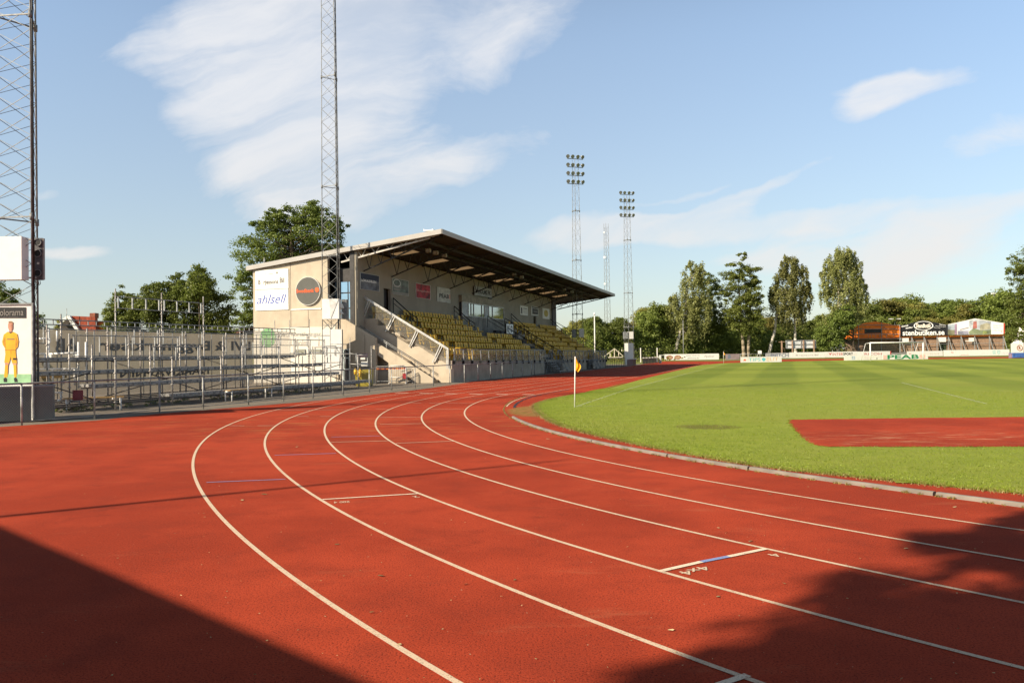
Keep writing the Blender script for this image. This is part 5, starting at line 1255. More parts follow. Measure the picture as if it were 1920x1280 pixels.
def barrier(label, x0, x1, Y, yt, yb, m, striped=False, group='crowd barriers'):
    a, c = AT(x0, yb, Y), AT(x1, yt, Y); z0_, z1_ = max(.02, a.z), c.z
    rt = root('crowd_barrier', ((a.x + c.x) / 2, Y, 0), label, 'crowd barrier', group)
    b = MB(); 
    for z in (z0_ + .12, z1_): b.tube((a.x + .08, Y, z), (c.x - .08, Y, z), .04)
    for x in (a.x, c.x): b.tube((x, Y, .02), (x, Y, z1_ - .08), .04); b.tube((x, Y, z1_ - .08), (x + (.08 if x == a.x else -.08), Y, z1_), .04); b.beam((x, Y - .3, .03), (x, Y + .3, .03), .05)
    b.build('frame', m, rt)
    b = MB()
    for x in np.arange(a.x + .12, c.x - .05, .125): b.tube((x, Y, z0_ + .12), (x, Y, z1_), .015, 5)
    b.build('bars', m, rt)
    return rt, a, c, z1_
r1_, a, c, z1_ = barrier('grey crowd barrier with a red and orange striped plank', 705, 762, 50.0, 686, 720, M_GALV2)
b = MB(); w = (AT(761, 700, 49.9).x - AT(706, 700, 49.9).x) / 12
x0 = AT(706, 700, 49.9).x
pz0, pz1 = AT(706, 692.5, 49.9).z, AT(706, 689, 49.9).z
for i in range(12):
    b = MB(); b.box((x0 + w * i, 49.88, pz0), (x0 + w * (i + 1) - .001, 49.92, pz1)); b.build('plank_stripe', mat('barrier red', (.30, .02, .02), .6) if i % 2 else mat('barrier orange', (.75, .22, .02), .6), r1_)
barrier('white crowd barrier standing in the sun beside the striped one', 730, 761, 49.4, 685, 711, M_WHITE)
barrier('grey crowd barrier right of the striped one', 761, 774, 49.7, 691, 719, M_GALV)
p, q = AT(755, 710, 49.3), AT(761, 700, 49.3); rt = root('red_plate', (p.x, 49.3, p.z), 'small square red plate on the white crowd barrier', 'plate'); b = MB(); b.box((p.x, 49.29, p.z), (q.x, 49.31, q.z)); b.build('plate', M_RED, rt)
# ================================================================== far side: boards, goal, sheds
def gb(x0, yb0, x1, yb1): return G(x0, yb0), G(x1, yb1)
def px_board(label, x0, x1, yb0, yb1, yt0, base, items, cat='advertising board', name='advertising_board', posts=2, **kw):
    a, c = gb(x0, yb0, x1, yb1); c = AT(x1, 670, a.y + (.8 if abs(c.y - a.y) > 1 or True else 0)); c.z = 0; z1_ = AT(x0, yt0, a.y).z
    return board(name, label, cat, a, c, .03, z1_, base, items, .06, None, posts, **kw)
WB = mat('white advertising board', (.78, .76, .71), .6, var=.03)
px_board('long white board with two brown ovals and a web address', 1246, 1348, 675.5, 675.2, 664, WB,
    [(.03, .12, .155, .78, 'oval', 1, I_BROWN), (.045, .22, .14, .68, 'oval', 2, mat('tan print', (.5, .33, .2))), (.05, .4, .135, .52, 'text', 'ROVO', I_BROWN), (.18, .12, .305, .78, 'oval', 1, I_BROWN), (.195, .22, .29, .68, 'oval', 2, mat('tan print', (.5, .33, .2))), (.2, .4, .285, .52, 'text', 'ROVO', I_BROWN),
     (.35, .42, .385, .6, 'poly', [(0, 0), (.5, 1), (1, .4), (1, 0)], I_BLACK), (.40, .62, .64, .78, 'text', '0430-10 60 10', I_GREY), (.42, .2, .63, .42, 'text', 'www.lna.nu', I_BLACK), (.73, .35, .92, .7, 'italic', 'Pipeliner', I_LGREY)])
px_board('greyish pink board with a blue grey figure right of the far corner flag', 1361, 1386.5, 675, 674, 663.5, mat('dull pink board', (.42, .32, .31), .7, var=.1, scale=1),
    [(.12, .2, .38, .95, 'poly', [(.2, 0), (0, .4), (.3, 1), (.8, .9), (1, .3), (.7, .05)], mat('slate print', (.25, .28, .34)))])
# tube fence behind the gap
ff = root('far_fence', G(1412, 675), 'thin tube fence in the gap between the far advertising boards', 'fence')
a, c = G(1387, 674.6), G(1437, 673.8); zt3 = AT(1387, 663.8, a.y).z
b = MB()
b.tube((a.x, a.y, zt3), (c.x, c.y, zt3), .08); b.tube((a.x, a.y, .5), (c.x, c.y, .5), .06)
b.build('rail', M_GALV, ff)
for f in np.linspace(.02, .98, 4): x, y = a.x + (c.x - a.x) * f, a.y + (c.y - a.y) * f; b = MB(); b.tube((x, y, 0), (x, y, zt3), .1); b.build('post', M_GALV, ff)
px_board('white board reading TIPS ELIT in pale blue and orange standing on the far grass', 1389, 1465.5, 680, 678.6, 669.2, WB,
    [(.06, .2, .14, .62, 'poly', [(0, .2), (.2, .9), (.6, 1), (1, .6), (.7, .5), (.6, 0), (.3, .5)], I_ORANGE), (.19, .22, .48, .8, 'text', 'TIPS', I_TEAL), (.51, .15, .61, .85, 'poly', [(0, .7), (.5, 1), (1, .7), (.8, .2), (.5, 0), (.2, .2)], I_TEAL), (.63, .24, .92, .86, 'text', 'ELIT', mat('pale orange print', (.8, .5, .25)))])
ent = px_board('grey board reading ENTECH at the left end of the long far board row', 1436, 1480, 672.5, 671.6, 661.8, mat('grey board', (.45, .44, .44), .6), [(.52, .12, .99, .88, 'rect', 1, WB), (.20, .3, .56, .82, 'bold', 'ENT', mat('slate lettering', (.18, .2, .27))), (.56, .24, .97, .86, 'bold', 'ECH', mat('slate lettering', (.18, .2, .27)))])
px_board('white board with washed out pale words right of the ENTECH board', 1480.5, 1546, 671.5, 670.4, 660.6, WB, [(.18, .3, .68, .6, 'text', 'B rjessons', I_LGREY), (.72, .35, .82, .65, 'text', 'Bil', I_LGREY)])
px_board('white board reading INTERSPORT in red and black', 1546.5, 1608, 670.4, 669.6, 659.5, WB, [(.12, .38, .22, .82, 'poly', [(0, .9), (.3, .3), (.45, 0), (1, 1), (.7, 1), (.45, .5), (.2, 1)], I_RED), (.24, .34, .56, .78, 'text', 'INTER', I_RED), (.56, .36, .86, .80, 'bold', 'SPORT', I_BLACK)])
px_board('white board with RICOH in thin red letters', 1608.5, 1671, 669.6, 669.0, 658.8, WB, [(.2, .35, .72, .72, 'text', 'RICOH', I_RED), (.97, 0, 1, 1, 'rect', 1, I_RED)])
px_board('grey crate like board in the gap behind the goal', 1672, 1700, 669, 668.6, 661, mat('grey crate', (.30, .29, .28), .7), [(.1, .3, .9, .4, 'rect', 1, M_GREYP), (.1, .6, .9, .7, 'rect', 1, M_GREYP)])
px_board('white board with a faint yellowish line of writing right of the goal', 1701, 1768, 668.6, 668, 658.4, WB, [(.06, .3, .1, .6, 'oval', 1, I_RED), (.35, .35, .9, .6, 'text', 'Laholms Sparbank', mat('cream print', (.66, .58, .42)))])
px_board('longest white board, with a small red mark and pale turquoise squares', 1769.5, 1893, 668, 666.6, 656.4, WB, [(.11, .5, .15, .72, 'poly', [(0, 1), (.4, .6), (1, .7), (1, .3), (.2, .2)], I_RED), (.26, .16, .38, .2, 'rect', 1, I_RED), (.56, .25, .70, .5, 'text', 'KRAFT', mat('very pale turquoise', (.62, .72, .70))), (.74, .18, .79, .9, 'rect', 1, mat('pale turquoise', (.55, .72, .67))), (.81, .18, .86, .9, 'rect', 1, mat('pale turquoise', (.55, .72, .67))), (.88, .25, .99, .5, 'text', 'KRAFT', mat('very pale pink', (.72, .62, .66)))])
px_board('white board with a blue crest and faint pink writing in front of the goal', 1583, 1655, 676, 674.6, 667.0, WB, [(.20, .2, .28, .85, 'rect', 1, mat('crest blue', (.25, .42, .60))), (.215, .3, .265, .7, 'rect', 2, WB), (.22, .4, .26, .6, 'text', 'IF', I_BLUE), (.53, .55, .70, .7, 'text', 'Tele och Data', I_PINK), (.53, .25, .66, .35, 'text', 'Laholm', I_PINK), (.84, .1, .86, .5, 'rect', 1, I_GREY)])
px_board('white board with big green PEAB letters between orange bars', 1655.5, 1740, 674.6, 673.2, 664.6, WB,
    [(.10, .08, .80, .92, 'bold', 'PEAB', I_GREEN)] + [(.01, .12 + .2 * i, .09, .22 + .2 * i, 'rect', 1, mat('pale orange red print', (.85, .30, .20))) for i in range(4)] + [(.81, .12 + .2 * i, .94, .22 + .2 * i, 'rect', 1, mat('pale orange red print', (.85, .30, .20))) for i in range(4)])
# goal
gl, gr_ = G(1632.2, 676.0), G(1731.2, 674.2)
gd = (gr_ - gl); gd.z = 0; gd.normalize(); gn = Vector((-gd.y, gd.x, 0))
goal = root('football_goal', (gl + gr_) / 2, 'white football goal with a thin net before the far board row', 'goal', rotz=math.atan2(gd.y, gd.x))
zL, zR = AT(1632.2, 642.6, gl.y).z, AT(1731.2, 641.3, gr_.y).z
for p, z in ((gl, zL), (gr_, zR)): b = MB(); b.tube(tuple(p), (p.x, p.y, z), .17, 12); b.build('post', M_WHITE, goal)
b = MB(); b.tube((gl.x, gl.y, zL), (gr_.x, gr_.y, zR), .17, 12); b.build('crossbar', M_WHITE, goal)
b = MB()
for p, z in ((gl, zL), (gr_, zR)): b.tube((p.x, p.y, z), tuple(Vector((p.x, p.y, z - .1)) + gn * 1.0), .06); b.tube(tuple(Vector((p.x, p.y, z - .1)) + gn * 1.0), tuple(Vector((p.x, p.y, 0)) + gn * 2.0), .05)
b.build('net_support', M_WHITE, goal)
b = MB(); q = [gl + gn * 1 + Vector((0, 0, zL - .1)), gr_ + gn * 1 + Vector((0, 0, zR - .1)), gr_ + gn * 2, gl + gn * 2]; b.face([tuple(v) for v in q])
M_NET2 = mesh_material('goal netting', (.7, .7, .68), .16, .0022, 'xz', False)
b.face([tuple(gl + Vector((0, 0, zL))), tuple(gr_ + Vector((0, 0, zR))), tuple(q[1]), tuple(q[0])]); b.build('net', M_NET2, goal)
# pale mound of sand / bank behind the far boards, left
# --- roofed standing sheds with gable signs
YS = 175.0
shed = root('terrace_shed', AT(1737, 664, YS) - Vector((0, 0, AT(1737, 664, YS).z)), 'long brown boarded terrace shelter with diagonal steel braces and an orange eave', 'shelter')
def yz(px): return YS + (1885 - px) / 300 * 6.0
def AP(px, py, dy=0.0): return AT(px, py, yz(px) + dy)
def panel(pts, m, name, parent, thick=.3, dy=0.0):
    b = MB(); q = [AP(x, y, dy) for x, y in pts]; b.prism([tuple(v) for v in q], (0, thick, 0)); return b.build(name, m, parent)
panel([(1688, 662), (1884, 659), (1884, 628), (1688, 631)], M_WOODW, 'boarding', shed, .4)
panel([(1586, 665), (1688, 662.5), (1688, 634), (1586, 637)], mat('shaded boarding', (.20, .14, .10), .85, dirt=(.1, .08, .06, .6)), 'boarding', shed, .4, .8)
panel([(1586, 633.4), (1884, 626.8), (1884, 629.4), (1586, 636)], M_ORANGE, 'eave', shed, 1.2, -.5)
for x in (1688, 1709, 1732.5, 1757, 1778, 1802, 1827.5, 1855, 1881):
    b = MB(); b.beam(tuple(AP(x, 668, -.7)), tuple(AP(x, 629 + (1885 - x) * .012, -.7)), .15); b.beam(tuple(AP(x + 1, 633, -.7)), tuple(AP(x + 11, 668, -1.6)), .13); b.build('brace_frame', M_GALV2, shed)
b = MB(); b.beam(tuple(AP(1688, 645.5, -.7)), tuple(AP(1884, 643, -.7)), .08); b.beam(tuple(AP(1688, 660, -.7)), tuple(AP(1884, 657, -.7)), .08); b.build('tie_rail', M_GALV2, shed)
for x0, y0, x1, y1 in ((1691, 633.5, 1704, 641.5), (1759.5, 632, 1774, 641), (1816.5, 633, 1826, 640.5), (1810, 638.5, 1816.5, 640)):
    panel([(x0, y1), (x1, y1 - .2), (x1, y0), (x0, y0 + .2)], M_OFFW, 'white_sheet', shed, .05, -.85)
panel([(1760, 660), (1774, 660), (1774, 643), (1760, 643)], mat('dark opening', (.03, .045, .02), .9, var=.4, scale=2), 'opening', shed, .05, -.1)
def gable(label, pts, base, name='gable_sign', dy=-1.0):
    q = [AP(x, y, dy) for x, y in pts]; c = sum(q, Vector()) / len(q)
    rt = root(name, (c.x, c.y, min(v.z for v in q)), label, 'gable sign')
    b = MB(); b.prism([tuple(v) for v in q], (0, .35, 0)); b.build('panel', base, rt); return rt
def gtext(rt, txt, x0, x1, y0, y1, m, bold=0, shear=0, dy=-1.03, tilt=0.0):
    a = AP(x0, y1, dy); c = AP(x1, y1 - tilt, dy); up = AP(x0, y0, dy); r = (c - a)
    W_0 = r.length; text(rt, txt, a, r, W_0, up.z - a.z, m, bold=bold, shear=shear)
sb_ = gable('black gable sign with an oval emblem over the white words stenbutiken.se', [(1689, 630.2), (1775, 628), (1775, 608.5), (1731, 599.8), (1689, 611)], M_BLACK)
gtext(sb_, 'stenbutiken.se', 1692.5, 1771, 619, 629.0, I_WHITE, .02, tilt=1.3)
c = AP(1731.5, 610.5, -1.07); b = MB(); rg = AP(1775, 610, 0) - AP(1689, 610, 0); rg.z = 0; b.ring(tuple(c), 1.78, 1.98, tuple(rg.cross(Vector((0, 0, 1)))), 40, .03, ky=.50); b.build('emblem_ring', I_WHITE, sb_)
gtext(sb_, 'StenButik', 1717, 1746, 606.5, 614.5, mat('cream lettering', (.75, .70, .60)), .05, .15)
for t_, x0, x1, y0, y1, tl in (('Granit', 1690, 1703, 611.5, 614.5, 3.4), ('Skiffer', 1698, 1712, 615, 617.5, 3.0), ('Marmor', 1761, 1774, 611, 608, -3.0), ('Kalksten', 1754, 1773, 613.8, 611.4, -2.6), ('Betong', 1750, 1763, 616.5, 614, -2.4)):
    yy0, yy1 = min(y0, y1), max(y0, y1); gtext(sb_, t_, x0, x1, yy0 - 1, yy1 - 1 if tl > 0 else yy1 - 2.6, I_WHITE, .03, .1, tilt=tl * .7)
orr = gable('bright orange gable partly hidden by scaffolding and leaf shade', [(1587, 633.5), (1688, 631), (1688, 611), (1642, 602.5), (1625, 604.5), (1591, 615)], M_ORANGE)
q = [AP(x, y, -1.02) for x, y in ((1621, 625), (1653, 624), (1653, 616.5), (1621, 617.2))]; b = MB(); b.prism([tuple(v) for v in q], (0, -.02, 0)); b.build('dark_slot', M_DARK, orr)
for x in (1610, 1653, 1687): b = MB(); b.beam(tuple(AP(x, 660, -1.3)), tuple(AP(x, 604 + abs(x - 1648) * .1, -1.3)), .12); b.build('scaffold_post', M_GALV2, orr)
b = MB()
for y in (609, 616.5, 626, 634.5): b.beam(tuple(AP(1600, y + .4, -1.3)), tuple(AP(1688, y, -1.3)), .10)
for x in (1628, 1634, 1642, 1649, 1662, 1675): b.beam(tuple(AP(x, 632, -1.3)), tuple(AP(x, 626.5, -1.3)), .07)
b.beam(tuple(AP(1653, 609, -1.3)), tuple(AP(1663, 617, -1.3)), .07); b.build('scaffold_rail', M_GALV2, orr)
ph = gable('white gable with blurred colour pictures of water and houses and a red lettered end', [(1776, 627.8), (1884, 626.3), (1884, 606), (1829, 597), (1776, 608.5)], WB)
def patch(rt, pts, col, dy, name='printed_patch', nm=None):
    q = [AP(x, y, dy) for x, y in pts]; b = MB(); b.prism([tuple(v) for v in q], (0, -.01, 0)); b.build(name, mat(nm or ('print %d %d %d' % tuple(int(c_ * 100) for c_ in col)), col, .7, var=.3, scale=.35), rt)
patch(ph, [(1777, 627.5), (1794, 627.3), (1794, 605.5), (1777, 609)], (.35, .40, .45), -1.02); patch(ph, [(1777, 627.5), (1794, 627.3), (1794, 619), (1777, 618)], (.22, .22, .14), -1.04); patch(ph, [(1790, 627), (1794, 627), (1794, 607), (1790, 608)], (.30, .20, .28), -1.05)
patch(ph, [(1795.5, 627), (1816, 626.8), (1816, 619.5), (1795.5, 620)], (.30, .30, .38), -1.03); patch(ph, [(1800, 617), (1816, 613), (1816, 615), (1800, 619)], (.25, .22, .25), -1.03)
patch(ph, [(1817, 626.6), (1858, 626.2), (1858, 602.5), (1829, 598.2), (1817, 601)], (.52, .56, .60), -1.02)
patch(ph, [(1817, 626.6), (1858, 626.2), (1858, 618), (1838, 619), (1826, 615), (1817, 621)], (.20, .24, .14), -1.03); patch(ph, [(1824, 616), (1832, 615), (1831, 602), (1825, 603)], (.45, .16, .13), -1.04)
patch(ph, [(1837, 619), (1857, 617), (1856, 607), (1850, 605), (1838, 609)], (.45, .42, .30), -1.04); patch(ph, [(1842, 626), (1852, 625.8), (1850, 621), (1844, 620)], (.30, .35, .12), -1.045)
gtext(ph, 'Gratis entre', 1862, 1880, 608.5, 611, I_PINK); gtext(ph, 'Oppet', 1862, 1876, 613, 615.4, I_PINK); gtext(ph, 'Alla dagar', 1862, 1880, 618, 620.2, I_PINK)
patch(ph, [(1881.5, 626.2), (1884, 626.2), (1884, 606.1), (1881.5, 605.6)], (.55, .05, .04), -1.05)
b = MB(); b.beam(tuple(AP(1775.5, 629, -.9)), tuple(AP(1775.5, 608, -.9)), .3); b.build('shed_joint', M_BLACK, sb_)
b = MB()
for pts in ([(1689, 611), (1731, 599.8), (1775, 608.5)],): 
    for (xa, ya), (xb, yb) in zip(pts[:-1], pts[1:]): b.prism([tuple(AP(xa, ya, -.6)), tuple(AP(xb, yb, -.6)), tuple(AP(xb, yb, 10) + Vector((0, 0, 0))), tuple(AP(xa, ya, 10))], (0, 0, -.1))
b.bm.free()
# white party tent and blue landing mat at the right edge
tent = root('marquee', AT(1925, 668, 140) - Vector((0, 0, AT(1925, 668, 140).z)), 'white pointed marquee with a round red emblem at the right edge', 'marquee')
Yt = 140.0
b = MB(); prof = [(1895, 669), (1895, 644), (1908, 638), (1920, 628.5), (1932, 612), (1944, 628), (1958, 638), (1972, 644), (1972, 668)]
q = [AT(x, y, Yt) for x, y in prof]
apex = AT(1932, 612, Yt); apex.y += 3
cs = [AT(1895, 644, Yt), AT(1972, 644, Yt)]; cs += [AT(1972, 644, Yt + 6), AT(1897, 644, Yt + 6)]
n_ = 6
for i in range(4):
    p, r = cs[i], cs[(i + 1) % 4]; prevp, prevr = p, r
    for k in range(1, n_ + 1):
        f = k / n_; h = f ** 1.9
        pp = Vector((p.x + (apex.x - p.x) * f, p.y + (apex.y - p.y) * f, p.z + (apex.z - p.z) * h)); qq = Vector((r.x + (apex.x - r.x) * f, r.y + (apex.y - r.y) * f, r.z + (apex.z - r.z) * h))
        b.bm.faces.new([b.bm.verts.new(v) for v in (prevp, prevr, qq, pp)]); prevp, prevr = pp, qq
b.build('roof', W2, tent)
b = MB(); b.hexa([(v.x, v.y, .05) for v in cs], [(v.x, v.y, v.z - .01) for v in cs]); b.build('wall', W2, tent)
c = AT(1912, 652, Yt - .05); b = MB(); b.ring(tuple(c), .42, .50, (0, -1, 0), 32, .02); b.build('emblem_ring', I_BROWN, tent)
text(tent, 'R', c + Vector((-.18, 0, -.22)), (1, 0, 0), .36, .44, I_BROWN, bold=.03)
mt_ = root('landing_mat', AT(1925, 670, 118) - Vector((0, 0, AT(1925, 670, 118).z)), 'thick blue landing mat before the marquee', 'mat')
a, c = AT(1899, 670.5, 118), AT(1960, 660.5, 118); b = MB(); b.box((a.x, 118, .05), (c.x, 119.0, c.z)); b.build('mat', mat('blue mat', (.05, .13, .38), .6, var=.15), mt_, bevel=.06)
b = MB(); b.box((a.x - .12, 118.1, .05), (a.x + .02, 118.8, c.z - .05)); b.build('end_cover', mat('violet grey cover', (.22, .16, .22), .7), mt_)
# billboard seen from behind, in the trees
bb = root('billboard', AT(1502, 668, 168) - Vector((0, 0, AT(1502, 668, 168).z)), 'white framed billboard on timber legs before the wood', 'billboard')
a, c = AT(1474, 653, 168), AT(1529, 637.5, 168); b = MB(); b.box((a.x, 168, a.z), (c.x, 168.2, c.z)); b.build('panel', mat('pale billboard', (.60, .62, .62), .6), bb)
b = MB()
for z in (c.z, a.z, (a.z + c.z) / 2): b.beam((a.x, 167.9, z), (c.x, 167.9, z), .10)
for f in (0, .5, 1): x = a.x + (c.x - a.x) * f; b.beam((x, 167.9, a.z), (x, 167.9, c.z), .12)
b.build('frame', M_GREYP, bb)
for f in (.2, .58, .93): x = a.x + (c.x - a.x) * f; b = MB(); b.beam((x, 167.8, 0), (x, 167.8, c.z), .28); b.build('leg', M_WOODW, bb)
b = MB(); x = AT(1465, 640, 168).x; b.beam((x, 167.8, 0), (x, 167.8, AT(1465, 639, 168).z), .3); b.beam((x + .4, 167.8, AT(1465, 652, 168).z), (x + 1.4, 168.8, 0), .15); b.beam((x - .6, 167.8, AT(1465, 641, 168).z), (x + .6, 167.8, AT(1465, 641, 168).z), .15); b.build('side_leg', M_WOODW, bb)
# lamp posts and flag poles
def pole(name, label, px, yt, Y, dia, head=None, cat='pole', group=None):
    p = AT(px, yt, Y); rt = root(name, (p.x, Y, 0), label, cat, group); b = MB(); b.tube((p.x, Y, 0), (p.x, Y, p.z), dia, 10, dia * .6); b.build('pole', M_OFFW if cat == 'flag pole' else M_GALV, rt)
    if head == 'two':
        for e in (-.9, .9): b = MB(); b.beam((p.x, Y, p.z), (p.x + e, Y, p.z + .1), .08); b.box((p.x + e - .5, Y - .2, p.z + .05), (p.x + e + .5, Y + .2, p.z + .25)); b.build('lamp_head', M_WHITE, rt)
    elif head == 'one': b = MB(); b.box((p.x - .55, Y - .25, p.z - .02), (p.x + .3, Y + .25, p.z + .22)); b.build('lamp_head', M_WHITE, rt)
    elif head == 'ball': b = MB(); b.tube((p.x, Y, p.z - .1), (p.x, Y, p.z + .25), .28, 12, .1); b.build('finial', M_WHITE, rt)
    return rt
pole('flag_pole', 'white flag pole beyond the far end of the grandstand', 1114.5, 589, 108, .22, 'ball', 'flag pole')
pole('lamp_post', 'twin headed lamp post behind the orange gable', 1677.5, 599, 195, .22, 'two', 'lamp post')
pole('lamp_post', 'tall single lamp post at the right, before the dark trees', 1863.5, 551, 195, .26, 'one', 'lamp post')
pole('lamp_post', 'shorter single lamp post behind the picture gable', 1842, 575, 205, .22, 'one', 'lamp post')
pole('lamp_post', 'thin pale pole in front of the leaning birch', 1280.5, 600, 163, .18, None, 'pole')
# white A shaped frame on the grass bank, far fence and gates by the mast
af = root('wooden_frame', AT(1152, 668, 135) - Vector((0, 0, AT(1152, 668, 135).z)), 'pale timber frame with raking struts on the grass beyond the stand', 'frame')
b = MB(); 
for p, q in (((1152, 653.5), (1133, 668)), ((1152, 653.5), (1168, 667)), ((1152, 653.5), (1152, 672)), ((1144, 662), (1144, 669)), ((1160, 658), (1160, 667)), ((1166, 655), (1166, 658))): b.beam(tuple(AT(*p, 135)), tuple(AT(*q, 135)), .13)
b.box(tuple(AT(1141, 671, 134.8)), tuple(AT(1167, 668.5, 135.2))); b.build('struts', mat('sun bleached timber', (.58, .52, .40), .8), af)
fp = root('post_fence', AT(1230, 668, 128) - Vector((0, 0, AT(1230, 668, 128).z)), 'wire fence with pale concrete posts left of the leaning birch', 'fence')
for px in (1201, 1232): p = AT(px, 652 if px != 1246 else 658, 132); b = MB(); b.beam((p.x, 132, 0), tuple(p), .13); b.build('post', M_OFFW, fp)
a, c = AT(1130, 655, 132), AT(1262, 655, 132); b = MB()
for z in np.linspace(.4, a.z, 5): b.tube((a.x, 132, z), (c.x, 132, z), .03, 4)
b.build('wire', M_DARK, fp)
gt = root('track_gate_fence', AT(1170, 676, 100) - Vector((0, 0, AT(1170, 676, 100).z)), 'low dark barred fence beyond the end of the grandstand', 'fence')
a, c = G(1135, 689.5), G(1172, 687.5); z_ = 1.05
b = MB(); b.tube((a.x, a.y, z_), (c.x, c.y, z_), .06); b.tube((a.x, a.y, .15), (c.x, c.y, .15), .05)
for f in np.linspace(0, 1, 12): x, y = a.x + (c.x - a.x) * f, a.y + (c.y - a.y) * f; b.tube((x, y, 0), (x, y, z_), .05)
b.build('bars', M_DARK, gt)
for lb, x0, x1, y0, y1, yt, m in (('dark maroon slatted barrier by the far mast', 1176, 1193, 686, 684.5, 674, mat('dark maroon slats', (.10, .02, .025), .7)), ('dark slatted barrier with white caps left of the first far board', 1205, 1235, 683, 680.5, 671.5, mat('near black slats', (.045, .04, .045), .7))):
    a, c = G(x0, y0), G(x1, y1); z_ = AT(x0, yt, a.y).z; rt = root('slatted_barrier', (a + c) / 2, lb, 'barrier'); b = MB(); n_ = 11
    for i in range(n_):
        f0, f1 = i / n_, (i + .8) / n_; p, q = a + (c - a) * f0, a + (c - a) * f1; b.prism([(p.x, p.y, .05), (q.x, q.y, .05), (q.x, q.y, z_), (p.x, p.y, z_)], (0, .08, 0))
    b.build('slats', m, rt); b = MB()
    for i in range(0, n_, 2): p = a + (c - a) * (i / n_); b.box((p.x, p.y - .05, z_), (p.x + .25, p.y + .05, z_ + .1))
    b.build('caps', M_OFFW, rt)
gp = root('gate_post', G(1238, 680.5), 'pale gate post and rail at the left end of the far boards', 'gate post')
p = G(1238, 680.5); b = MB(); b.beam((p.x, p.y, 0), (p.x, p.y, AT(1238, 665.5, p.y).z), .35); q = AT(1247, 665.6, p.y); b.beam((p.x, p.y, q.z), tuple(q), .1); b.build('post', mat('pale green grey', (.42, .46, .40), .6), gp)
for i, (px, yt, lb) in enumerate(((1425, 657, 'small white sign box on the grass below the double trunked tree'), (1561, 650, 'small white meter box beside the tall birch'))):
    a, c = AT(px - 3, yt + 7 if i == 0 else yt + 3, 171), AT(px + 3, yt, 171); rt = root('sign_box', (a.x, 171, 0), lb, 'sign'); b = MB(); b.box((a.x, 171, a.z), (c.x, 171.3, c.z)); b.build('box', M_WHITE, rt); b = MB(); b.beam(((a.x + c.x) / 2, 171.1, 0), ((a.x + c.x) / 2, 171.1, a.z), .12); b.build('post', M_GALV, rt)
# house behind the terrace on the left
hs = root('house', AT(160, 640, 95) - Vector((0, 0, AT(160, 640, 95).z)), 'house with a red tiled roof, white bargeboard and brick chimney behind the terrace', 'house')
Yh = 95.0
def hq(pts, m, name, dy=0, th=.25, parent=None):
    b = MB(); b.prism([tuple(AT(x, y, Yh + dy)) for x, y in pts], (0, th, 0)); return b.build(name, m, parent or hs)
hq([(112, 660), (145, 660), (145, 618), (128, 596), (112, 610)], mat('dark gable boarding', (.05, .04, .035), .8), 'gable')
rf = hq([(129, 592), (178, 594), (180, 625), (150, 625)], M_ROOF_R, 'roof', -.3, .6)
b = MB(); q = [AT(x, y, Yh - .5) for x, y in ((129, 593), (148, 622))]; b.beam(tuple(q[0]), tuple(q[1]), .34); q = [AT(x, y, Yh - .5) for x, y in ((129, 593), (112, 606))]; b.beam(tuple(q[0]), tuple(q[1]), .3); b.build('bargeboard', M_WHITE, rf)
hq([(168, 596), (178, 596), (178, 586.5), (168, 587)], mat('red brick', (.28, .09, .05), .8, var=.2), 'chimney', 1.0, .9, rf)
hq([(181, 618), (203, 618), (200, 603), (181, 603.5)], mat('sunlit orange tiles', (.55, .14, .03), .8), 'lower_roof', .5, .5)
hq([(150, 660), (205, 660), (203, 618), (150, 624)], mat('house wall', (.45, .40, .33), .8), 'wall', .8, .3)
rt = root('aerial', AT(125, 590, 94), 'thin aerial above the left end of the red roofed house', 'aerial'); b = MB(); b.tube(tuple(AT(125, 600, 94)), tuple(AT(125, 578, 94)), .06); b.build('mast', M_GALV, rt)
# dark gabled shed roof just left of the stand
sr = root('outbuilding', AT(460, 660, 66) - Vector((0, 0, AT(460, 660, 66).z)), 'dark low outbuilding roof showing left of the grandstand end wall', 'outbuilding')
b = MB(); b.prism([tuple(AT(x, y, 66)) for x, y in ((420, 640), (500, 640), (500, 606), (475, 614), (436, 626))], (0, 4, 0)); b.build('wall', M_DARK, sr)
b = MB(); b.prism([tuple(AT(x, y, 65.8)) for x, y in ((430, 630), (500, 607), (500, 603.5), (430, 626))], (0, 5, 0)); b.build('roof', mat('reddish brown roof', (.14, .07, .05), .8), sr)
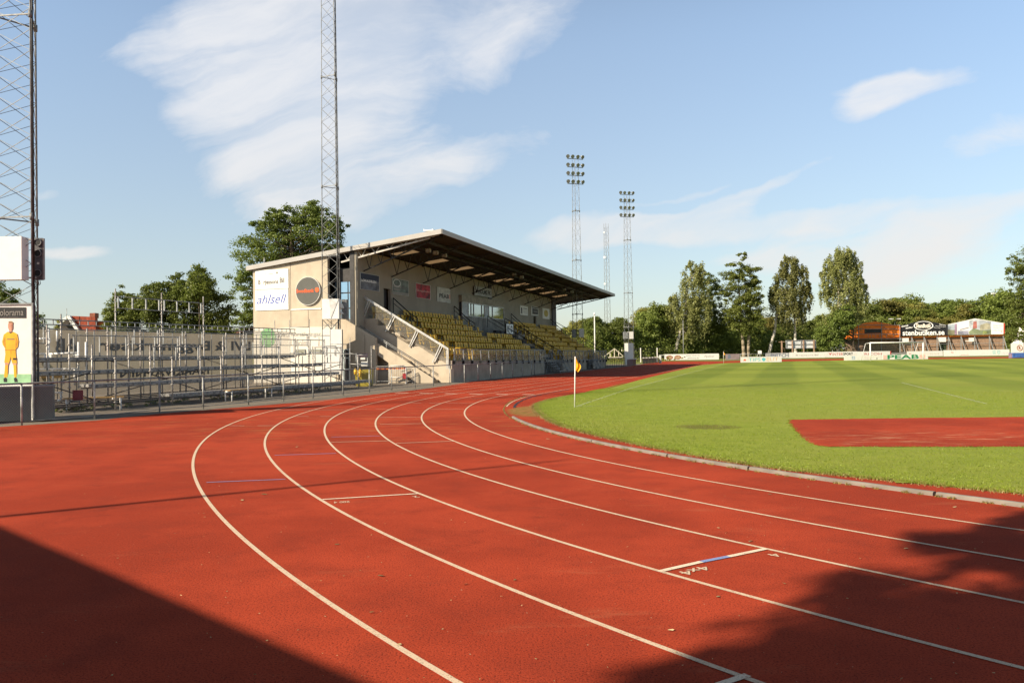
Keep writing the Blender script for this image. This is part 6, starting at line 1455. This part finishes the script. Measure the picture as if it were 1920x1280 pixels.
# ================================================================== trees
def leaf_mesh(name, centers, radii, per, leaf, seed, flat=.65, droop=0.0, updir=.5):
    """leaf faces scattered in clumps; centers (n,3), radii (n,)"""
    r = np.random.default_rng(seed); n = len(centers); N = n * per
    c = np.repeat(centers, per, 0); R = np.repeat(radii, per)
    d = r.normal(size=(N, 3)); d /= np.linalg.norm(d, axis=1)[:, None]; rad = r.random(N) ** .5
    off = d * (rad * R)[:, None]; off[:, 2] *= flat
    if droop: off[:, 2] -= r.exponential(droop, N) * R * (1 - .3 * rad); off[:, :2] *= .62
    out = r.random(N) < .13; off[out] *= 1.5
    P = c + off
    nr = r.normal(size=(N, 3)) * .8 + d * 1.1; nr[:, 2] += updir; nr /= np.linalg.norm(nr, axis=1)[:, None]
    a = np.cross(nr, r.normal(size=(N, 3))); a /= np.linalg.norm(a, axis=1)[:, None]; b = np.cross(nr, a)
    L = leaf * r.uniform(.6, 1.35, N); W = L * r.uniform(.45, .75, N)
    V = np.stack([P - a * L[:, None] / 2, P + b * W[:, None] / 2 + nr * (L * .08)[:, None], P + a * L[:, None] / 2, P - b * W[:, None] / 2 + nr * (L * .08)[:, None]], 1).reshape(-1, 3)
    me = bpy.data.meshes.new(name); me.vertices.add(4 * N); me.vertices.foreach_set('co', V.ravel()); me.loops.add(4 * N); me.loops.foreach_set('vertex_index', np.arange(4 * N, dtype=np.int32))
    me.polygons.add(N); me.polygons.foreach_set('loop_start', np.arange(0, 4 * N, 4, dtype=np.int32)); me.update(); me.validate(); return me
def clumps(lobes, n, seed, rr=(.55, 1.0), cr=.2):
    r = np.random.default_rng(seed); w = np.array([l[3] * l[4] * l[5] for l in lobes]) ** .67; w /= w.sum(); C_, R_2 = [], []
    for i in r.choice(len(lobes), n, p=w):
        x, y, z, a, b, c = lobes[i]; d = r.normal(size=3); d /= np.linalg.norm(d); q = r.uniform(*rr)
        C_.append((x + d[0] * a * q, y + d[1] * b * q, z + d[2] * c * q)); R_2.append(cr * (a * b * c) ** (1 / 3) * r.uniform(.7, 1.3) + .15)
    return np.array(C_), np.array(R_2)
DENS = 1.7
def make_tree(name, loc, label, leafmat, lobes, H_, trunk_r, n_clump, per, leaf, seed, bark=M_BARK, path=None, droop=0.0, flat=.65, group=None, limbs=26, cr=.2, rr=(.55, 1.0), stems=1, fork=.25):
    loc = Vector(loc); loc.z = min(loc.z, 0) if loc.z < 0 else 0
    rt = root(name, loc, label, 'tree', group)
    cs, rs_ = clumps(lobes, n_clump, seed, rr, cr)
    r = random.Random(seed); b = MB()
    path = path or [(0, 0, 0), (0.0, 0, H_ * .35), (0.1, 0, H_ * .65), (0, 0, H_ * .93)]
    def at_(z, pth):
        for p, q in zip(pth[:-1], pth[1:]):
            if z <= q[2]: f = (z - p[2]) / max(.01, q[2] - p[2]); return Vector([p[i] + (q[i] - p[i]) * f for i in range(3)])
        return Vector(pth[-1])
    for s_ in range(stems):
        pth = [(p[0] + (s_ - (stems - 1) / 2) * (.9 + .12 * p[2]) * (1 if stems > 1 else 0), p[1] + s_ * .3, p[2]) for p in path]; rad = lambda z: max(.03, trunk_r * (1 - z / H_) ** .8)
        zs = np.linspace(0, pth[-1][2], 14)
        for z0, z1 in zip(zs[:-1], zs[1:]):
            p, q = at_(z0, pth), at_(z1, pth); b.tube(tuple(loc + p), tuple(loc + q), 2 * rad(z0) * (1.35 if z0 == 0 else 1), 9, 2 * rad(z1))
        for i in range(limbs // stems):
            c = Vector(cs[r.randrange(len(cs))]); z0 = max(H_ * fork, min(c.z - .3 * (c - at_(c.z, pth)).length, pth[-1][2])); p = at_(z0, pth); mid = (p + c) / 2 + Vector((0, 0, .12 * (c - p).length)); rr0 = rad(z0) * .5
            b.tube(tuple(loc + p), tuple(loc + mid), 2 * rr0, 6, 1.2 * rr0); b.tube(tuple(loc + mid), tuple(loc + c), 1.2 * rr0, 5, .03)
    b.build('trunk', bark, rt)
    me = leaf_mesh('crown', cs, rs_, int(per * DENS), leaf, seed + 1, flat, droop); me.materials.append(leafmat)
    o = bpy.data.objects.new('crown', me); COL.objects.link(o); o.parent = rt
    return rt
def g0(px, Y):
    p = AT(px, 660, Y); return Vector((p.x, Y, 0))
def hz(py, Y, px=1400): return AT(px, py, Y).z
# ---- great beech behind the grandstand
Yb = 66.0
def lobes_px(px0, Y, defs):
    x0 = g0(px0, Y).x; out = []
    for (x, y, rx, ry, d) in defs:
        p = AT(x, y, Y); k = Y / F_PX; out.append((p.x - x0, d, p.z, rx * k * 1.1, rx * k, ry * k * 1.04))
    return out
beech = make_tree('beech_tree', g0(548, Yb), 'large spreading broadleaf tree rising behind the grandstand end wall', M_LEAF_A,
    lobes_px(548, Yb, [(500, 470, 50, 48, 0), (545, 425, 45, 40, 1), (600, 425, 42, 38, 0), (470, 540, 30, 50, -1), (462, 600, 22, 40, 0), (560, 480, 60, 45, 2), (625, 460, 24, 30, 0), (520, 410, 24, 22, 0), (590, 392, 20, 14, 0), (636, 425, 15, 12, 0), (480, 425, 18, 18, 0)]), 13.0, .42, 560, 46, .17, 21, flat=.5, limbs=80, cr=.22, rr=(.35, 1.08))
# ---- maples and a fir behind the standing terrace
Ym = 58.0
make_tree('maple_tree', g0(345, Ym), 'dense dark green maple with pale new shoots behind the standing terrace', M_LEAF_A,
    lobes_px(345, Ym, [(330, 580, 50, 50, 0), (385, 585, 40, 48, 1), (290, 575, 45, 38, 0), (360, 550, 45, 32, 0), (330, 535, 18, 28, 0), (372, 525, 20, 28, 0), (300, 550, 30, 22, 0), (405, 620, 28, 35, 0), (350, 640, 60, 40, 0), (265, 610, 30, 45, 0)]), 6.0, .3, 520, 48, .17, 31, limbs=30, cr=.22)
M_NEWLEAF = leaf_material('fresh pale leaves', (.16, .20, .035), (.10, .14, .025))
make_tree('maple_sapling', g0(372, Ym - 3.5), 'pale topped young maple standing out above the dark maple', M_NEWLEAF, lobes_px(372, Ym - 3.5, [(372, 520, 14, 22, 0), (380, 545, 18, 18, 0), (330, 535, 10, 20, 0), (360, 555, 20, 14, 0)]), 6.6, .08, 70, 34, .15, 33, limbs=24, cr=.3)
make_tree('fir_tree', g0(226, Ym), 'narrow green conifer at the left of the trees behind the terrace', M_LEAF_C, lobes_px(226, Ym, [(226, 560, 14, 22, 0), (222, 585, 22, 25, 0), (230, 610, 28, 30, 0), (240, 640, 30, 30, 0), (225, 545, 8, 12, 0), (205, 600, 14, 20, 0), (250, 580, 18, 28, 0)]), 6.2, .16, 220, 46, .14, 35, flat=.5, limbs=20)
make_tree('dark_tree', g0(-10, 62), 'dark tree showing through the lattice of the left mast', M_LEAF_A, lobes_px(-10, 62, [(-15, 565, 40, 36, 0), (15, 600, 30, 40, 0), (-40, 610, 40, 40, 0), (20, 560, 16, 20, 0), (30, 640, 30, 30, 0)]), 5.4, .3, 240, 40, .18, 37, limbs=16)
make_tree('dark_tree', g0(72, 70), 'small dark tree between the left mast and the red roofed house', M_LEAF_A, lobes_px(72, 70, [(70, 610, 12, 22, 0), (76, 630, 14, 20, 0), (66, 590, 7, 14, 0), (72, 650, 14, 20, 0)]), 5.0, .12, 70, 38, .17, 38, limbs=8)
make_tree('young_tree', g0(108, 72), 'small pale conical tree before the white gable of the house', M_LEAF_D, lobes_px(108, 72, [(108, 622, 7, 12, 0), (109, 605, 4, 8, 0), (108, 640, 9, 14, 0)]), 4.5, .08, 40, 36, .13, 39, limbs=6)
# ---- tall trees behind the far boards
Yt1 = 176.0
make_tree('birch_tree', g0(1263, Yt1), 'leaning birch, leftmost of the tall trees, its white trunk tilting right', M_LEAF_B,
    lobes_px(1263, Yt1, [(1300, 540, 26, 42, 0), (1285, 575, 30, 35, 0), (1268, 590, 20, 30, 1), (1312, 515, 16, 24, 0), (1295, 500, 10, 12, 0), (1310, 580, 26, 40, 0), (1262, 565, 12, 14, 0), (1285, 620, 22, 22, 0)]), 18.0, .45, 330, 44, .36, 41, M_BIRCH, [(0, 0, 0), (1.5, 0, 6), (2.6, 0, 10), (3.6, 0, 17)], droop=.9, flat=.9, limbs=34, fork=.35)
make_tree('maple_tree', g0(1326, 182), 'dark gappy broadleaf tree close behind the leaning birch', M_LEAF_A,
    lobes_px(1326, 182, [(1325, 530, 20, 22, 0), (1340, 560, 20, 26, 0), (1322, 600, 26, 36, 0), (1345, 630, 30, 30, 0), (1318, 645, 26, 24, 0), (1350, 600, 20, 26, 0)]), 16.0, .4, 300, 44, .34, 43, limbs=30)
make_tree('ash_tree', g0(1399, Yt1), 'tall tiered broadleaf tree on two pale stems', M_LEAF_C,
    lobes_px(1399, Yt1, [(1393, 482, 9, 9, 0), (1375, 495, 16, 9, 0), (1400, 505, 22, 12, 0), (1376, 518, 24, 12, 0), (1412, 528, 16, 14, 0), (1388, 540, 34, 16, 0), (1365, 552, 16, 12, 0), (1402, 560, 28, 14, 0), (1380, 580, 26, 16, 0), (1420, 563, 16, 10, 0), (1405, 590, 30, 22, 0), (1395, 615, 26, 18, 0), (1370, 600, 18, 20, 0)]), 18.5, .40, 380, 44, .34, 45, mat('pale grey bark', (.28, .23, .16), .9, var=.15), limbs=40, cr=.27, stems=2, flat=.55, rr=(.2, 1.12))
make_tree('birch_tree', g0(1492, 178), 'broad weeping birch on two white trunks beside the billboard', M_LEAF_B,
    lobes_px(1492, 178, [(1485, 500, 20, 26, 0), (1500, 520, 18, 26, 0), (1470, 530, 16, 28, 0), (1475, 560, 30, 26, 0), (1505, 560, 18, 26, 0), (1452, 545, 9, 12, 0), (1482, 590, 26, 20, 0), (1512, 540, 9, 16, 0), (1478, 482, 10, 9, 0)]), 18.5, .36, 340, 46, .36, 47, M_BIRCH, [(0, 0, 0), (-.1, 0, 8), (-.3, 0, 13), (-.9, 0, 18)], droop=1.1, flat=.9, limbs=36, fork=.4)
b = MB(); b0 = g0(1440, 178); pts = [AT(x, y, 178) for x, y in ((1440, 668), (1446, 645), (1453, 620), (1456, 590), (1459, 570), (1452, 545), (1449, 530))]
rt = root('birch_tree', (pts[0].x, 178, 0), 'thin birch with a kinked white trunk left of the billboard', 'tree')
for i, (p, q) in enumerate(zip(pts[:-1], pts[1:])): b.tube(tuple(p if i else Vector((p.x, p.y, 0))), tuple(q), .72 - .08 * i, 9, .64 - .08 * i)
b.build('trunk', M_BIRCH, rt)
cs, rs_ = clumps([(pts[5].x - rt.location.x - .3, 0, pts[5].z, 1.2, 1.0, 1.4), (pts[6].x - rt.location.x + .8, 0, pts[6].z + .6, .9, .9, 1.0)], 26, 3, cr=.45); me = leaf_mesh('crown', cs, rs_, 40, .34, 5, .9, .8); me.materials.append(M_LEAF_B); o = bpy.data.objects.new('crown', me); COL.objects.link(o); o.parent = rt
make_tree('birch_tree', g0(1571, 174), 'tallest birch with pale forked limbs, left of the orange gable', M_LEAF_B,
    lobes_px(1571, 174, [(1575, 485, 26, 22, 0), (1560, 500, 18, 26, 0), (1598, 500, 20, 26, 0), (1580, 530, 34, 34, 0), (1605, 545, 20, 28, 0), (1552, 545, 14, 28, 0), (1590, 580, 28, 26, 0), (1565, 590, 20, 20, 0), (1613, 530, 12, 16, 0), (1545, 520, 8, 22, 0), (1590, 475, 16, 12, 0)]), 19.5, .40, 420, 46, .36, 49, M_BIRCH, [(0, 0, 0), (.15, 0, 7), (.3, 0, 12), (.6, 0, 19)], droop=1.1, flat=.9, limbs=44, fork=.4, stems=1, rr=(.3, 1.05))
make_tree('dark_tree', g0(1600, 172), 'dense dark tree leaning over the left end of the orange gable', M_LEAF_A, lobes_px(1600, 172, [(1576, 606, 22, 24, 0), (1584, 590, 18, 20, 0), (1566, 615, 24, 26, 0), (1552, 632, 24, 24, 0)]), 9.5, .3, 260, 42, .34, 51)
make_tree('dark_tree', g0(1925, 120), 'large brownish dark tree reaching in from the right edge', M_LEAF_A,
    lobes_px(1925, 120, [(1915, 520, 24, 26, 0), (1940, 490, 40, 34, 0), (1905, 560, 16, 20, 0), (1930, 580, 34, 34, 0), (1898, 482, 8, 8, 0), (1893, 510, 8, 5, 0), (1925, 620, 30, 30, 0), (1960, 560, 50, 60, 0)]), 15.0, .4, 420, 44, .24, 53, limbs=50)
# ---- the wood: a few grown trees, then copies of them along the far side
def wood_tree(seed, leafmat, hh=9.5, ww=4.2):
    r = random.Random(seed); L = []
    for i in range(9):
        z = hh * (.22 + .62 * i / 8); k = math.sin(math.pi * min(1, .25 + .72 * (1 - i / 9.5))); a = r.uniform(0, 6.28); q = ww * .45 * k
        L.append((q * math.cos(a), q * math.sin(a), z, ww * .52 * (.6 + k * .5), ww * .5 * (.6 + k * .5), hh * .17))
    L.append((0, 0, hh * .86, ww * .35, ww * .35, hh * .13))
    return L
protos = []
for i, (lm, hh, ww, nm) in enumerate(((M_LEAF_A, 9.5, 4.4, 'dark'), (M_LEAF_C, 9.5, 4.6, 'mid green'), (M_LEAF_D, 9.5, 4.2, 'yellowish'), (M_LEAF_C, 9.5, 3.6, 'narrow'))):
    protos.append((lm, hh, ww, nm))
ptree = {}
spots = [(1385, 600, 168, 0, 1.3), (1400, 612, 172, 1, 1.2), (1330, 606, 168, 1, 1.2), (1300, 610, 165, 0, 1.2), (1480, 604, 178, 0, 1.2),  # px, top y, distance, kind, width scale
 (1060, 612, 150, 0, .8), (1092, 597, 146, 2, .9), (1120, 592, 140, 0, .95), (1141, 605, 150, 1, .7), (1160, 594, 142, 0, .95), (1180, 600, 150, 2, .8), (1203, 583, 146, 1, 1.0), (1222, 572, 150, 2, .9), (1243, 570, 150, 1, 1.1), (1270, 600, 158, 0, 1.0),
 (1352, 610, 160, 0, 1.2), (1424, 596, 165, 1, 1.1), (1446, 590, 172, 2, 1.0), (1466, 606, 165, 0, 1.0), (1520, 600, 175, 0, 1.1), (1536, 590, 182, 3, 1.0), (1555, 602, 170, 1, 1.0), (1500, 612, 168, 1, 1.0),
 (1622, 565, 205, 1, 1.0), (1641, 572, 200, 0, 1.1), (1662, 560, 205, 2, 1.1), (1685, 556, 210, 1, 1.2), (1706, 563, 205, 2, 1.0), (1728, 578, 200, 1, 1.1), (1750, 566, 212, 0, 1.2), (1776, 560, 208, 0, 1.1), (1795, 575, 205, 1, 1.0), (1818, 568, 200, 2, 1.2), (1840, 574, 200, 3, 1.1), (1862, 548, 195, 0, 1.2), (1882, 545, 190, 1, 1.0), (1905, 560, 185, 0, 1.0),
 (1600, 590, 190, 1, 1.0), (1738, 592, 192, 2, 1.0), (1785, 594, 192, 2, 1.1), (1672, 592, 190, 1, 1.0)]
KN = {0: 'dark', 1: 'mid green', 2: 'yellowish green', 3: 'slim pale'}
for px, yt, Y, kd, ws in spots:
    Y = Y + 30 if px < 1610 else Y + 6
    H_ = AT(px, yt, Y).z; zone = ('in the wood beyond the grandstand' if px < 1150 else 'in the wood right of the far mast' if px < 1300 else 'in the wood behind the tall birches' if px < 1610 else 'in the wood behind the roofed shelters' if px < 1850 else 'of the wood at the right edge')
    lab = '%s leafy tree %s' % (KN[kd], zone); grp = 'trees of the wood, %s ones %s' % (KN[kd], zone)
    if kd not in ptree:
        lm, hh, ww, nm = protos[kd]
        ptree[kd] = make_tree('leafy_tree', g0(px, Y), lab, lm, wood_tree(60 + kd, lm), hh, .25, 270, 48, .30, 70 + kd, group=grp, limbs=14, cr=.33, rr=(.2, 1.0)); o = ptree[kd]; o.scale = (ws * H_ / 9.5, ws * H_ / 9.5, H_ / 9.5)
    else:
        o = copy_tree(ptree[kd], g0(px, Y), rnd.uniform(0, 6.28), (ws * H_ / 9.5, ws * H_ / 9.5, H_ / 9.5), lab, grp)
# ---- undergrowth along the foot of the wood, weeds by the fence and under the terrace
def shrub_mass(name, label, pts, per_m, h, leaf, m, seed, w=2.0):
    r = np.random.default_rng(seed); C_, R_2 = [], []
    for p, q in zip(pts[:-1], pts[1:]):
        L = (q - p).length; n_ = int(L * per_m)
        for i in range(n_):
            f = r.random(); c = p + (q - p) * f; hh = h * (0.55 + .45 * math.sin(c.x * .9 + c.y * .4) ** 2) * r.uniform(.6, 1.1)
            C_.append((c.x + r.uniform(-w, w), c.y + r.uniform(-w, w), r.uniform(.15, 1) * hh)); R_2.append(r.uniform(.35, .8) * h * .4)
    me = leaf_mesh(name, np.array(C_), np.array(R_2), 30, leaf, seed, .7); me.materials.append(m); o = bpy.data.objects.new(name, me); COL.objects.link(o); tag(o, label, 'undergrowth', None, 'stuff')
shrub_mass('undergrowth', 'dense dark bushes along the foot of the far wood', [g0(1040, 166), g0(1240, 176), g0(1350, 184), g0(1600, 184)], 16, 6.5, .36, M_LEAF_C, 81, 2.5)
shrub_mass('undergrowth', 'bushes behind the roofed shelters', [g0(1600, 186), g0(1940, 186)], 5, 6.0, .40, M_LEAF_C, 82, 2.5)
shrub_mass('meadow_weeds', 'tall yellowish weeds before the wood, left of the far boards', [g0(1085, 138), g0(1180, 146), g0(1262, 158)], 4, .8, .22, M_LEAF_D, 83, 3.0)
shrub_mass('weeds', 'low green weeds beside the grey cabinet', [G(108, 772), G(165, 770)], 45, .26, .06, M_NEWLEAF, 84, .25)
shrub_mass('weeds', 'weeds growing in the dark under the standing terrace', [S(-12, -41.8), S(-6, -41.6), S(2, -41.4)], 10, .28, .06, M_LEAF_C, 85, .6)
shrub_mass('hedge', 'low hedge behind the backdrop of the standing terrace', [S(-16, -56), S(8, -60)], 10, 2.2, .2, M_LEAF_A, 86, 1.2)
# ================================================================== behind the camera: what throws the near shadows, and added sky blockers
cl = root('club_house', (-9.5, -1.2, 0), 'low flat roofed club building behind the camera', 'building')
e0, e1 = Vector(G(0, 985)), Vector(G(700, 1280)); hgt = 4.6
shv = Vector((math.sin(R_(SHADOW_AZ)), math.cos(R_(SHADOW_AZ)), 0)) * (hgt / math.tan(R_(SUN_EL)))
d_ = (e1 - e0).normalized(); a = e0 - shv - d_ * 1.2; c = e1 - shv + d_ * 3.2; nn = Vector((-d_.y, d_.x, 0));
if nn.dot(shv) > 0: nn = -nn
ov = .35
b = MB(); q = [a + nn * ov, c + nn * ov, c + nn * 3.4, a + nn * 3.4]; b.hexa([(v.x, v.y, 0) for v in q], [(v.x, v.y, hgt - .2) for v in q]); b.build('wall', M_CONC, cl)
b = MB(); q = [a, c, c + nn * 3.8, a + nn * 3.8]; b.hexa([(v.x, v.y, hgt - .2) for v in q], [(v.x, v.y, hgt) for v in q]); b.build('roof', M_GREYP, cl)
# slim lamp post whose shadow crosses the lanes
tip = Vector(G(1060, 862)); hp = 12.5; az2 = R_(SHADOW_AZ)
foot = tip - Vector((math.sin(az2), math.cos(az2), 0)) * (hp / math.tan(R_(SUN_EL)))
lp = root('lamp_post', foot, 'slim lamp post left of the camera', 'lamp post')
b = MB(); b.tube((foot.x, foot.y, 0), (foot.x, foot.y, hp), .19, 12, .09); b.build('pole', M_GALV, lp)
# leafy tree that shades the lower right corner
cz = 10.5; sc = Vector((math.sin(R_(SHADOW_AZ)), math.cos(R_(SHADOW_AZ)), 0)) / math.tan(R_(SUN_EL))
SHP = [(1.9, 3.9, .9), (3.0, 5.0, 1.1), (7.0, 6.0, 2.2), (4.6, 2.6, 2.0), (6.6, 3.0, 2.6), (8.6, 3.5, 2.5), (10.2, 6.0, 2.2), (3.3, 3.2, 1.2), (5.0, 5.6, 1.4), (6.4, 6.6, 1.2), (3.0, 6.0, .8), (2.2, 4.3, 1.0), (4.2, 7.2, .8), (5.4, 8.0, .7), (4.2, 5.2, 1.6), (7.4, 8.7, .9), (5.2, 4.6, 2.5), (6.6, 6.4, 2.0), (3.2, 3.4, 2.0), (8.2, 5.6, 2.6), (5.0, 6.7, .9), (6.4, 7.8, 1.0), (5.2, 2.0, 3.0), (2.4, 4.3, .6), (8.3, 7.8, 1.5)]
Lb = []
tb0 = Vector((5.6, 4.6, 0)) - sc * cz; tb0.z = 0
for x, y, r_ in SHP:
    x -= .45
    z = cz + rnd.uniform(-1.0, 1.0); p = Vector((x, y, 0)) - sc * z; Lb.append((p.x - tb0.x, p.y - tb0.y, z, r_ * .8, r_ * .8, r_ * .75))
make_tree('lime_tree', tb0, 'tall leafy tree behind the camera', M_LEAF_A, Lb, 12.5, .35, 620, 60, .20, 91, limbs=40, cr=.33, rr=(.2, 1.05))

# tall trees added behind the camera to block sky light, off the sun's path
for i, (x, y, h_) in enumerate(((7, -9, 13), (14, -6.5, 12), (22, -5, 13), (31, -2, 12), (12, -16, 15), (24, -13, 14), (2, -15, 14), (40, 2, 13))):
    copy_tree(ptree[(0, 1)[i % 2]], Vector((x, y, 0)), i * 1.3, (1.5, 1.5, h_ / 9.5), 'unseen leafy tree added behind the camera to block sky light', 'added trees blocking sky light behind the camera')
